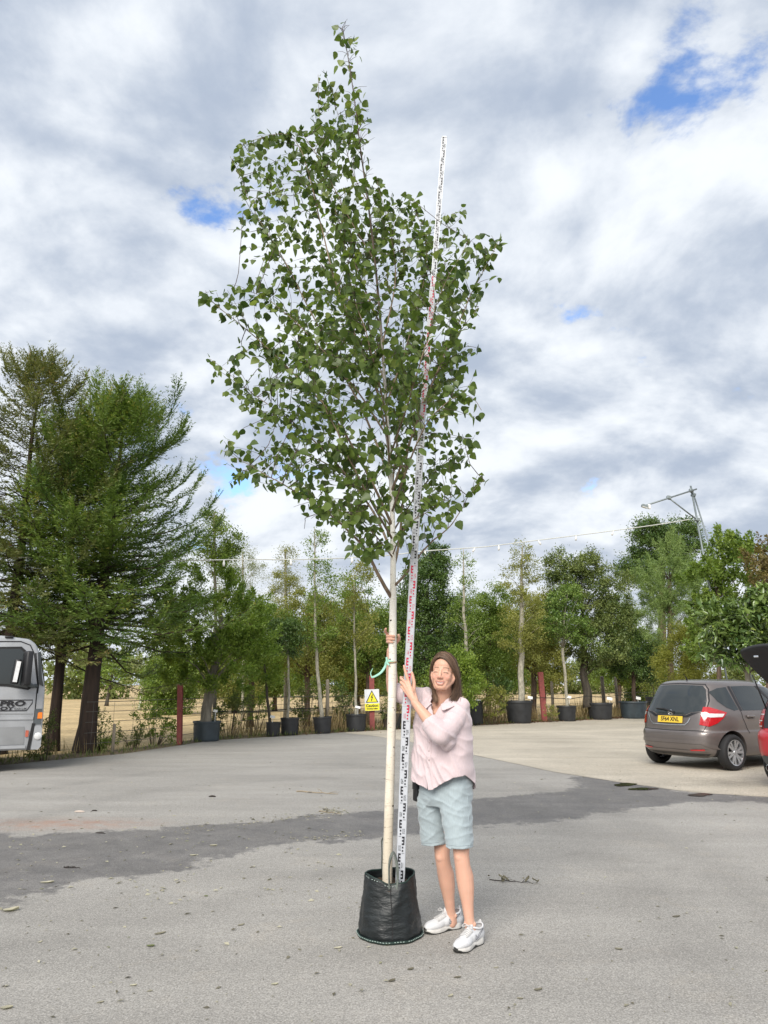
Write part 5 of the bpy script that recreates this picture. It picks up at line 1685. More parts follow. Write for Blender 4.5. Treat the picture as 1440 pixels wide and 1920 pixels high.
def grow_bag():
    m = plain('woven_bag', (0.0075, 0.0105, 0.0115), 0.46, var=0.4, scale=6, bump=0.35, bscale=45, stretch=(1, 1, 2.2))
    MAT['bag'] = m
    MAT['bag_hem'] = plain('bag_hem_green', (0.008, 0.024, 0.019), 0.6, var=0.3, scale=20)
    MAT['stitch'] = plain('stitch_thread', (0.42, 0.52, 0.47), 0.7, var=0.2)
    MAT['strap'] = plain('bag_strap', (0.115, 0.13, 0.115), 0.7, var=0.25, scale=20)
    root = thing('grow_bag', (BAGC.x, BAGC.y, 0), 'black woven grow bag with looped straps holding the birch', 'grow bag')
    H = 0.345
    na, nz = 120, 44

    def S(a, f, inset=0.0):
        """bag wall at angle a (front is -90 deg) and height fraction f"""
        front = math.exp(-((math.degrees(a) + 88) / 26) ** 2)
        right = math.exp(-((math.degrees(a) + 52) / 15) ** 2)
        r = 0.198 + (0.152 - 0.198) * f ** 0.85
        r *= 1 + 0.035 * math.sin(math.pi * f)
        r += 0.010 * mnoise.noise((math.cos(a) * 2.2, math.sin(a) * 2.2, f * 2.6)) + 0.004 * mnoise.noise((math.cos(a) * 3, math.sin(a) * 3, f * 16))
        # slack front: the rim sags and folds either side of the seam
        r += -0.012 * front * f ** 3 + 0.014 * right * max(0, f - 0.55) * 2
        r += 0.006 * math.exp(-((math.degrees(a) + 75 - 26 * (f - 0.6)) / 7) ** 2) * max(0, min(1, (f - 0.45) * 4))
        r -= 0.006 * math.exp(-((f - 0.045) / 0.03) ** 2)
        hh = H * (1 - 0.085 * front - 0.02 * right + 0.02 * math.sin(a * 2 + 0.5) + 0.012 * mnoise.noise((math.cos(a) * 2, math.sin(a) * 2, 7)))
        r -= inset
        return Vector((r * math.cos(a), r * math.sin(a), hh * f + 0.002))
    ang = [-math.pi + 2 * math.pi * i / na for i in range(na)]
    V, F = [], []
    fs = [0.0, 0.02] + [0.04 + 0.96 * k / (nz - 3) for k in range(nz - 2)]
    for f in fs:
        for a in ang: V.append(S(a, f))
    for f in fs[::-1][:nz // 2]:
        for a in ang: V.append(S(a, f, 0.006))
    rows = len(V) // na
    for i in range(rows - 1):
        for j in range(na):
            F.append((i * na + j, i * na + (j + 1) % na, (i + 1) * na + (j + 1) % na, (i + 1) * na + j))
    F.append(tuple(reversed(range(na))))
    mesh('body', V, F, MAT['bag'], root, True)
    # hems and stitches
    def ring(f, out, rad, name, mat, a0=-math.pi, a1=math.pi, n=100, dz=0.0):
        pts = []
        for i in range(n + 1):
            p = S(a0 + (a1 - a0) * i / n, f); q = Vector((p.x, p.y, 0)).normalized() * out
            pts.append(p + q + Vector((0, 0, dz)))
        return MB().tube(pts, rad, 5).build(name, mat, root, True)
    ring(1.0, -0.003, 0.0055, 'rim_hem', MAT['bag_hem'])
    ring(0.02, 0.004, 0.009, 'base_hem', MAT['bag_hem'], dz=0.002)
    st = MB()
    rng = np.random.default_rng(4)
    for f, out, n, ln, dz in ((0.025, 0.012, 74, 0.5, 0.004), (0.965, 0.002, 60, 0.35, 0)):
        for i in range(n):
            if rng.random() < (0.12 if f < 0.5 else 0.35): continue
            a = -math.pi + 2 * math.pi * i / n
            if f > 0.5 and not (-2.9 < a < -1.35): continue
            pts = []
            for t in (0, 0.5, 1):
                aa = a + 2 * math.pi / n * ln * t
                p = S(aa, f); pts.append(p + Vector((p.x, p.y, 0)).normalized() * (out + 0.001) + Vector((0, 0, dz + 0.002 * rng.random())))
            st.tube(pts, 0.0017, 4)
    tag(st.build('stitching', MAT['stitch'], root), kind='stuff')
    sp = [S(R(-87 + 1.5 * math.sin(f * 5)), f) for f in np.linspace(0.02, 1, 30)]
    MB().tube([p + Vector((p.x, p.y, 0)).normalized() * 0.001 for p in sp], 0.0035, 5).build('seam', MAT['seam'], root)
    # straps: one loop standing up in front of the stem, one behind it
    def strap(pts, w, name='strap'):
        pts = smooth_path([Vector(p) for p in pts], 6)
        V, F = [], []
        for i, p in enumerate(pts):
            t = (pts[min(i + 1, len(pts) - 1)] - pts[max(0, i - 1)]).normalized()
            n = t.cross(Vector((0.25, -1, 0.1))).normalized()
            tw = Matrix.Rotation(0.9 * math.sin(i * 0.19), 3, t)
            n = tw @ n
            V += [p - n * w / 2, p + n * w / 2]
            if i: F.append((2 * i - 2, 2 * i - 1, 2 * i + 1, 2 * i))
        o = mesh(name, V, F, MAT['strap'], root, True)
        md = o.modifiers.new('thick', 'SOLIDIFY'); md.thickness = 0.003
        return o
    Y = BAGC.y
    def loc(px, py, dy): return at(px, py, Y + dy) - Vector((BAGC.x, BAGC.y, 0))
    strap([loc(731, 1668, -0.153), loc(730, 1650, -0.148), loc(730, 1625, -0.145), loc(733, 1606, -0.14), loc(738, 1598, -0.14), loc(742, 1608, -0.14), loc(745, 1628, -0.145), loc(745, 1650, -0.143), loc(742, 1672, -0.153)], 0.017)
    strap([loc(716, 1630, 0.13), loc(716.5, 1600, 0.11), loc(716, 1578, 0.08), loc(719, 1572, 0.05), loc(719, 1600, 0.02), loc(718, 1640, 0.0)], 0.010)
    # crumbly soil
    n = 40
    V, F = [], []
    for i in range(n + 1):
        for j in range(n + 1):
            x, y = (i / n * 2 - 1), (j / n * 2 - 1)
            # square to disc
            u = x * math.sqrt(1 - y * y / 2) * 0.152; v = y * math.sqrt(1 - x * x / 2) * 0.152
            z = 0.285 + 0.016 * mnoise.noise((u * 22, v * 22, 0)) + 0.014 * mnoise.noise((u * 60, v * 60, 3)) + 0.012 * math.exp(-((u + 0.07) ** 2 + (v + 0.02) ** 2) / 0.004)
            V.append((u, v, z))
            if i and j:
                b = i * (n + 1) + j
                F.append((b - n - 2, b - 1, b, b - n - 1))
    mesh('soil', V, F, MAT['soil'], root)


def birch():
    rng = np.random.default_rng(77)
    # white bark, creamier low down, with dark breathing pores across the stem
    m, t, b, out = new_mat('birch_bark')
    L = t.links.new
    tc = N(t, 'ShaderNodeTexCoord')
    sep = N(t, 'ShaderNodeSeparateXYZ'); L(tc.outputs['Object'], sep.inputs[0])
    def noise(sc, scale, det=6, rg=0.6):
        mp = N(t, 'ShaderNodeMapping'); mp.inputs['Scale'].default_value = sc
        L(tc.outputs['Object'], mp.inputs[0])
        n = N(t, 'ShaderNodeTexNoise'); L(mp.outputs[0], n.inputs['Vector'])
        n.inputs['Scale'].default_value = scale; n.inputs['Detail'].default_value = det; n.inputs['Roughness'].default_value = rg
        return n.outputs[0]
    hr = N(t, 'ShaderNodeMapRange'); L(sep.outputs[2], hr.inputs[0]); hr.inputs[1].default_value = 0.2; hr.inputs[2].default_value = 2.2
    ad = N(t, 'ShaderNodeMath', operation='ADD'); L(hr.outputs[0], ad.inputs[0])
    nm = N(t, 'ShaderNodeMapRange'); L(noise((1, 1, 0.6), 7), nm.inputs[0]); nm.inputs[1].default_value = 0.3; nm.inputs[2].default_value = 0.7; nm.inputs[3].default_value = -0.35; nm.inputs[4].default_value = 0.35
    L(nm.outputs[0], ad.inputs[1])
    cr = N(t, 'ShaderNodeValToRGB')
    e = cr.color_ramp.elements
    e[0].color = (0.60, 0.53, 0.42, 1); e[1].color = (0.82, 0.81, 0.77, 1)
    q = e.new(0.45); q.color = (0.72, 0.67, 0.57, 1)
    L(ad.outputs[0], cr.inputs[0])
    pores = N(t, 'ShaderNodeMapRange'); L(noise((1, 1, 7), 16, 4, 0.7), pores.inputs[0])
    pores.inputs[1].default_value = 0.60; pores.inputs[2].default_value = 0.66
    fl = N(t, 'ShaderNodeMapRange'); L(noise((1, 1, 0.9), 55, 3, 0.6), fl.inputs[0])
    fl.inputs[1].default_value = 0.66; fl.inputs[2].default_value = 0.74; fl.inputs[4].default_value = 0.7
    mxv = N(t, 'ShaderNodeMath', operation='MAXIMUM'); L(pores.outputs[0], mxv.inputs[0]); L(fl.outputs[0], mxv.inputs[1])
    mm = N(t, 'ShaderNodeMath', operation='MULTIPLY'); L(mxv.outputs[0], mm.inputs[0]); mm.inputs[1].default_value = 0.72
    mx = N(t, 'ShaderNodeMix', data_type='RGBA'); L(mm.outputs[0], mx.inputs[0]); L(cr.outputs[0], mx.inputs[6]); mx.inputs[7].default_value = (0.20, 0.145, 0.10, 1)
    # young wood towards the tip is brown
    tipr = N(t, 'ShaderNodeMapRange'); L(sep.outputs[2], tipr.inputs[0]); tipr.inputs[1].default_value = 2.3; tipr.inputs[2].default_value = 4.0
    mx2 = N(t, 'ShaderNodeMix', data_type='RGBA'); L(tipr.outputs[0], mx2.inputs[0]); L(mx.outputs[2], mx2.inputs[6]); mx2.inputs[7].default_value = (0.085, 0.06, 0.045, 1)
    L(mx2.outputs[2], b.inputs['Base Color']); b.inputs['Roughness'].default_value = 0.75
    bp = N(t, 'ShaderNodeBump'); bp.inputs['Strength'].default_value = 0.35; bp.inputs['Distance'].default_value = 0.004
    L(noise((1, 1, 3), 40), bp.inputs['Height']); L(bp.outputs[0], b.inputs['Normal'])
    MAT['birch_bark'] = m
    MAT['birch_limb'] = bark_mat('birch_limb', (0.13, 0.09, 0.06), (0.30, 0.23, 0.16), scale=16, stretch=(1, 1, 1), bump=0.2)
    MAT['birch_twig'] = plain('birch_twig', (0.075, 0.05, 0.04), 0.7, var=0.2)
    MAT['knot'] = plain('bark_knot', (0.055, 0.04, 0.03), 0.9, var=0.4, scale=40)

    base = Vector((at(726, 1650, 5.07).x, 5.07, 0.27))
    root = thing('birch_tree', base, 'tall white stemmed birch sapling standing in the grow bag', 'tree')

    def yy(py):  # the stem leans a little to the camera
        return 5.07 - 0.00012 * (1650 - py)
    tr = [(726, 1665, 9.6), (727, 1600, 9.2), (730, 1500, 8.8), (733, 1400, 8.3), (735, 1320, 8.0), (736, 1250, 7.8), (736.5, 1170, 7.0), (737, 1120, 6.4), (737, 1085, 5.6), (737, 1030, 5.2), (735, 940, 4.4), (730, 850, 3.6),
          (723, 740, 3.0), (713, 600, 2.4), (702, 480, 2.0), (690, 380, 1.6), (676, 280, 1.3), (665, 190, 1.0), (653, 110, 0.8), (642, 50, 0.5)]
    P = [at(x, y, yy(y)) - base for x, y, h in tr]
    Rr = [h * mpp(x, y, yy(y)) for x, y, h in tr]
    P = smooth_path(P, 8)
    rad = np.interp(np.linspace(0, len(tr) - 1, len(P)), range(len(tr)), Rr)
    rad = [r * (1 + 0.05 * mnoise.noise((i * 0.23, 1, 1))) for i, r in enumerate(rad)]
    MB().tube(P, rad, 20).build('trunk', MAT['birch_bark'], root, True)
    for px, py, s in ((735, 1250, 1.2), (738.5, 1331, 0.8), (732, 1356, 1.1), (736.5, 1401, 1.0), (727, 1466, 0.6), (735, 1511, 1.1), (732, 1236, 0.7), (738, 1229, 0.6), (733, 1163, 0.7), (737, 1176, 0.5), (733, 1440, 0.5), (739, 1240, 0.6), (736, 1232, 0.5)):
        c = at(px, py, yy(py) - 0.0245) - base
        k = mpp(px, py, 5.05) * 2.6 * s
        mb = MB(); n = 12
        mb.lathe([(0.001, -0.004), (0.7, -0.003), (1.0, 0.0), (0.8, 0.35), (0.35, 0.5), (0.001, 0.3)], n, axis='Y')
        mb.v = [(v[0] * k * 1.25, -v[1] * k * 0.22, v[2] * k * 0.75) for v in mb.v]
        mb.v = [tuple(Vector(v) + c + Vector((0, 0.002, 0))) for v in mb.v]
        mb.build('knot', MAT['knot'], root, True)
    ty = at(735, 1243, yy(1243)) - base
    rp = []
    for i in range(50):
        a = i / 49 * 4 * math.pi
        rr = 0.0315 + 0.0015 * math.sin(i * 3.1)
        rp.append(ty + Vector((rr * math.cos(a), rr * math.sin(a), 0.010 * i / 49 + 0.004 * math.sin(a))))
    MB().tube(rp, 0.0025, 5).build('twine', plain('twine', (0.42, 0.30, 0.18), 0.9, var=0.3, scale=90), root, True)

    CROWN = [(640, 40), (674, 90), (684, 250), (694, 365), (705, 328), (740, 362), (775, 350), (806, 400), (870, 382), (884, 430), (942, 440), (942, 518), (898, 560), (908, 640), (890, 690), (912, 772), (888, 830), (908, 900), (892, 945), (866, 972), (840, 1002), (795, 1012), (775, 1060), (768, 1130), (738, 1120), (722, 1075), (690, 1060), (650, 1035), (600, 990), (560, 938), (500, 925), (428, 912), (406, 846), (440, 780), (384, 690), (393, 634), (440, 622), (380, 594), (370, 545), (400, 512), (458, 530), (440, 420), (424, 296), (450, 262), (515, 236), (572, 232), (584, 135), (606, 112), (628, 140)]
    poly = np.array(CROWN, float)

    def project(Q):
        """photo pixels of world points (n,3)"""
        y, z = Q[:, 1], Q[:, 2] - CAMH
        dep = y * CP + z * SP
        return np.stack([720 + FPX * Q[:, 0] / dep, 960 - FPX * (-y * SP + z * CP) / dep], 1), dep

    limbs = [  # photo points with depth offsets (m); half width at the fork
        ([(735, 1122, 0), (716, 1090, -0.05), (694, 1048, -0.12), (668, 1010, -0.2), (622, 968, -0.3), (560, 925, -0.38), (490, 885, -0.42), (420, 846, -0.45)], 4.2),
        ([(738, 1100, 0), (752, 1086, -0.04), (772, 1062, -0.12), (805, 1020, -0.2), (845, 985, -0.28), (880, 930, -0.32), (906, 900, -0.35)], 3.0),
        ([(737, 1068, 0), (748, 1020, 0.05), (754, 950, 0.08), (762, 860, 0.12), (790, 760, 0.15), (840, 660, 0.2), (895, 575, 0.25)], 3.3),
        ([(736, 1040, 0), (700, 960, 0.15), (640, 880, 0.3), (560, 800, 0.4), (470, 735, 0.45), (395, 672, 0.5)], 3.0),
        ([(735, 985, 0), (690, 890, -0.2), (620, 775, -0.35), (520, 670, -0.45), (440, 600, -0.5), (376, 552, -0.5)], 3.0),
        ([(732, 900, 0), (680, 770, 0.15), (610, 640, 0.3), (540, 500, 0.35), (480, 400, 0.38), (432, 292, 0.4)], 2.8),
        ([(733, 925, 0), (790, 770, -0.2), (850, 625, -0.35), (900, 520, -0.4), (938, 450, -0.45)], 2.6),
        ([(725, 780, 0), (670, 640, -0.2), (620, 500, -0.3), (585, 350, -0.3), (545, 255, -0.3), (455, 270, -0.3)], 2.4),
        ([(724, 760, 0), (770, 620, 0.2), (800, 480, 0.25), (770, 365, 0.25)], 2.1),
        ([(716, 650, 0), (742, 520, -0.1), (728, 420, -0.15), (706, 332, -0.2)], 1.8),
        ([(713, 610, 0), (660, 480, 0.1), (612, 330, 0.15), (596, 140, 0.15)], 1.9),
        ([(735, 960, 0), (770, 860, -0.5), (810, 780, -0.7), (870, 740, -0.8), (905, 770, -0.8)], 2.2),
        ([(735, 1010, 0), (690, 930, -0.5), (640, 830, -0.75), (600, 740, -0.85), (560, 640, -0.9)], 2.4),
        ([(731, 880, 0), (720, 760, -0.45), (690, 640, -0.65), (660, 540, -0.7), (640, 430, -0.7)], 2.2),
        ([(733, 940, 0), (745, 820, 0.5), (760, 700, 0.75), (780, 560, 0.8), (850, 400, 0.8)], 2.2),
        ([(728, 840, 0), (700, 700, 0.5), (650, 560, 0.65), (560, 440, 0.7), (500, 330, 0.7)], 2.0),
        ([(735, 990, 0), (660, 900, 0.5), (560, 850, 0.7), (480, 870, 0.8), (430, 905, 0.8)], 2.0),
        ([(736, 1045, 0), (700, 1000, -0.4), (650, 960, -0.6), (590, 965, -0.7)], 1.8),
        ([(735, 1000, 0), (780, 930, 0.4), (830, 870, 0.6), (890, 830, 0.7)], 1.9),
        ([(730, 860, 0), (770, 740, -0.5), (800, 640, -0.6), (830, 540, -0.6), (880, 450, -0.6)], 2.0),
        ([(727, 820, 0), (660, 720, -0.1), (570, 620, -0.1), (500, 560, -0.1), (440, 540, -0.1)], 2.0),
        ([(722, 720, 0), (690, 600, 0.3), (690, 470, 0.35), (750, 380, 0.3)], 1.7),
        ([(690, 380, 0), (660, 320, 0.1), (640, 240, 0.15), (620, 160, 0.15)], 1.1),
        ([(703, 490, 0), (650, 400, -0.15), (600, 300, -0.2), (560, 240, -0.2)], 1.3),
        ([(736, 1040, 0), (760, 990, -0.35), (800, 960, -0.5), (850, 930, -0.6)], 1.6),
    ]
    anchors, aw, adir = [], [], []
    allwood = list(P[40:])
    twig = MB()
    for pts, hw in limbs:
        Q = smooth_path([at(x, y, yy(y) + d) - base for x, y, d in pts], 7)
        n = len(Q)
        r0 = hw * mpp(pts[0][0], pts[0][1], 5.0)
        rr = [max(0.0016, r0 * (1 - 0.93 * (i / (n - 1)) ** 0.8)) for i in range(n)]
        q2 = [q + Vector((mnoise.noise((i * 0.3, hw, 0)), mnoise.noise((0, i * 0.3, hw)), 0)) * 0.02 * (i / n) for i, q in enumerate(Q)]
        MB().tube(q2, rr, 8).build('branch', MAT['birch_limb'], root, True)
        Ln = sum((q2[i + 1] - q2[i]).length for i in range(n - 1))
        allwood += q2[4:]
        # side shoots
        ns = int(Ln / 0.058)
        sg = 1
        for k in range(ns):
            f = 0.22 + 0.78 * (k + rng.random()) / ns
            i = min(n - 2, int(f * (n - 1)))
            p = q2[i].lerp(q2[i + 1], f * (n - 1) - i)
            d = (q2[i + 1] - q2[i]).normalized()
            sd_ = Vector(rng.normal(size=3)); sd_ = (sd_ - d * sd_.dot(d)).normalized()
            dr = (d * 0.75 + sd_ * 0.9 + Vector((0, 0, 0.15))).normalized()
            ln = (0.16 + 0.28 * rng.random()) * (1.15 - 0.6 * f)
            tp = [p]
            dd = dr.copy()
            m_ = 5
            for s in range(m_):
                dd = (dd + Vector(rng.normal(size=3)) * 0.12 + Vector((0, 0, -0.03))).normalized()
                tp.append(tp[-1] + dd * ln / m_)
            tip = project(np.array([tuple(tp[-1] + base)]))[0]
            if poly_sd(tip, poly)[0] > -2: continue
            twig.tube(tp, [max(0.0011, 0.0026 * (1 - s / (m_ + 1))) for s in range(m_ + 1)], 4, cap=False)
            nl = max(3, int(ln / 0.036))
            for s in range(nl):
                u = (s + 0.6 + 0.3 * rng.random()) / nl * m_
                a = min(m_ - 1, int(u)); q = tp[a].lerp(tp[a + 1], min(1, u - a))
                anchors.append(tuple(q)); adir.append(tuple((tp[a + 1] - tp[a]).normalized())); aw.append(f)
        # leaves on the limb's own thin end
        for k in range(int(Ln / 0.06)):
            f = 0.35 + 0.65 * rng.random()
            i = min(n - 2, int(f * (n - 1)))
            anchors.append(tuple(q2[i].lerp(q2[i + 1], f * (n - 1) - i))); adir.append(tuple((q2[i + 1] - q2[i]).normalized())); aw.append(f)
    # leaves up the leader
    for k in range(190):
        f = 0.62 + 0.38 * rng.random()
        i = min(len(P) - 2, int(f * (len(P) - 1)))
        q = P[i].lerp(P[i + 1], rng.random())
        d = Vector(rng.normal(size=3)); d.z = abs(d.z) * 0.5; d.normalize()
        e = q + d * (0.05 + 0.18 * rng.random() * (1.05 - f) * 2.5)
        twig.tube([q, q.lerp(e, 0.5) + Vector((0, 0, 0.01)), e], [0.002, 0.0016, 0.001], 4, cap=False)
        anchors.append(tuple(e)); adir.append(tuple(d)); aw.append(f)
    # filling shoots in the thick of the crown, each grown from the nearest wood
    wood = np.array([tuple(q) for q in allwood])
    FC = [(640, 800, 190, 190), (720, 620, 170, 170), (600, 620, 130, 120), (800, 560, 90, 130), (560, 420, 110, 110), (650, 900, 130, 90), (800, 850, 90, 130), (640, 280, 50, 110), (720, 980, 90, 60), (840, 700, 60, 110), (500, 740, 80, 110), (520, 330, 80, 70), (790, 440, 90, 60)]
    wts = np.array([c[2] * c[3] for c in FC], float); wts /= wts.sum()
    for _ in range(285):
        c = FC[rng.choice(len(FC), p=wts)]
        r = math.sqrt(rng.random()); a = rng.random() * 6.283
        px, py = c[0] + c[2] * r * math.cos(a), c[1] + c[3] * r * math.sin(a)
        dmax = 0.75 * min(1, c[2] / 120)
        p = np.array(at(px, py, yy(py) + rng.uniform(-dmax, dmax)) - base)
        dd = np.linalg.norm(wood - p - np.array([0, 0, -0.08]), axis=1) + 0.3 * np.maximum(0, wood[:, 2] - p[2] + 0.03)
        j = int(np.argmin(dd)); s0 = Vector(wood[j]); e0 = Vector(p)
        if (e0 - s0).length > 0.55: continue
        m1 = s0.lerp(e0, 0.45) + Vector(rng.normal(size=3)) * 0.02 + Vector((0, 0, -0.015))
        ext = (e0 - m1).normalized() * (0.05 + 0.1 * rng.random()) + Vector((0, 0, -0.02))
        tp = smooth_path([s0, m1, e0, e0 + ext], 2)
        twig.tube(tp, [0.0030 - 0.0020 * i / len(tp) for i in range(len(tp))], 4, cap=False)
        nl = 5 + int(4 * rng.random())
        for s in range(nl):
            u = 0.25 + 0.75 * (s + rng.random()) / nl
            x = u * (len(tp) - 1); i = min(len(tp) - 2, int(x))
            anchors.append(tuple(tp[i].lerp(tp[i + 1], x - i))); adir.append(tuple((tp[i + 1] - tp[i]).normalized())); aw.append(u)
    A = np.array(anchors); D = np.array(adir)
    W = A + np.array(base)
    pix, dep = project(W)
    keep = poly_sd(pix, poly) < 4
    # the staff stands in front of most of the foliage: shoots there are held back by it
    sx = np.interp(pix[:, 1], [257, 539, 806, 1048, 1320], [833, 811.5, 790.4, 776.4, 762.5])
    keep &= ~((np.abs(pix[:, 0] - sx) < 13) & (W[:, 1] < 5.0 - 0.00034 * (1662 - pix[:, 1]) + 0.03) & (pix[:, 1] > 250) & (rng.random(len(A)) < 0.8))
    A, D, W, pix, dep = A[keep], D[keep], W[keep], pix[keep], dep[keep]
    n = len(A)
    print('birch leaves', n)
    tag(twig.build('twigs', MAT['birch_twig'], root, True, fixn=False), kind='stuff')
    rnd = unit(rng.normal(size=(n, 3)))
    pet = unit(D * 0.5 + rnd * 0.9 + np.array([0, 0, -0.25]))
    pl = 0.012 + 0.014 * rng.random(n)
    pos = A + pet * pl[:, None]
    axis = unit(pet * 0.5 + np.array([0, 0, -0.55]) + rng.normal(size=(n, 3)) * 0.55)
    nrm = unit(rng.normal(size=(n, 3)) * 0.8 + np.array([0, -0.25, 0.55]))
    size = 0.0525 * (0.70 + 0.62 * rng.random(n))
    tint = np.clip(0.46 + 0.30 * rng.normal(size=n), 0, 1)
    # petioles
    pt = MB()
    # the nearest leaves are objects of their own
    order = np.argsort(dep - size * 30)
    near = order[:300]; rest = order[300:]
    V, F, k = leaf_arrays(rng, pos[rest], axis[rest], nrm[rest], size[rest], 0.92, 0.10, shape='ovate')
    lv = fast_mesh('leaves', V, F, LEAF['birch'], root, True, attrs={'tint': np.repeat(tint[rest], k)})
    tag(lv, kind='stuff')
    metas = []
    for j in range(8):
        V, F, k = leaf_arrays(rng, np.zeros((1, 3)), np.array([[0, 1.0, 0]]), np.array([[0, 0, 1.0]]), np.ones(1), 0.86 + 0.03 * (j % 4), 0.06 + 0.03 * (j % 3), shape='ovate')
        # a short stalk
        o = fast_mesh('leaf', np.concatenate([V, [[-0.012, -0.32, 0.02], [0.012, -0.32, 0.02], [0.012, 0.02, 0], [-0.012, 0.02, 0]]]),
                      np.concatenate([F, [[9, 10, 11, 12]]]), LEAF['birch'], root, True, attrs={'tint': np.concatenate([np.full(k, 0.08 + 0.115 * j), [0.9] * 4])})
        metas.append(o.data)
        bpy.data.objects.remove(o)
    for i in near:
        a = Vector(axis[i]).normalized(); nn = Vector(nrm[i]); s = a.cross(nn).normalized(); nn = s.cross(a)
        o = bpy.data.objects.new('leaf', metas[min(7, int(tint[i] * 8))])
        COL.objects.link(o); o.parent = root
        M = Matrix((s, a, nn)).transposed().to_4x4() @ Matrix.Scale(size[i], 4)
        M.translation = Vector(pos[i])
        o.matrix_local = M
    # pale green tape tied round the stem, its tail blowing left
    q = [(738, 1238, -0.035), (726, 1240, -0.03), (722, 1250, -0.02), (714, 1261, -0.03), (703, 1268, -0.04), (696, 1270, -0.05)]
    o0 = at(726, 1242, 5.03)
    tr_ = thing('tree_tie', o0, 'pale green tape tied to the birch stem with a loose tail', 'tree tie')
    mt = plain('tie_tape', (0.33, 0.62, 0.50), 0.5, var=0.1)
    def tape(pts, w, name):
        pts = smooth_path([at(x, y, 5.03 + d) - o0 for x, y, d in pts], 6)
        V, F = [], []
        for i, p in enumerate(pts):
            t = (pts[min(i + 1, len(pts) - 1)] - pts[max(0, i - 1)]).normalized()
            nn = t.cross(Vector((0, -1, 0.5))).normalized()
            ww = w[0] + (w[1] - w[0]) * i / (len(pts) - 1)
            V += [p - nn * ww / 2, p + nn * ww / 2]
            if i: F.append((2 * i - 2, 2 * i - 1, 2 * i + 1, 2 * i))
        o = mesh(name, V, F, mt, tr_, True)
        md = o.modifiers.new('thick', 'SOLIDIFY'); md.thickness = 0.0015
    tape(q, (0.020, 0.012), 'tail')
    tape([(697, 1270, -0.05), (695, 1262, -0.045), (699, 1253, -0.04)], (0.007, 0.003), 'curl')
    tape([(725, 1232, -0.032), (726, 1242, -0.035), (730, 1247, -0.04)], (0.014, 0.012), 'knot')
    return root


# the staff bows a little: the ends of its five sections
SK = [0.0, 1.105, 2.045, 2.93, 3.925, 5.0]
SP_ = [at(px, py, 5.005 - 0.095 * k) for (px, py), k in zip(((749.8, 1662), (762.5, 1319.5), (776.4, 1048), (790.4, 806), (811.5, 539), (833, 257.5)), SK)]
S0 = SP_[0]


def staff_at(s):
    k = max(i for i in range(5) if SK[i] <= s + 1e-6)
    return SP_[k].lerp(SP_[k + 1], (s - SK[k]) / (SK[k + 1] - SK[k]))


class Frame:
    """maps (across, out, height on the staff) into the staff's own space"""
    def __init__(s, m, o, z0, k): s.m, s.o, s.z0, s.k = m, o, z0, k
    def __matmul__(s, v): return s.o + s.m @ Vector((v[0], v[1], (v[2] - s.z0) * s.k))


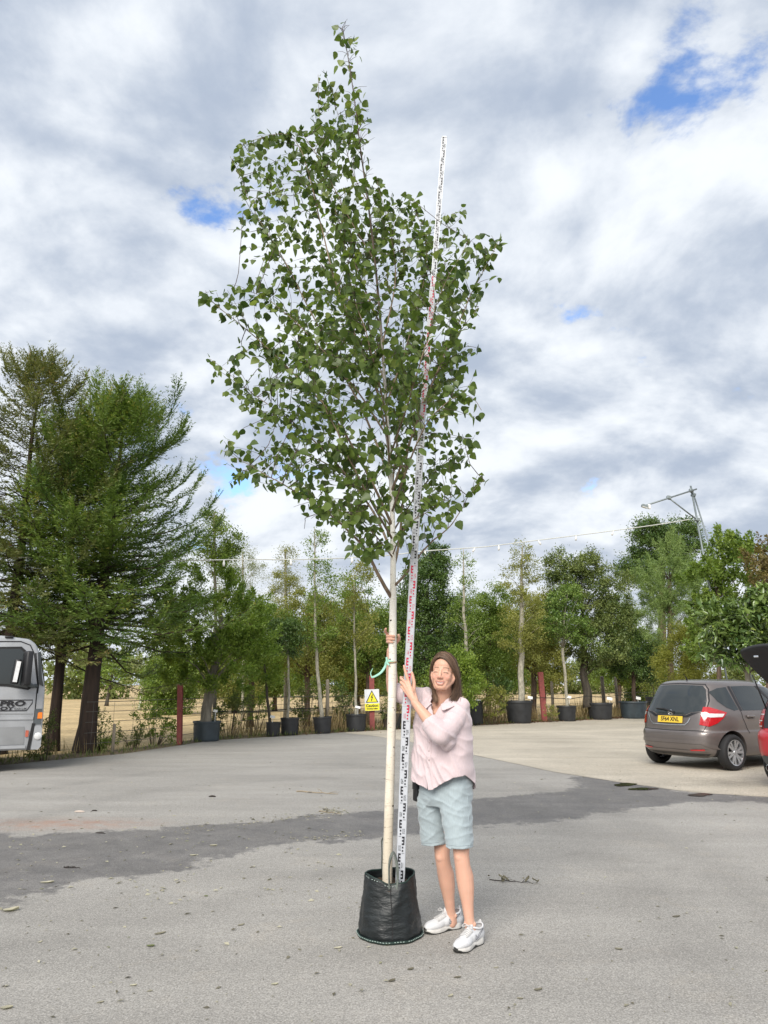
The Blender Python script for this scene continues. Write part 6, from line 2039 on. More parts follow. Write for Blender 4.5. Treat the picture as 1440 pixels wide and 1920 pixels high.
def staff():
    root = thing('survey_staff', S0, 'white telescopic levelling staff with black and red markings held beside the birch', 'survey staff')
    mw = plain('staff_enamel', (0.50, 0.52, 0.56), 0.45, var=0.04)
    ml = plain('staff_alloy', (0.42, 0.44, 0.46), 0.4, metal=0.6, var=0.1)
    mk, mr = plain('staff_black', (0.012, 0.012, 0.016), 0.5, var=0), plain('staff_red', (0.50, 0.012, 0.05), 0.5, var=0)
    mkg, mrg = plain('staff_grey_numerals', (0.10, 0.11, 0.12), 0.5, var=0), plain('staff_red_numerals', (0.55, 0.10, 0.13), 0.5, var=0)
    secs = [(0.0, 1.105, 0.053, 0.030), (1.105, 2.045, 0.048, 0.026), (2.045, 2.93, 0.0425, 0.022), (2.93, 3.925, 0.0365, 0.018), (3.925, 5.0, 0.0300, 0.014)]
    for k, (s0, s1, w, d) in enumerate(secs):
        SA = (SP_[k + 1] - SP_[k]).normalized()
        SN = Vector((-0.05, -1, 0)); SN = (SN - SA * SN.dot(SA)).normalized()
        SU = SN.cross(SA) * -1
        if SU.x < 0: SU = -SU
        fr_ = Matrix((SU, SN, SA)).transposed()
        ln_ = (SP_[k + 1] - SP_[k]).length / (s1 - s0)
        rot = Frame(fr_, SP_[k] - S0, s0, ln_)
        c = rot @ Vector((0, 0, (s0 + s1) / 2))
        so = MB().box(c, (w, d, (s1 - s0) * ln_), fr_, bevel=0.003).build('staff_section', mw, root)
        # side rails of bare alloy and an end collar
        for sg in (-1, 1):
            MB().box(rot @ Vector((sg * (w / 2 + 0.0008), 0.002, (s0 + s1) / 2)), (0.003, d * 0.8, (s1 - s0 - 0.004) * ln_), fr_).build('side_rail', ml, so)
        if k < 4:
            MB().box(rot @ Vector((0, -0.001, s1 - 0.008)), (w + 0.006, d + 0.005, 0.016), fr_, bevel=0.002).build('collar', mw, so)
        else:
            MB().box(rot @ Vector((0, 0, s1 + 0.001)), (w + 0.008, d + 0.006, 0.008), fr_, bevel=0.002).build('end_cap', ml, so)
        marks = {True: (MB(), MB()), False: (MB(), MB())}
        for n in range(1, 51):
            s = n / 10
            if not (s0 < s - 0.03 and s <= s1 + 0.02): continue
            red = (math.ceil(n / 10) % 2 == 0)
            E, T = marks[red]
            sg = -1 if n % 2 == 0 else 1          # -1: block against the left edge
            x0 = sg * (w * 0.34)
            def bar(xa, xb, za, zb, mb):
                y = d / 2 + 0.0022
                q = [rot @ Vector((x, y, z)) for x, z in ((xa, za), (xb, za), (xb, zb), (xa, zb))]
                q2 = [rot @ Vector((x, y - 0.0012, z)) for x, z in ((xa, za), (xb, za), (xb, zb), (xa, zb))]
                mb.add(q + q2, [(0, 1, 2, 3), (0, 4, 5, 1), (1, 5, 6, 2), (2, 6, 7, 3), (3, 7, 4, 0)])
            bw = w * 0.30
            inner = x0 - sg * bw
            bar(x0, x0 - sg * bw * 0.40, s - 0.050, s, E)
            for zt in (0.0, 0.020, 0.040):
                bar(x0 - sg * bw * 0.40, inner, s - zt - 0.0105, s - zt - 0.0005, E)
            for zt in (0.0605, 0.0805):
                bar(inner + sg * 0.002, inner + sg * (0.002 + w * 0.16), s - zt - 0.0095, s - zt, E)
            # hair tick on the free half, and the two-figure height
            bar(-sg * w * 0.06, -sg * w * 0.36, s - 0.0012, s + 0.0008, T)
            V, F = text_mesh('%02d' % (n - 1), 0.046, xs=0.36)
            cx = -sg * w * 0.20
            y = d / 2 + 0.0020
            T.add([rot @ Vector((cx + v[0], y, s - 0.071 + v[1])) for v in V], F)
        for red in (True, False):
            E, T = marks[red]
            if E.v: E.build('scale_marks', mr if red else mk, so)
            if T.v: tag(T.build('numerals', mrg if red else mkg, so), kind='stuff')
    return root


grow_bag()
birch()
staff()

# ------------------------------------------------------------------ the woman
def sphere_rows(n=7):
    return [(math.sin(math.pi * i / n), -math.cos(math.pi * i / n)) for i in range(n + 1)]


def caps(mb, p0, r0, p1, r1, n=16):
    p0, p1 = Vector(p0), Vector(p1)
    t = (p1 - p0)
    if t.length < 1e-6: t = Vector((0, 0, 1e-5))
    t = t.normalized()
    pts, rad = [], []
    for k in range(6):
        a = math.pi / 2 * k / 5
        pts.append(p0 - t * r0 * math.cos(a)); rad.append(max(1e-4, r0 * math.sin(a)))
    for k in range(6):
        a = math.pi / 2 * (1 - k / 5)
        pts.append(p1 + t * r1 * math.cos(a)); rad.append(max(1e-4, r1 * math.sin(a)))
    mb.tube(pts, rad, n)


def chain(mb, seq):
    for (p0, r0), (p1, r1) in zip(seq[:-1], seq[1:]):
        caps(mb, p0, r0, p1, r1)


def ellip(mb, c, r, M=None, n=20):
    c = Vector(c)
    rows = sphere_rows(12)
    b = len(mb.v)
    for (s, h) in rows:
        for k in range(n):
            a = 2 * math.pi * k / n
            p = Vector((r[0] * max(s, 1e-3) * math.cos(a), r[1] * max(s, 1e-3) * math.sin(a), r[2] * h))
            if M is not None: p = M @ p
            mb.v.append(tuple(c + p))
    for i in range(len(rows) - 1):
        for k in range(n):
            mb.f.append((b + i * n + k, b + i * n + (k + 1) % n, b + (i + 1) * n + (k + 1) % n, b + (i + 1) * n + k)); mb.m.append(0)
    mb.f.append(tuple(b + k for k in reversed(range(n)))); mb.m.append(0)
    e = b + (len(rows) - 1) * n
    mb.f.append(tuple(e + k for k in range(n))); mb.m.append(0)


def loft(mb, rings, side, fwd, n=36, p=2.3):
    """rings: (centre, half width along side, half depth along fwd)"""
    b = len(mb.v)
    for c, a, d in rings:
        c = Vector(c)
        for k in range(n):
            th = 2 * math.pi * k / n
            cs, sn = math.cos(th), math.sin(th)
            x = abs(cs) ** (2 / p) * (1 if cs > 0 else -1); y = abs(sn) ** (2 / p) * (1 if sn > 0 else -1)
            mb.v.append(tuple(c + side * a * x + fwd * d * y))
    for i in range(len(rings) - 1):
        for k in range(n):
            mb.f.append((b + i * n + k, b + i * n + (k + 1) % n, b + (i + 1) * n + (k + 1) % n, b + (i + 1) * n + k)); mb.m.append(0)
    mb.f.append(tuple(b + k for k in reversed(range(n)))); mb.m.append(0)
    e = b + (len(rings) - 1) * n
    mb.f.append(tuple(e + k for k in range(n))); mb.m.append(0)


def fuse(mb, voxel, smooth=4, fac=0.5):
    """one continuous skin over all the shapes"""
    o = mb.build('fused', None, None)
    m = o.modifiers.new('r', 'REMESH'); m.mode = 'VOXEL'; m.voxel_size = voxel; m.use_smooth_shade = True
    if smooth:
        s = o.modifiers.new('s', 'SMOOTH'); s.factor = fac; s.iterations = smooth
    dg = bpy.context.evaluated_depsgraph_get()
    me = bpy.data.meshes.new_from_object(o.evaluated_get(dg))
    bpy.data.objects.remove(o)
    return me


def me_arrays(me):
    n = len(me.vertices)
    co = np.empty(n * 3, np.float32); me.vertices.foreach_get('co', co)
    no = np.empty(n * 3, np.float32); me.vertices.foreach_get('normal', no)
    return co.reshape(-1, 3).astype(float), no.reshape(-1, 3).astype(float)


def set_co(me, co):
    me.vertices.foreach_set('co', np.asarray(co, np.float32).ravel()); me.update()


def trim(me, keep_fn, clamp_fn=None, soften=5):
    """drop faces wholly outside, pull the outside corners of the border faces onto the edge"""
    co, _ = me_arrays(me)
    keep = keep_fn(co)
    bm = bmesh.new(); bm.from_mesh(me)
    bm.verts.ensure_lookup_table()
    dead = [f for f in bm.faces if not any(keep[v.index] for v in f.verts)]
    if clamp_fn is not None:
        out = ~keep
        c2 = clamp_fn(co)
        for v in bm.verts:
            if out[v.index]: v.co = Vector(c2[v.index])
    bmesh.ops.delete(bm, geom=dead, context='FACES')
    loose = [v for v in bm.verts if not v.link_faces]
    edge = {}
    for e in bm.edges:
        if len(e.link_faces) == 1:
            for v in e.verts: edge.setdefault(v, []).append(e.other_vert(v))
    for _ in range(soften):
        new = {v: v.co * 0.5 + (n[0].co + n[1].co) * 0.25 for v, n in edge.items() if len(n) == 2}
        for v, c in new.items(): v.co = c
    bmesh.ops.delete(bm, geom=loose, context='VERTS')
    bm.to_mesh(me); bm.free()
    shade(me)
    return me


def cloth_mat(name, col, weave=900.0, bump=0.15, fold=0.35, sheen=0.3):
    m, t, b, out = new_mat(name)
    L = t.links.new
    tc = N(t, 'ShaderNodeTexCoord')
    n1 = N(t, 'ShaderNodeTexNoise'); L(tc.outputs['Object'], n1.inputs['Vector']); n1.inputs['Scale'].default_value = 45; n1.inputs['Detail'].default_value = 4
    mp = N(t, 'ShaderNodeMapping'); mp.inputs['Scale'].default_value = (1, 1, 0.12); L(tc.outputs['Object'], mp.inputs[0])
    n2 = N(t, 'ShaderNodeTexNoise'); L(mp.outputs[0], n2.inputs['Vector']); n2.inputs['Scale'].default_value = 260; n2.inputs['Detail'].default_value = 2
    mr = N(t, 'ShaderNodeMapRange'); L(n2.outputs[0], mr.inputs[0]); mr.inputs[1].default_value = 0.3; mr.inputs[2].default_value = 0.7; mr.inputs[3].default_value = 0.93; mr.inputs[4].default_value = 1.05
    mx = N(t, 'ShaderNodeMix', data_type='RGBA', blend_type='MULTIPLY'); mx.inputs[0].default_value = 1; mx.inputs[6].default_value = c4(col); L(mr.outputs[0], mx.inputs[7])
    L(mx.outputs[2], b.inputs['Base Color'])
    b.inputs['Roughness'].default_value = 0.85; b.inputs['Specular IOR Level'].default_value = 0.2
    b.inputs['Sheen Weight'].default_value = sheen
    ad = N(t, 'ShaderNodeMath', operation='MULTIPLY_ADD'); L(n1.outputs[0], ad.inputs[0]); ad.inputs[1].default_value = 1.0; L(n2.outputs[0], ad.inputs[2])
    bp = N(t, 'ShaderNodeBump'); bp.inputs['Strength'].default_value = fold; bp.inputs['Distance'].default_value = 0.004
    L(ad.outputs[0], bp.inputs['Height']); L(bp.outputs[0], b.inputs['Normal'])
    return m


def woman():
    FT = ground(850, 1765)
    O = Vector((FT.x, FT.y, 0))
    root = thing('person', O, 'smiling woman in pale pink shirt and grey blue shorts gripping the birch stem', 'person')

    def W(px, py, Y): return at(px, py, Y) - O
    YAW = R(33)
    fwd = Vector((-math.sin(YAW), -math.cos(YAW), 0)); side = Vector((math.cos(YAW), -math.sin(YAW), 0))   # side: towards her left arm
    up = Vector((0, 0, 1))
    # ---------------- head frame
    HY = R(-16)
    HM = Matrix.Rotation(HY, 3, 'Z') @ Matrix.Rotation(R(4), 3, 'Y') @ Matrix.Rotation(R(-3), 3, 'X')
    HC = W(831, 1261, 4.87)
    hs = 1.0

    def H(x, y, z): return HC + HM @ Vector((x * hs, y * hs, z * hs))
    b = MB()
    # head
    ellip(b, H(0, .020, .030), (.072, .090, .086), HM)
    ellip(b, H(0, -.022, -.028), (.062, .067, .086), HM)
    ellip(b, H(0, -.010, .045), (.060, .066, .052), HM)
    ellip(b, H(0, -.048, -.093), (.036, .031, .022), HM)
    for s in (-1, 1):
        caps(b, H(s * .052, .010, -.046), .0235, H(s * .024, -.044, -.090), .0225)
        ellip(b, H(s * .034, -.054, -.034), (.026, .0255, .024), HM)
        ellip(b, H(s * .044, -.044, -.012), (.019, .021, .018), HM)
        caps(b, H(s * .008, -.074, .018), .010, H(s * .036, -.058, .018), .012)
        ellip(b, H(s * .031, -.064, -.004), (.019, .0135, .013), HM)
        ellip(b, H(s * .0125, -.095, -.036), (.0085, .011, .0080), HM)
        ellip(b, H(s * .072, .014, -.014), (.009, .020, .032), HM @ Matrix.Rotation(R(s * 18), 3, 'Z'))
        ellip(b, H(s * .070, .004, -.040), (.008, .010, .012), HM)
        ellip(b, H(s * .064, .006, -.022), (.011, .014, .024), HM)
        caps(b, H(s * .036, -.056, -.054), .013, H(s * .022, -.060, -.086), .015)
    caps(b, H(0, -.080, .014), .0090, H(0, -.104, -.028), .0115)
    ellip(b, H(0, -.103, -.033), (.0130, .012, .0105), HM)
    chain(b, [(H(-.028, -.074, -.058), .0045), (H(-.014, -.0845, -.0595), .0055), (H(0, -.0870, -.0605), .0058), (H(.014, -.0845, -.0595), .0055), (H(.028, -.074, -.058), .0045)])
    chain(b, [(H(-.027, -.073, -.061), .004), (H(-.013, -.082, -.0765), .0068), (H(.013, -.082, -.0765), .0068), (H(.027, -.073, -.061), .004)])
    ellip(b, H(0, -.066, -.068), (.022, .014, .010), HM)
    # neck and upper trunk
    NB = W(832, 1322, 4.93)
    caps(b, H(0, .030, -.055), .054, NB, .056)
    caps(b, NB, .056, NB + side * 0.10 - up * 0.03, .045)
    caps(b, NB, .056, NB - side * 0.10 - up * 0.03, .045)
    PEL = W(838, 1480, 4.97)
    CH = W(834, 1370, 4.94)
    loft(b, [(NB + up * 0.0, .05, .045), (NB - up * 0.05, .135, .075), (CH, .145, .095), (CH.lerp(PEL, 0.55), .125, .085), (PEL + up * .05, .150, .10), (PEL - up * .04, .155, .11)], side, fwd)
    # legs
    RH, RK, RA = W(818, 1500, 5.02), W(829, 1604, 5.06), W(846, 1716, 5.155)
    LH, LK, LA = W(858, 1500, 4.90), W(865, 1604, 4.86), W(881, 1732, 4.865)

    def leg(hip, kn, an):
        d = (an - kn)
        back = Vector((0.45, 0.85, 0))
        caps(b, hip, .074, kn + up * 0.10, .055)
        caps(b, kn + up * 0.10, .055, kn + up * .0, .0475)
        ellip(b, kn - back * .020 - up * .004, (.033, .030, .036))
        chain(b, [(kn, .0475), (kn + d * .16, .0465), (kn + d * .32 + back * .012, .0535), (kn + d * .50 + back * .010, .049), (kn + d * .72 + back * .003, .036), (kn + d * .92, .030), (an + d * .10, .033)])
    leg(RH, RK, RA); leg(LH, LK, LA)
    for a, s in ((RA, -1), (LA, 1)):
        ellip(b, a + Vector((.024, -.01, 0.0)), (.013, .015, .015)); ellip(b, a + Vector((-.025, -.005, .006)), (.012, .014, .014))
        caps(b, a, .032, a - up * .045, .030)
    # arms
    RS, RE = W(802, 1310, 5.01), W(736, 1294, 5.135)
    T = at(736.6, 1196, 5.018) - O
    RW = T + Vector((-.016, .058, -.080))
    chain(b, [(RS, .048), (RS.lerp(RE, .5), .042), (RE, .038)])
    chain(b, [(RE, .038), (RE.lerp(RW, .25), .041), (RE.lerp(RW, .6), .034), (RW, .025)])
    LS, LE = W(864, 1324, 4.88), W(822, 1374, 4.72)
    LW = W(777.5, 1317, 4.795)
    chain(b, [(LS, .036), (LS.lerp(LE, .5) + Vector((.008, -.004, -.012)), .034), (LE, .036)])
    chain(b, [(LE, .039), (LE.lerp(LW, .3), .041), (LE.lerp(LW, .7), .031), (LW, .0245)])
    # right hand: palm behind the stem, three fingers round its left, thumb at its right
    for z0, z1 in ((.026, .024), (.010, .008), (-.007, -.008), (-.022, -.022)):
        chain(b, [(RW + up * .012, .016), (T + Vector((-.020, .046, z0)), .0115), (T + Vector((-.036, .030, z1)), .0100)])
    ellip(b, T + Vector((-.004, .044, -.012)), (.034, .013, .040))
    rt = .0245
    for i, (z, ln, r) in enumerate(((.0120, 1.0, .0094), (-.0080, .97, .0094), (-.0270, .84, .0086))):
        a0 = math.radians(140)
        q = []
        for k in range(8):
            f = k / 7
            a = a0 + f * math.radians(148) * ln
            rr = rt + .0075 + (.012 * (1 - f) ** 2)
            q.append((T + Vector((rr * math.cos(a), rr * math.sin(a), z + .002 * math.sin(f * 3) - .004 * f)), r * (1 - .14 * f) * (1.05 if k in (3,) else 1)))
        chain(b, q)
    chain(b, [(T + Vector((-.036, .028, .026)), .0098), (T + Vector((-.050, .004, .040)), .0096), (T + Vector((-.051, -.016, .049)), .0090), (T + Vector((-.047, -.030, .057)), .0084)])
    chain(b, [(RW + Vector((.012, .0, .020)), .016), (T + Vector((.026, .042, -.022)), .0125), (T + Vector((.042, .018, -.008)), .0108), (T + Vector((.041, -.006, .008)), .0102), (T + Vector((.037, -.016, .017)), .0090)])
    # left hand: back of the hand to the camera, forefinger up the face of the staff, the others round its edge
    def S(px, py, dy):
        p = at(px, py, 4.888 + dy) - O
        return p
    kn = [S(766, 1278, -.040), S(761, 1280, -.041), S(757.5, 1285, -.038), S(756.5, 1291.5, -.032)]
    for k_ in kn:
        chain(b, [(LW, .017), (LW.lerp(k_, .55) + Vector((0, -.003, 0)), .0125), (k_, .0105)])
    ellip(b, LW.lerp(kn[1], .55) + Vector((.006, .004, 0)), (.026, .012, .034), Matrix.Rotation(R(-28), 3, 'Y'))
    chain(b, [(kn[0], .0102), (S(761.5, 1264, -.037), .0092), (S(759, 1255.5, -.032), .0084), (S(757.5, 1248.5, -.029), .0074)])
    for k_, (y1, y2, y3), r in ((kn[1], (1272, 1270, 1271), .0090), (kn[2], (1280, 1278, 1279), .0090), (kn[3], (1288, 1287, 1288), .0082)):
        x0 = 752.0 if k_ is not kn[3] else 752.5
        chain(b, [(k_, .0100), (S(x0, y1, -.020), r * 1.03), (S(x0 - 0.5, y2, .010), r), (S(x0 + 4, y3, .027), r * .95), (S(x0 + 11, y3 + 1, .028), r * .88)])
    chain(b, [(LW + Vector((.008, -.002, .012)), .016), (S(775.5, 1296, -.030), .0135), (S(776.5, 1280, -.024), .0110), (S(774.5, 1269, -.022), .0102), (S(772.5, 1261.5, -.022), .0085)])
    me = fuse(b, 0.0024, 10, 0.5)
    co, no = me_arrays(me)
    # the face is relaxed a little more than the hands
    ne = len(me.edges); ed = np.empty(ne * 2, np.int32); me.edges.foreach_get('vertices', ed); ed = ed.reshape(-1, 2)
    lc = (co - np.array(HC)) @ np.array(HM)
    fm = ((np.abs(lc[:, 0]) < .062) & (lc[:, 2] > -.12) & (lc[:, 2] < .12) & (lc[:, 1] < .0)).astype(float)[:, None]
    for _ in range(9):
        acc = np.zeros_like(co); cnt = np.zeros((len(co), 1))
        np.add.at(acc, ed[:, 0], co[ed[:, 1]]); np.add.at(acc, ed[:, 1], co[ed[:, 0]])
        np.add.at(cnt, ed[:, 0], 1); np.add.at(cnt, ed[:, 1], 1)
        co = co + fm * 0.5 * (acc / np.maximum(cnt, 1) - co)
    set_co(me, co)
    # skin colours held per vertex, measured in the head's own frame
    inv = HM.transposed()
    loc = (co - np.array(HC)) @ np.array(HM) / hs
    x, y, z = loc[:, 0], loc[:, 1], loc[:, 2]
    col = np.tile(np.array([0.63, 0.365, 0.265]), (len(co), 1))
    nz = np.array([mnoise.noise(Vector(p) * 22) for p in co])
    col *= (1 + 0.06 * nz)[:, None]
    front = np.clip((-y - .02) / .03, 0, 1)
    def blend(mask, c):
        nonlocal col
        col = col * (1 - mask[:, None]) + np.array(c) * mask[:, None]
    def gs(cx, cz, sx, sz): return np.exp(-(((np.abs(x) if cx else x) - cx) / sx) ** 2 - ((z - cz) / sz) ** 2) * front
    blend(gs(.038, -.030, .020, .016) * .55, (0.62, 0.26, 0.21))
    blend(gs(0, -.034, .012, .012) * .4, (0.60, 0.26, 0.21))
    head = (np.abs(x) < .09) & (z > -.125) & (z < .13) & (y < .02)
    # brows, closed squinting lids, lashes
    bz = .023 + .003 * np.cos((np.abs(x) - .030) / .02 * 1.4) - .10 * np.clip(np.abs(x) - .034, 0, 1)
    blend(np.clip(1.3 - np.abs(z - bz) / .0048, 0, 1) * np.clip((np.abs(x) - .010) / .006, 0, 1) * np.clip((.050 - np.abs(x)) / .008, 0, 1) * front * .85 * head, (0.17, 0.10, 0.07))
    ez = -.0035 - 10 * (np.abs(x) - .031) ** 2
    blend(np.clip(1.5 - np.abs(z - ez) / .0034, 0, 1) * np.clip((np.abs(x) - .0165) / .003, 0, 1) * np.clip((.0465 - np.abs(x)) / .003, 0, 1) * front * .85 * head, (0.13, 0.070, 0.055))
    # mouth: lips and a row of teeth
    mz = -.0690 + 10.5 * x ** 2
    lipm = np.clip((.0295 - np.abs(x)) / .006, 0, 1) * np.clip((.0125 - np.abs(z - mz)) / .003, 0, 1) * front * head * (y < -.055)
    blend(lipm * .8, (0.50, 0.215, 0.185))
    tm = np.clip((.0230 - np.abs(x)) / .004, 0, 1) * np.clip((.0026 + .0006 - 3 * x ** 2 - np.abs(z - mz)) / .0015, 0, 1) * front * head * (y < -.055)
    blend(tm, (0.54, 0.49, 0.45))
    cm = np.exp(-((np.abs(x) - .0250) / .003) ** 2 - ((z - mz) / .003) ** 2) * front * head
    blend(cm * .8, (0.16, 0.06, 0.05))
    at_ = me.attributes.new('skin', 'FLOAT_COLOR', 'POINT')
    at_.data.foreach_set('color', np.concatenate([np.clip(col, 0, 1), np.ones((len(col), 1))], 1).astype(np.float32).ravel())
    m, t, bs, out = new_mat('skin')
    L = t.links.new
    an = N(t, 'ShaderNodeAttribute', attribute_name='skin')
    L(an.outputs['Color'], bs.inputs['Base Color'])
    bs.inputs['Roughness'].default_value = 0.5; bs.inputs['Specular IOR Level'].default_value = 0.35
    bs.inputs['Subsurface Weight'].default_value = 0.12; bs.inputs['Subsurface Radius'].default_value = (0.012, 0.005, 0.003); bs.inputs['Subsurface Scale'].default_value = 1.0
    tc = N(t, 'ShaderNodeTexCoord'); nn = N(t, 'ShaderNodeTexNoise'); L(tc.outputs['Object'], nn.inputs['Vector']); nn.inputs['Scale'].default_value = 400
    bp = N(t, 'ShaderNodeBump'); bp.inputs['Strength'].default_value = 0.08; bp.inputs['Distance'].default_value = 0.002
    L(nn.outputs[0], bp.inputs['Height']); L(bp.outputs[0], bs.inputs['Normal'])
    MAT['skin'] = m
    me.name = 'body'; me.materials.clear(); me.materials.append(m)
    link('body', me, None, root)

    # ---------------- hair
    mh, t, bs, out = new_mat('hair')
    L = t.links.new
    an = N(t, 'ShaderNodeAttribute', attribute_name='tint')
    cr = N(t, 'ShaderNodeValToRGB'); cr.color_ramp.elements[0].color = (0.032, 0.019, 0.013, 1); cr.color_ramp.elements[1].color = (0.30, 0.185, 0.12, 1)
    L(an.outputs['Fac'], cr.inputs[0]); L(cr.outputs[0], bs.inputs['Base Color'])
    bs.inputs['Roughness'].default_value = 0.50; bs.inputs['Specular IOR Level'].default_value = 0.35
    hb = MB()
    ellip(hb, H(0, .031, .044), (.079, .095, .083), HM)
    caps(hb, H(.030, .060, -.02), .055, H(.030, .080, -.150), .036)
    caps(hb, H(-.025, .060, -.02), .050, H(-.020, .075, -.140), .032)
    chain(hb, [(H(.040, .000, .080), .018), (H(.066, .022, .040), .016), (H(.078, .046, -.030), .018), (H(.082, .045, -.110), .020), (H(.070, .030, -.175), .010)])
    chain(hb, [(H(-.040, .000, .080), .016), (H(-.062, .024, .040), .014), (H(-.068, .046, -.030), .016), (H(-.055, .040, -.110), .018), (H(-.035, .010, -.180), .008)])
    hme = fuse(hb, 0.005, 5, 0.5)
    ho, hn = me_arrays(hme)
    ta = hme.attributes.new('tint', 'FLOAT', 'POINT')
    ta.data.foreach_set('value', np.full(len(ho), 0.12, np.float32))
    hme.materials.clear(); hme.materials.append(mh); hme.name = 'hair'
    hair = link('hair', hme, None, root)
    rng = np.random.default_rng(9)
    # locks combed from the parting down each side
    gl = {  # guide locks in head coordinates: front one, middle one, back one for each side
        1: [[(-.016, -.066, .090), (.016, -.070, .082), (.048, -.058, .050), (.072, -.030, .010), (.083, .010, -.034), (.080, .012, -.085), (.066, -.012, -.130), (.042, -.040, -.170)],
            [(-.012, -.020, .126), (.030, -.020, .114), (.066, -.006, .075), (.084, .016, .020), (.093, .034, -.045), (.097, .036, -.105), (.094, .020, -.150), (.082, -.002, -.192)],
            [(-.010, .040, .130), (.034, .050, .116), (.066, .070, .070), (.082, .084, .0), (.090, .090, -.070), (.098, .078, -.120), (.106, .060, -.160), (.112, .036, -.190)]],
        -1: [[(-.018, -.066, .090), (-.040, -.062, .080), (-.064, -.038, .050), (-.073, -.006, .015), (-.074, .014, -.040), (-.062, .014, -.090), (-.044, -.006, -.140), (-.022, -.034, -.190)],
             [(-.018, -.010, .126), (-.044, -.004, .108), (-.072, .010, .060), (-.080, .030, .0), (-.078, .042, -.060), (-.066, .040, -.110), (-.050, .024, -.150), (-.030, -.008, -.196)],
             [(-.014, .044, .128), (-.044, .054, .108), (-.070, .074, .055), (-.078, .086, -.010), (-.070, .092, -.070), (-.056, .084, -.115), (-.044, .066, -.150), (-.034, .040, -.180)]],
    }
    V, F, TT = [], [], []
    for sd_, G in gl.items():
        G = [[Vector(p) for p in g] for g in G]
        for k in range(460 if sd_ == 1 else 300):
            u = rng.random() * 2
            i = min(1, int(u)); f = u - i
            pts = smooth_path([a.lerp(c, f) for a, c in zip(G[i], G[i + 1])], 3)
            cut = 1.0 - 0.22 * rng.random() ** 2
            pts = pts[:max(6, int(len(pts) * cut))]
            off = Vector(rng.normal(size=3)) * .0042
            w = .0009 + .0014 * rng.random()
            tn = np.clip(0.12 + 0.30 * rng.random() + 0.62 * max(0, mnoise.noise((u * 7.0, sd_ * 3.0, 1.5)) + 0.12), 0, 1)
            n = len(pts); base_ = len(V)
            for j, p in enumerate(pts):
                q = p + off * (0.4 + 1.6 * j / n)
                t_ = (pts[min(j + 1, n - 1)] - pts[max(j - 1, 0)]).normalized()
                rad = Vector((p.x, p.y - .02, max(0, p.z) * 0.8)).normalized()
                s_ = t_.cross(rad)
                s_ = s_.normalized() if s_.length > 1e-5 else Vector((1, 0, 0))
                ww = w * (1.0 if j < n * .75 else max(.15, (n - j) / (n * .25)))
                V += [H(*(q - s_ * ww + rad * .001)), H(*(q + rad * (.0020 + ww * .4))), H(*(q + s_ * ww + rad * .001))]
                TT += [tn * (0.8 + .4 * j / n)] * 3
                if j:
                    a = base_ + 3 * j
                    F += [(a - 3, a - 2, a + 1, a), (a - 2, a - 1, a + 2, a + 1)]
    tag(fast_mesh('hair_locks', np.array([tuple(v) for v in V]), np.array(F), mh, hair, True, attrs={'tint': np.clip(TT, 0, 1)}), kind='stuff')

    # ---------------- shirt
    pink = cloth_mat('pink_linen', (0.60, 0.49, 0.505), fold=0.2)
    sb = MB()
    ax0 = W(831, 1478, 4.95); ax1 = W(833, 1322, 4.93)
    def TC(py): return W(829.5 + (1480 - py) * 0.012, py, 4.95 - (1480 - py) * 0.00008)
    loft(sb, [(TC(1500), .198, .150), (TC(1470), .197, .150), (TC(1440), .192, .146), (TC(1400), .186, .140), (TC(1365), .184, .136), (TC(1340), .182, .126), (TC(1326), .172, .105), (TC(1315), .135, .080), (TC(1308), .085, .066), (TC(1302), .066, .060)], side, fwd, p=2.5)
    chain(sb, [(RS + up * .0, .062), (RS.lerp(RE, .45) - up * .012, .062), (RS.lerp(RE, .85) - up * .012, .055), (RE + (RE - RS).normalized() * .01, .050)])
    LD = (LW - LE).normalized()
    chain(sb, [(LS, .058), (LS.lerp(LE, .35) + Vector((.008, -.006, -.020)), .066), (LS.lerp(LE, .75) + Vector((.014, -.006, -.026)), .069), (LE + Vector((.012, -.002, -.010)), .066), (LE + LD * .055, .063), (LE + LD * .10, .054)])
    caps(sb, LS + Vector((-.01, .03, -.06)), .045, LE + Vector((.05, .04, -.05)), .05)
    sme = fuse(sb, 0.0062, 6, 0.5)
    co, no = me_arrays(sme)
    # creases: long soft folds plus a tighter crumple near the elbow
    sl_ax = np.array((LE - LS).normalized()); LEn = np.array(LE)
    disp = np.zeros(len(co))
    arm_d = np.linalg.norm(np.cross(co - np.array(LS), sl_ax), axis=1)
    tarm = (co - np.array(LS)) @ sl_ax
    onarm = np.clip((.115 - arm_d) / .03, 0, 1) * ((tarm > -.05) & (tarm < .40))
    for i, p in enumerate(co):
        v = Vector(p)
        # body: near vertical hanging folds drawn towards the left armpit
        q = Vector(((v - ax0).dot(side) * 17 + v.z * 4.0, v.z * 3.2, 1.7))
        r1 = 1 - abs(mnoise.noise(q)) * 2
        q2 = Vector(((v - ax0).dot(side) * 12 + v.z * 7, v.z * 6 - (v - ax0).dot(side) * 4, 6.1))
        r2 = 1 - abs(mnoise.noise(q2)) * 2
        fine = mnoise.noise(v * 34)
        db = .0110 * max(0, r1) ** 1.6 + .0105 * max(0, r2) ** 2 + .0006 * fine
        q3 = Vector((tarm[i] * 13 + arm_d[i] * 6 + v.z * 3, v.dot(up) * 3, v.x * 3))
        r3 = 1 - abs(mnoise.noise(q3)) * 2
        q4 = Vector((tarm[i] * 5, v.x * 9 + v.z * 13, 3.3)); r4 = 1 - abs(mnoise.noise(q4)) * 2
        da = .0100 * max(0, r3) ** 1.5 + .0100 * max(0, r4) ** 1.5 + .0006 * fine - .004
        disp[i] = db * (1 - onarm[i]) + da * onarm[i] - .005
    co = co + no * disp[:, None]
    set_co(sme, co)
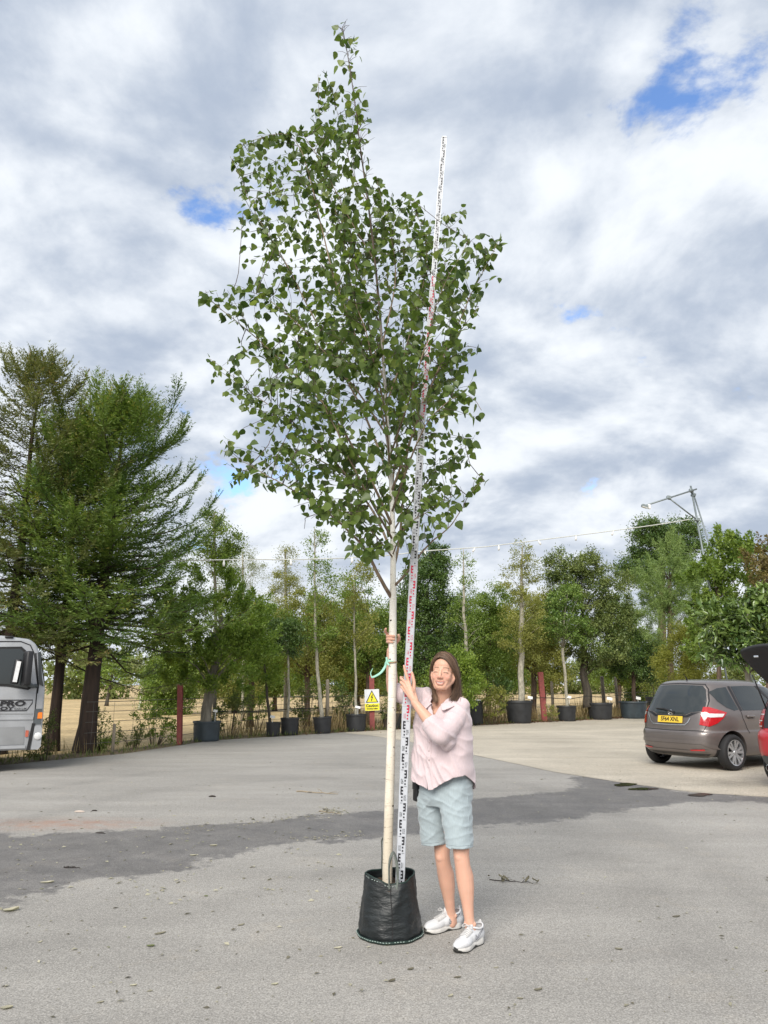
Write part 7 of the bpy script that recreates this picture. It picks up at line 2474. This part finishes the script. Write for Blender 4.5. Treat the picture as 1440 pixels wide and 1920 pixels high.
    # hem with its tails, measured round the trunk from the button line
    n2 = np.array([fwd.x, fwd.y]); s2 = np.array([side.x, side.y])
    PLK = R(-7)
    def theta(c):
        d = c[:, :2] - np.array([ax0.x, ax0.y])
        a = np.degrees(np.arctan2(d @ s2, d @ n2)) - math.degrees(PLK)
        return (a + 180) % 360 - 180
    zs = lambda py: (at(830, py, 4.86) - O).z
    hx = [-180, -130, -85, -45, -14, -2, 4, 12, 30, 55, 78, 100, 130, 180]
    hz = [zs(p) for p in (1492, 1488, 1462, 1466, 1475, 1480, 1480, 1478, 1468, 1455, 1451, 1462, 1484, 1492)]
    def hem(c): return np.interp(theta(c), hx, hz)
    RD = np.array((RE - RS).normalized()); REn = np.array(RE)
    LDn = np.array(LD); cuffL = np.array(LE + LD * .085)
    cuffR = REn + RD * (-.008)
    NC = np.array(NB + up * 0.075 + fwd * 0.030)
    def neck_out(c):
        d = c - np.array(NB)
        f_ = d @ np.array(fwd); s_ = d @ np.array(side); z_ = d[:, 2]
        # round the neck, and a V down the front
        ring = (np.hypot(f_ * 0.9, s_) < .078) & (z_ > .012 - .55 * np.clip(f_, -1, .2) * 0.2)
        vee = (f_ > .02) & (np.abs(s_ - .0) < .052 * np.clip((z_ + .085) / .10, 0, 1))
        da = np.linalg.norm(np.cross(c - np.array(LS), sl_ax), axis=1); ta = (c - np.array(LS)) @ sl_ax
        return ring | (vee & ~((da < .095) & (ta > -.02) & (ta < .36)))
    def is_larm(c):
        d = c - np.array(LE)
        f_ = (c - np.array(ax0)) @ np.array(fwd)
        return (np.linalg.norm(np.cross(d, LDn), axis=1) < .085) & (d @ LDn > .02) & (f_ > .155)
    def is_rarm(c): return (c[:, 0] < (at(772, 1300, 5.05) - O).x) & (c[:, 2] > zs(1345))
    slit = lambda c: np.clip((zs(1434) - c[:, 2]) / (zs(1434) - zs(1480)), 0, 1) * 2.4
    def keep(c):
        k = c[:, 2] > hem(c)
        k |= is_larm(c)
        k &= ~(is_larm(c) & ((c - cuffL) @ LDn > 0))
        k &= ~(is_rarm(c) & ((c - cuffR) @ RD > 0))
        k &= ~neck_out(c)
        th = theta(c)
        k &= ~((np.abs(th + 1.0) < slit(c)) & (c[:, 2] < zs(1434)) & ~is_larm(c))
        return k
    def clamp(c):
        c = c.copy()
        la, ra = is_larm(c), is_rarm(c)
        dz = hem(c)
        low = (c[:, 2] < dz) & ~la & (c[:, 2] > dz - .012)
        c[low, 2] = dz[low]
        d = (c - cuffL) @ LDn; q = la & (d > 0) & (d < .012); c[q] -= d[q][:, None] * LDn
        d = (c - cuffR) @ RD; q = ra & (d > 0) & (d < .012); c[q] -= d[q][:, None] * RD
        return c
    trim(sme, keep, clamp)
    sme.materials.clear(); sme.materials.append(pink); sme.name = 'shirt'
    shirt = link('shirt', sme, None, root)
    md = shirt.modifiers.new('thick', 'SOLIDIFY'); md.thickness = .0022; md.offset = -1
    sbvh = BVHTree.FromPolygons([v.co.copy() for v in sme.vertices], [tuple(p.vertices) for p in sme.polygons])

    def onshirt(p, d, off):
        h = sbvh.ray_cast(p - d * 0.5, d)
        return (h[0] + h[1] * off) if h[0] is not None else p
    # rolled cuff on the left arm, turned edge on the right
    def cuff(c, d, r, w, name):
        d = Vector(d).normalized(); c = Vector(c)
        a = d.orthogonal().normalized(); b2 = d.cross(a)
        prof = [(r - .004, -w), (r + .004, -w + .003), (r + .0065, -w * .5), (r + .005, -.004), (r + .001, 0.0), (r - .005, -.004), (r - .006, -w * .6)]
        V, F = [], []
        n = 44
        for i in range(n):
            th = 2 * math.pi * i / n
            wob = 1 + .05 * mnoise.noise((math.cos(th) * 2, math.sin(th) * 2, r * 90)) + .03 * math.sin(th * 2 + 1)
            for (rr, h) in prof:
                V.append(c + (a * math.cos(th) + b2 * math.sin(th)) * rr * wob + d * (h + .004 * mnoise.noise((math.cos(th) * 3, math.sin(th) * 3, 2))))
        m_ = len(prof)
        for i in range(n):
            for j in range(m_):
                F.append((i * m_ + j, ((i + 1) % n) * m_ + j, ((i + 1) % n) * m_ + (j + 1) % m_, i * m_ + (j + 1) % m_))
        return mesh(name, V, F, pink, shirt, True)
    cuff(cuffL + LDn * .014, LD, .051, .050, 'cuff')
    cuff(cuffL - LDn * .004, LD, .054, .040, 'cuff')
    cuff(cuffR + RD * .004, RE - RS, .050, .035, 'cuff')
    # collar: two leaves folding over
    for s in (-1, 1):
        V, F = [], []
        n = 14
        for i in range(n + 1):
            f = i / n
            a = R(178 - 158 * f)                      # from the nape to the front
            rr = .074 + .012 * f
            base_ = NB + up * (.050 - .060 * f ** 1.6) + fwd * .012 + (fwd * math.cos(a) + side * s * math.sin(a)) * rr
            out_ = (fwd * math.cos(a) + side * s * math.sin(a))
            hgt = .036 + .020 * f ** 2
            V += [base_ - up * .004, base_ + up * .022 + out_ * .002, base_ + up * .020 + out_ * .012, base_ + out_ * (.036 + .018 * f) - up * (hgt - .030) + side * s * .012 * f ** 3]
            if i:
                for j in range(3): F.append((4 * i - 4 + j, 4 * i + j, 4 * i + j + 1, 4 * i - 4 + j + 1))
        o = mesh('collar', V, F, pink, shirt, True)
        md = o.modifiers.new('thick', 'SOLIDIFY'); md.thickness = .003
        sub = o.modifiers.new('sub', 'SUBSURF'); sub.levels = 1; sub.render_levels = 1
    # button band and buttons
    V, F = [], []
    n = 40
    for i in range(n + 1):
        z = (NB.z - .085) + (zs(1437) - (NB.z - .085)) * i / n
        for k, da in enumerate((-.016, -.014, .014, .016)):
            dirv = (fwd * math.cos(PLK) + side * math.sin(PLK))
            p = Vector((ax0.x, ax0.y, z)) + side * (da - .012 + .004 * mnoise.noise((z * 9, 0, 0)))
            V.append(onshirt(p + fwd * .4, -fwd, .003 if k in (1, 2) else .0005))
        if i:
            for j in range(3): F.append((4 * i - 4 + j, 4 * i + j, 4 * i + j + 1, 4 * i - 4 + j + 1))
    mesh('button_band', V, F, pink, shirt, True)
    mbn = plain('shirt_button', (0.62, 0.50, 0.50), 0.35, var=0)
    for i in range(5):
        z = (NB.z - .10) + (zs(1432) - (NB.z - .10)) * (i + .4) / 5
        p = onshirt(Vector((ax0.x, ax0.y, z)) - side * .012 + fwd * .4, -fwd, .006)
        bt = MB().lathe([(.001, .002), (.0045, .0018), (.0055, 0.0), (.0055, -.003)], 14, axis='Y')
        M_ = Matrix.Rotation(-YAW, 3, 'Z')
        bt.v = [tuple(M_ @ Vector((v[0], -v[1], v[2])) + p) for v in bt.v]
        bt.build('button', mbn, shirt, True)
    # breast pocket on her left
    V, F = [], []
    pc = Vector((ax0.x, ax0.y, NB.z - .155)) + side * .075
    for i in range(7):
        for j in range(7):
            u, v = i / 6 - .5, j / 6 - .5
            p = pc + side * u * .095 + up * v * .105 - up * .012 * (v < -.4) * (1 - abs(u) * 2)
            V.append(onshirt(p + fwd * .4, -fwd, .0022))
            if i and j:
                a = i * 7 + j; F.append((a - 8, a - 1, a, a - 7))

    # ---------------- shorts
    blue = cloth_mat('grey_blue_cotton', (0.345, 0.405, 0.43), fold=0.25)
    qb = MB()
    hipc = W(836, 1478, 4.965)
    loft(qb, [(hipc + up * .10, .165, .118), (hipc, .172, .128), (hipc - up * .06, .172, .128), (hipc - up * .10, .150, .110)], side, fwd, p=2.4)
    RHm, LHm = W(816, 1595, 5.065), W(863, 1598, 4.865)
    loft(qb, [(hipc - side * .070 + up * .02, .095, .118), (W(811, 1505, 5.03), .094, .108), (W(813, 1545, 5.05), .087, .098), (W(815, 1575, 5.06), .082, .092), (RHm, .080, .090)], side, fwd, p=2.2)
    loft(qb, [(hipc + side * .070 + up * .02, .095, .118), (W(854, 1505, 4.91), .095, .108), (W(858, 1545, 4.885), .088, .098), (W(861, 1575, 4.87), .081, .091), (LHm, .079, .089)], side, fwd, p=2.2)
    qme = fuse(qb, 0.006, 4, 0.5)
    co, no = me_arrays(qme)
    disp = np.zeros(len(co))
    for i, p in enumerate(co):
        v = Vector(p)
        s_ = (v - hipc).dot(side)
        lo = np.clip((zs(1475) - v.z) / .35, 0, 1)
        q = Vector((s_ * 7 + 3 * v.z, v.z * 21 + 9 * s_, v.dot(fwd) * 5))
        r1 = 1 - abs(mnoise.noise(q)) * 2
        q = Vector((s_ * 11 - v.z * 9, v.z * 12, 4 + v.dot(fwd) * 4))
        r2 = 1 - abs(mnoise.noise(q)) * 2
        disp[i] = .0048 * max(0, r1) ** 2 * (1.05 - .55 * lo) + .0045 * max(0, r2) ** 3 + .0012 * mnoise.noise(v * 40) - .003
    set_co(qme, co + no * disp[:, None])
    midx = np.array((W(838, 1540, 4.965)))
    def isL(c): return (c - midx) @ np.array(side) > 0
    def shem(c):
        zl = (LHm.z + .033) + .00 * c[:, 0]; zr = (RHm.z + .042) + .10 * (c[:, 0] - RHm.x) * 0.0
        tl = .05 * ((c - np.array(LHm)) @ np.array(side)) ; tr = .10 * ((c - np.array(RHm)) @ np.array(side))
        return np.where(isL(c), zl + tl * 0.2, zr + tr)
    top = zs(1440)
    trim(qme, lambda c: (c[:, 2] > shem(c)) & (c[:, 2] < top), lambda c: np.concatenate([c[:, :2], np.where((c[:, 2] < shem(c)) & (c[:, 2] > shem(c) - .014), shem(c), c[:, 2])[:, None]], 1))
    qme.materials.clear(); qme.materials.append(blue); qme.name = 'shorts'
    shorts = link('shorts', qme, None, root)
    md = shorts.modifiers.new('thick', 'SOLIDIFY'); md.thickness = .003; md.offset = -1
    qbvh = BVHTree.FromPolygons([v.co.copy() for v in qme.vertices], [tuple(p.vertices) for p in qme.polygons])
    # stitched hems and side seam
    for c0, isl in ((LHm, True), (RHm, False)):
        pts = []
        for i in range(49):
            a = 2 * math.pi * i / 48
            d = side * math.cos(a) + fwd * math.sin(a)
            z = (c0.z + (.033 if isl else .042)) + .020 + (0 if isl else .10 * .085 * math.cos(a))
            p = Vector((c0.x, c0.y, z))
            h = qbvh.ray_cast(p + d * .3, -d)
            if h[0] is not None and (h[0] - p).length < .13: pts.append(h[0] + h[1] * .0012)
        if len(pts) > 8: MB().tube(pts, .0016, 4).build('hem_seam', blue, shorts)
    pts = []
    for i in range(24):
        z = LHm.z + .04 + i / 23 * .30
        p = Vector((0, 0, 0)) + LHm.lerp(hipc + side * .08, i / 23); p.z = z
        d = (side * .9 + fwd * .30).normalized()
        h = qbvh.ray_cast(p + d * .3, -d)
        if h[0] is not None: pts.append(h[0] + h[1] * .001)
    MB().tube(pts, .0022, 4).build('side_seam', blue, shorts)

    # ---------------- shoes
    white = plain('shoe_white', (0.60, 0.60, 0.61), 0.6, var=0.06, scale=30, bump=0.12, bscale=220)
    grey = plain('shoe_grey', (0.42, 0.42, 0.41), 0.6, var=0.12, scale=30, bump=0.2, bscale=260)
    cream = plain('shoe_sole', (0.58, 0.56, 0.53), 0.55, var=0.06, scale=20)
    dark = plain('shoe_outsole', (0.025, 0.025, 0.022), 0.7, var=0.2)
    lacem = plain('shoe_lace', (0.56, 0.55, 0.54), 0.8, var=0.1)

    def shoe(heel, toe, ankle, outer):
        heel, toe = Vector((heel.x, heel.y, 0)), Vector((toe.x, toe.y, 0))
        f = (toe - heel); Lg = f.length; f.normalize(); s = Vector((-f.y, f.x, 0)) * outer     # s: towards the outer side
        def P(a, w, z): return heel + f * (a * Lg) + s * w + up * z
        u = MB()
        M3 = Matrix((f, s, up)).transposed()
        ellip(u, P(.13, 0, .052), (.055, .035, .042), M3)
        caps(u, P(.10, 0, .085), .034, P(.18, 0, .080), .036)
        caps(u, P(.16, .0, .055), .037, P(.45, 0, .055), .040)
        caps(u, P(.42, 0, .066), .034, P(.70, .002, .040), .036)
        ellip(u, P(.72, .004, .040), (.075, .044, .030), M3)
        ellip(u, P(.85, .002, .036), (.045, .036, .024), M3)
        # tongue and heel tab
        caps(u, P(.44, 0, .095), .020, P(.36, 0, .128), .015)
        caps(u, P(.08, 0, .10), .016, P(.03, 0, .118), .010)
        ume = fuse(u, .0042, 4, .5)
        # the mouth of the shoe
        ac = np.array(P(.20, 0, .11))
        def keep(c):
            d = c - ac
            a_ = d @ np.array(f); w_ = d @ np.array(s)
            zz = .092 + .30 * np.clip(np.abs(a_) - .015, 0, 1)
            return ~((c[:, 2] > zz) & (np.hypot(a_ / .050, w_ / .036) < 1.0)) & (c[:, 2] > .012)
        trim(ume, keep)
        ume.materials.clear(); ume.materials.append(white); ume.materials.append(grey); ume.name = 'shoe'
        o = link('shoe', ume, None, root)
        md = o.modifiers.new('thick', 'SOLIDIFY'); md.thickness = .004; md.offset = -1
        bv = BVHTree.FromPolygons([v.co.copy() for v in ume.vertices], [tuple(p.vertices) for p in ume.polygons])
        # grey overlays at the quarter and toe
        cs = np.array([tuple(p.center) for p in ume.polygons])
        a_ = (cs - np.array(heel)) @ np.array(f) / Lg; z_ = cs[:, 2]
        mi = ((a_ > .18) & (a_ < .40) & (z_ > .045) & (z_ < .078) & (((cs - np.array(heel)) @ np.array(s)) < 0))
        ume.polygons.foreach_set('material_index', mi.astype(np.int32)); ume.update()
        # sole: outline of half widths along the foot
        A = np.linspace(0, 1, 29)
        wo = np.interp(A, [0, .03, .12, .35, .5, .7, .85, .95, 1], [.004, .022, .036, .034, .036, .048, .042, .026, .004])
        wi = np.interp(A, [0, .03, .12, .35, .5, .7, .85, .95, 1], [.004, .022, .035, .030, .031, .043, .038, .024, .004])
        def sole(z0f, z1f, grow, name, mat):
            V, F = [], []
            outl = [(a, w) for a, w in zip(A, wo)] + [(a, -w) for a, w in zip(A[::-1], wi[::-1])]
            n = len(outl)
            for lv in range(4):
                for a, w in outl:
                    z0, z1 = z0f(a), z1f(a)
                    g = grow * (1, 1.04, 1.0, .93)[lv]
                    aa = .5 + (a - .5) * (1.035 if lv in (1, 2) else 1.02)
                    V.append(P(aa, w * g, z0 + (z1 - z0) * (0, .35, .75, 1)[lv]))
            for lv in range(3):
                for i in range(n):
                    F.append((lv * n + i, lv * n + (i + 1) % n, (lv + 1) * n + (i + 1) % n, (lv + 1) * n + i))
            F.append(tuple(reversed(range(n)))); F.append(tuple(range(3 * n, 4 * n)))
            return autosmooth(mesh(name, V, F, mat, o, True), 50)
        ox = lambda a: .006 + .010 * max(0, a - .8) / .2 + .010 * math.exp(-((a - .42) / .07) ** 2)
        sole(ox, lambda a: .028 + .012 * math.exp(-((a - .1) / .16) ** 2) + .006 * math.sin(a * 14) * (a > .3) * .5, 1.0, 'midsole', cream)
        sole(lambda a: .001 + .010 * max(0, a - .85) / .15, lambda a: ox(a) + .001 + .022 * max(0, a - .9) / .1, 1.01, 'outsole', dark)

        def onshoe(a, w, z, d, off=.0025):
            p = P(a, w, z); h = bv.ray_cast(p + d * .2, -d)
            return h[0] + h[1] * off if h[0] is not None and (h[0] - p).length < .12 else None
        # laces across the throat and a bow
        ld = (up * .9 + f * .35).normalized()
        for k in range(5):
            a0 = .44 + .055 * k
            for sg in (-1, 1):
                pts = [onshoe(a0 + .03 * t, sg * .026 * (1 - 2 * t), .06, ld, .004) for t in (0, .25, .5, .75, 1)]
                pts = [p for p in pts if p is not None]
                if len(pts) > 2: MB().tube(pts, .0028, 5).build('lace', lacem, o, True)
        kn_ = onshoe(.43, 0, .08, ld, .006) or P(.43, 0, .10)
        for sg in (-1, 1):
            MB().tube(smooth_path([kn_, kn_ + s * sg * .022 + f * .006 + up * .008, kn_ + s * sg * .036 + f * .012 - up * .006, kn_ + s * sg * .022 + f * .014 - up * .004, kn_], 4), .0023, 5).build('lace_loop', lacem, o, True)
        # tick mark drawn in grey outline on the outer side
        tk = [(.30, .072), (.36, .050), (.43, .040), (.36, .046), (.27, .060), (.10, .086)]
        tk = [(.10, .086), (.24, .062), (.33, .050), (.40, .046), (.425, .052), (.405, .070), (.395, .060), (.375, .0555), (.335, .059), (.25, .070), (.10, .088)]
        for sd2 in (1, -1):
            dd = s * sd2
            pts = [onshoe(a, 0, z, dd, .0012) for a, z in tk]
            pts = [p for p in pts if p is not None]
            if len(pts) > 5: MB().tube(smooth_path(pts, 4), .0013, 4).build('tick_mark', plain('tick_grey', (0.10, 0.10, 0.12), 0.5, var=0), o)
        # padded mouth
        rim = []
        for i in range(33):
            a = 2 * math.pi * i / 32
            ca, sa = math.cos(a), math.sin(a)
            rim.append(P(.20, 0, 0) + f * (.052 * ca) + s * (.037 * sa) + up * (.094 + .30 * max(0, abs(.052 * ca) - .015)))
        MB().tube(rim, .0055, 8, cap=False).build('shoe_collar', white, o, True)
        return o
    shoe(ground(863, 1738) - O, ground(797, 1752) - O, RA, -1)
    shoe(ground(902, 1766) - O, ground(854, 1788) - O, LA, 1)

    # pouch on her right hip
    pc = at(780.5, 1484, 5.03)
    pr = thing('belt_pouch', pc, 'small black pouch hanging at the woman\'s right hip', 'pouch')
    rot = Matrix.Rotation(-YAW - .5, 3, 'Z') @ Matrix.Rotation(R(4), 3, 'Y')
    MB().box((0, 0, 0), (.045, .030, .118), rot, bevel=.010).build('case', MAT['black_plastic'], pr, True)
    MB().box(rot @ Vector((0, -.004, .035)), (.047, .032, .052), rot, bevel=.008).build('flap', plain('pouch_flap', (0.02, 0.022, 0.026), 0.35, var=0.1), pr, True)
    return root


woman()

# ------------------------------------------------------------------ fallen leaves and scraps
def litter():
    rng = np.random.default_rng(303)
    LEAF['fallen'] = leaf_mat('fallen_leaves', (0.085, 0.075, 0.05), (0.47, 0.44, 0.33), 0.1, 0.8, third=(0.14, 0.16, 0.07))

    def curl_leaf(name, p, size, rot, tint, parent=None, aspect=0.5, curl=0.18):
        """a dry leaf lying flat, its edges and tip curled up"""
        n, mrow = 7, 5
        V, F = [], []
        for i in range(n):
            t = i / (n - 1)
            w = aspect * 0.5 * math.sin(math.pi * min(1, t * 0.92 + 0.05)) ** 0.8
            for j in range(mrow):
                u = j / (mrow - 1) * 2 - 1
                z = 0.015 + curl * (u * u) * 0.6 * (0.4 + 0.6 * t) + curl * 0.6 * (t - 0.4) ** 2 + 0.03 * mnoise.noise((t * 4, u * 2, size * 99))
                V.append((t - 0.5, u * w, z))
                if i and j:
                    a = i * mrow + j; F.append((a - mrow - 1, a - 1, a, a - mrow))
        V = np.array(V) * size
        o = fast_mesh(name, V, np.array(F), LEAF['fallen'], parent, True, attrs={'tint': np.full(len(V), tint)})
        o.location = p; o.rotation_euler = (0, 0, rot)
        return o
    # leaves large enough to be picked out one by one
    single = (
        (515, 1846, 14, 0.92, 0.2, 'pale yellow leaf alone in the foreground left of the middle'),
        (1009, 1857, 17, 0.18, 0.1, 'olive brown leaf curled on the right of the foreground'),
        (282, 1775, 18, 1.0, 0.0, 'dark green leaf on the asphalt left of the bag'),
        (634, 1778, 16, 0.9, 0.1, 'pale leaf left of the base of the grow bag'),
        (12, 1891, 24, 0.55, 0.3, 'large dry leaf at the lower left corner'),
        (188, 1880, 14, 0.45, 0.6, 'greyish leaf in the lower left foreground'),
        (300, 1751, 22, 0.30, 0.3, 'brown leaf with a twisted edge above the dark green one'),
        (250, 1848, 14, 0.85, 0.0, 'small pale oval leaf in the lower left'),
        (452, 1735, 14, 0.4, 0.5, 'thin dry leaf right of the brown leaf'),
        (858, 1833, 15, 0.12, 0.2, 'dark crumpled leaf in front of the white shoe'),
        (845, 1868, 13, 0.6, 1.1, 'pale folded leaf near the bottom middle'),
        (735, 1840, 16, 0.06, 0.2, 'dark twisted leaf below the bag'),
        (770, 1818, 14, 0.10, 0.5, 'dark leaf curl below right of the bag'),
        (975, 1873, 13, 0.35, 0.0, 'small grey leaf right of the bottom middle'),
        (1160, 1780, 15, 0.3, 0.1, 'grey leaf low on the right'),
        (1268, 1719, 18, 0.12, 0.1, 'dark slim leaf far on the right'),
        (88, 1655, 26, 0.8, 0.1, 'pale leaf pair on the wet band at the left'),
        (400, 1586, 16, 0.9, 0.1, 'white leaf on the wet band in the middle left'),
        (362, 1604, 15, 0.92, 0.2, 'pale leaf at the lower edge of the wet band'),
        (20, 1708, 30, 0.7, 0.4, 'tangle of dry leaf at the left edge below the wet band'),
        (78, 1667, 9, 0.97, 0.0, 'bright bit of leaf beside the pale pair'),
        (75, 1767, 9, 0.8, 0.4, 'tiny leaf left foreground'),
        (683, 1760, 14, 0.95, 0.0, 'pale green leaf touching the left of the bag base'),
        (930, 1815, 10, 0.5, 0.1, 'grey leaf in front of the shoes'),
    )
    for px, py, w, tint, rot, lab in single:
        g = ground(px, py)
        k = mpp(px, py, g.y)
        o = curl_leaf('fallen_leaf', (g.x, g.y, 0.0015), w * k * 0.95, rot + rng.normal() * 0.3, tint, curl=0.10 + 0.2 * rng.random(), aspect=0.45 + 0.25 * rng.random())
        tag(o, lab, 'leaf', 'fallen leaves on the asphalt')
    # the countless small bits
    P, A, Sz, T = [], [], [], []
    def scatter(n, fx, s0, s1, tl=0.0, th=1.0):
        for _ in range(n):
            px, py = fx()
            g = ground(px, py)
            P.append((g.x, g.y, 0.0035)); a = rng.random() * 6.28
            A.append((math.cos(a), math.sin(a), 0.12 * rng.normal())); Sz.append(s0 + (s1 - s0) * rng.random() ** 2); T.append(tl + (th - tl) * rng.random())
    scatter(420, lambda: (rng.uniform(-40, 1480), 1960 - 560 * rng.random() ** 0.8), 0.012, 0.040)
    scatter(230, lambda: (rng.uniform(0, 640), 1530 + 160 * rng.random()), 0.018, 0.06, 0.45)
    scatter(200, lambda: ((lambda t: (330 + 330 * t + rng.normal() * 18, 1556 - 36 * t + rng.normal() * 5))(rng.random())), 0.012, 0.05, 0.2)
    scatter(90, lambda: ((lambda t: (560 + 120 * t + rng.normal() * 10, 1575 - 10 * t + rng.normal() * 3))(rng.random())), 0.012, 0.045, 0.4)
    scatter(60, lambda: (620 + rng.normal() * 14, 1521 + rng.normal() * 3), 0.02, 0.05, 0.5)
    scatter(120, lambda: (rng.uniform(640, 1440), 1500 + rng.normal() * 26), 0.015, 0.05, 0.3)
    scatter(60, lambda: (300 + rng.normal() * 200, 1740 + rng.normal() * 60), 0.012, 0.05)
    scatter(110, lambda: (rng.uniform(700, 1440), rng.uniform(1395, 1480)), 0.02, 0.06, 0.0, 0.7)
    scatter(90, lambda: (rng.uniform(0, 700), rng.uniform(1400, 1540)), 0.02, 0.06, 0.0, 0.8)
    n = len(P)
    nr = np.array([0, 0, 1.0]) + rng.normal(size=(n, 3)) * 0.22
    V, F, k = leaf_arrays(rng, np.array(P), np.array(A), nr, np.array(Sz), 0.5, 0.12)
    V[:, 2] = np.maximum(V[:, 2], 0.0015)
    o = fast_mesh('leaf_litter', V, F, LEAF['fallen'], attrs={'tint': np.repeat(np.array(T), k)})
    tag(o, 'small dry leaf bits strewn over the yard', 'leaf litter', kind='stuff')
    # dead leaves under the tubs
    n = 5200
    x = rng.uniform(-3, 13.5, n); y = edge_y(x) + rng.normal(size=n) * 0.35 + 0.3
    dens = np.clip((x - 0.0) / 6, 0.15, 1); kp = rng.random(n) < dens
    x, y = x[kp], y[kp]; n = len(x)
    V, F, k = leaf_arrays(rng, np.stack([x, y, 0.0 + 0.03 * rng.random(n)], 1), rng.normal(size=(n, 3)) * np.array([1, 1, .25]), np.array([0, 0, 1.0]) + rng.normal(size=(n, 3)) * 0.5, 0.05 + 0.06 * rng.random(n), 0.5, 0.12)
    LEAF['dead'] = leaf_mat('dead_leaves', (0.07, 0.035, 0.02), (0.26, 0.15, 0.085), 0.1, 0.8)
    tag(fast_mesh('dead_leaves', V, F, LEAF['dead'], attrs={'tint': np.repeat(rng.random(n), k)}), 'drift of dead brown leaves under the tubs', 'leaf litter', kind='stuff')
    # scraps and twigs
    bark = plain('scrap_bark', (0.025, 0.018, 0.014), 0.8, var=0.3)
    straw = plain('scrap_twig', (0.28, 0.23, 0.16), 0.8, var=0.3)

    def flake(name, px, py, w, d, h, mat, label, cat, seed, rot=0.0):
        g = ground(px, py); k = mpp(px, py, g.y)
        V, F = [], []
        n = 9
        for i in range(n):
            for j in range(4):
                t, u = i / (n - 1) * 2 - 1, j / 3 * 2 - 1
                e = math.sqrt(max(0, 1 - t * t * 0.96))
                V.append((t * w * k / 2, u * d * k / 2 * e * (1 + 0.3 * mnoise.noise((t * 3, seed, u)))*1.3, h * (1 - u * u) * e + 0.004 + 0.01 * abs(mnoise.noise((t * 4, u * 3, seed)))))
                if i and j: a = i * 4 + j; F.append((a - 5, a - 1, a, a - 4))
        o = mesh(name, V, F, mat, None, True)
        md = o.modifiers.new('thick', 'SOLIDIFY'); md.thickness = 0.004
        o.location = (g.x, g.y, 0); o.rotation_euler = (0, 0, rot)
        return tag(o, label, cat)
    flake('bark_scrap', 398, 1494.5, 14, 2, 0.022, bark, 'dark arched scrap of bark on the dry asphalt left of the stem', 'bark scrap', 1)
    flake('bark_scrap', 188, 1563, 22, 1.2, 0.012, bark, 'long dark scrap of bark at the edge of the wet band', 'bark scrap', 2, -0.25)
    flake('paper_scrap', 149, 1523, 20, 3, 0.02, plain('paper_scrap', (0.50, 0.42, 0.36), 0.8, var=0.2), 'torn pale scrap of card at the left', 'card scrap', 3)
    flake('bark_scrap', 177, 1521, 11, 1.6, 0.015, bark, 'small dark scrap beside the torn card', 'bark scrap', 4)

    def twig(px0, py0, px1, py1, r, mat, label, seed, leaves=0):
        a, b = ground(px0, py0), ground(px1, py1)
        rng2 = np.random.default_rng(seed)
        root = thing('fallen_twig', a, label, 'twig', 'twigs lying on the asphalt')
        pts = [a.lerp(b, t) - a + Vector((0, 0.06 * mnoise.noise((t * 3, seed, 0)), r + 0.012 * abs(mnoise.noise((t * 4, 0, seed))))) for t in np.linspace(0, 1, 9)]
        MB().tube(pts, [r * (1 - 0.6 * i / 8) for i in range(9)], 6).build('stem', mat, root, True)
        for i in (3, 5, 6):
            d = Vector((rng2.normal(), rng2.normal(), 0.1)).normalized() * (b - a).length * 0.25
            MB().tube([pts[i], pts[i] + d * 0.5 + Vector((0, 0, .01)), pts[i] + d], [r * .5, r * .4, r * .2], 5).build('side_twig', mat, root, True)
        for i in range(leaves):
            t = rng2.random(); p = a.lerp(b, t) - a
            o = curl_leaf('leaf', (p.x + rng2.normal() * .05, p.y + rng2.normal() * .05, 0.012 + 0.02 * rng2.random()), 0.035 + 0.03 * rng2.random(), rng2.random() * 6, 0.05 + 0.4 * rng2.random(), root, curl=.3)
            o.rotation_euler = (rng2.normal() * .5, rng2.normal() * .4, rng2.random() * 6)
    twig(556, 1485, 634, 1490, 0.010, straw, 'pale dry twig lying across the dry asphalt left of the stem', 5)
    twig(918, 1650, 1000, 1658, 0.004, bark, 'broken sprig with withered leaves right of the woman', 6, 9)
    twig(598, 1522, 640, 1527, 0.007, straw, 'tuft of dry twigs beside the wet band', 7, 5)
    twig(120, 1627, 150, 1629, 0.006, bark, 'short dark twig on the wet band', 8)


litter()
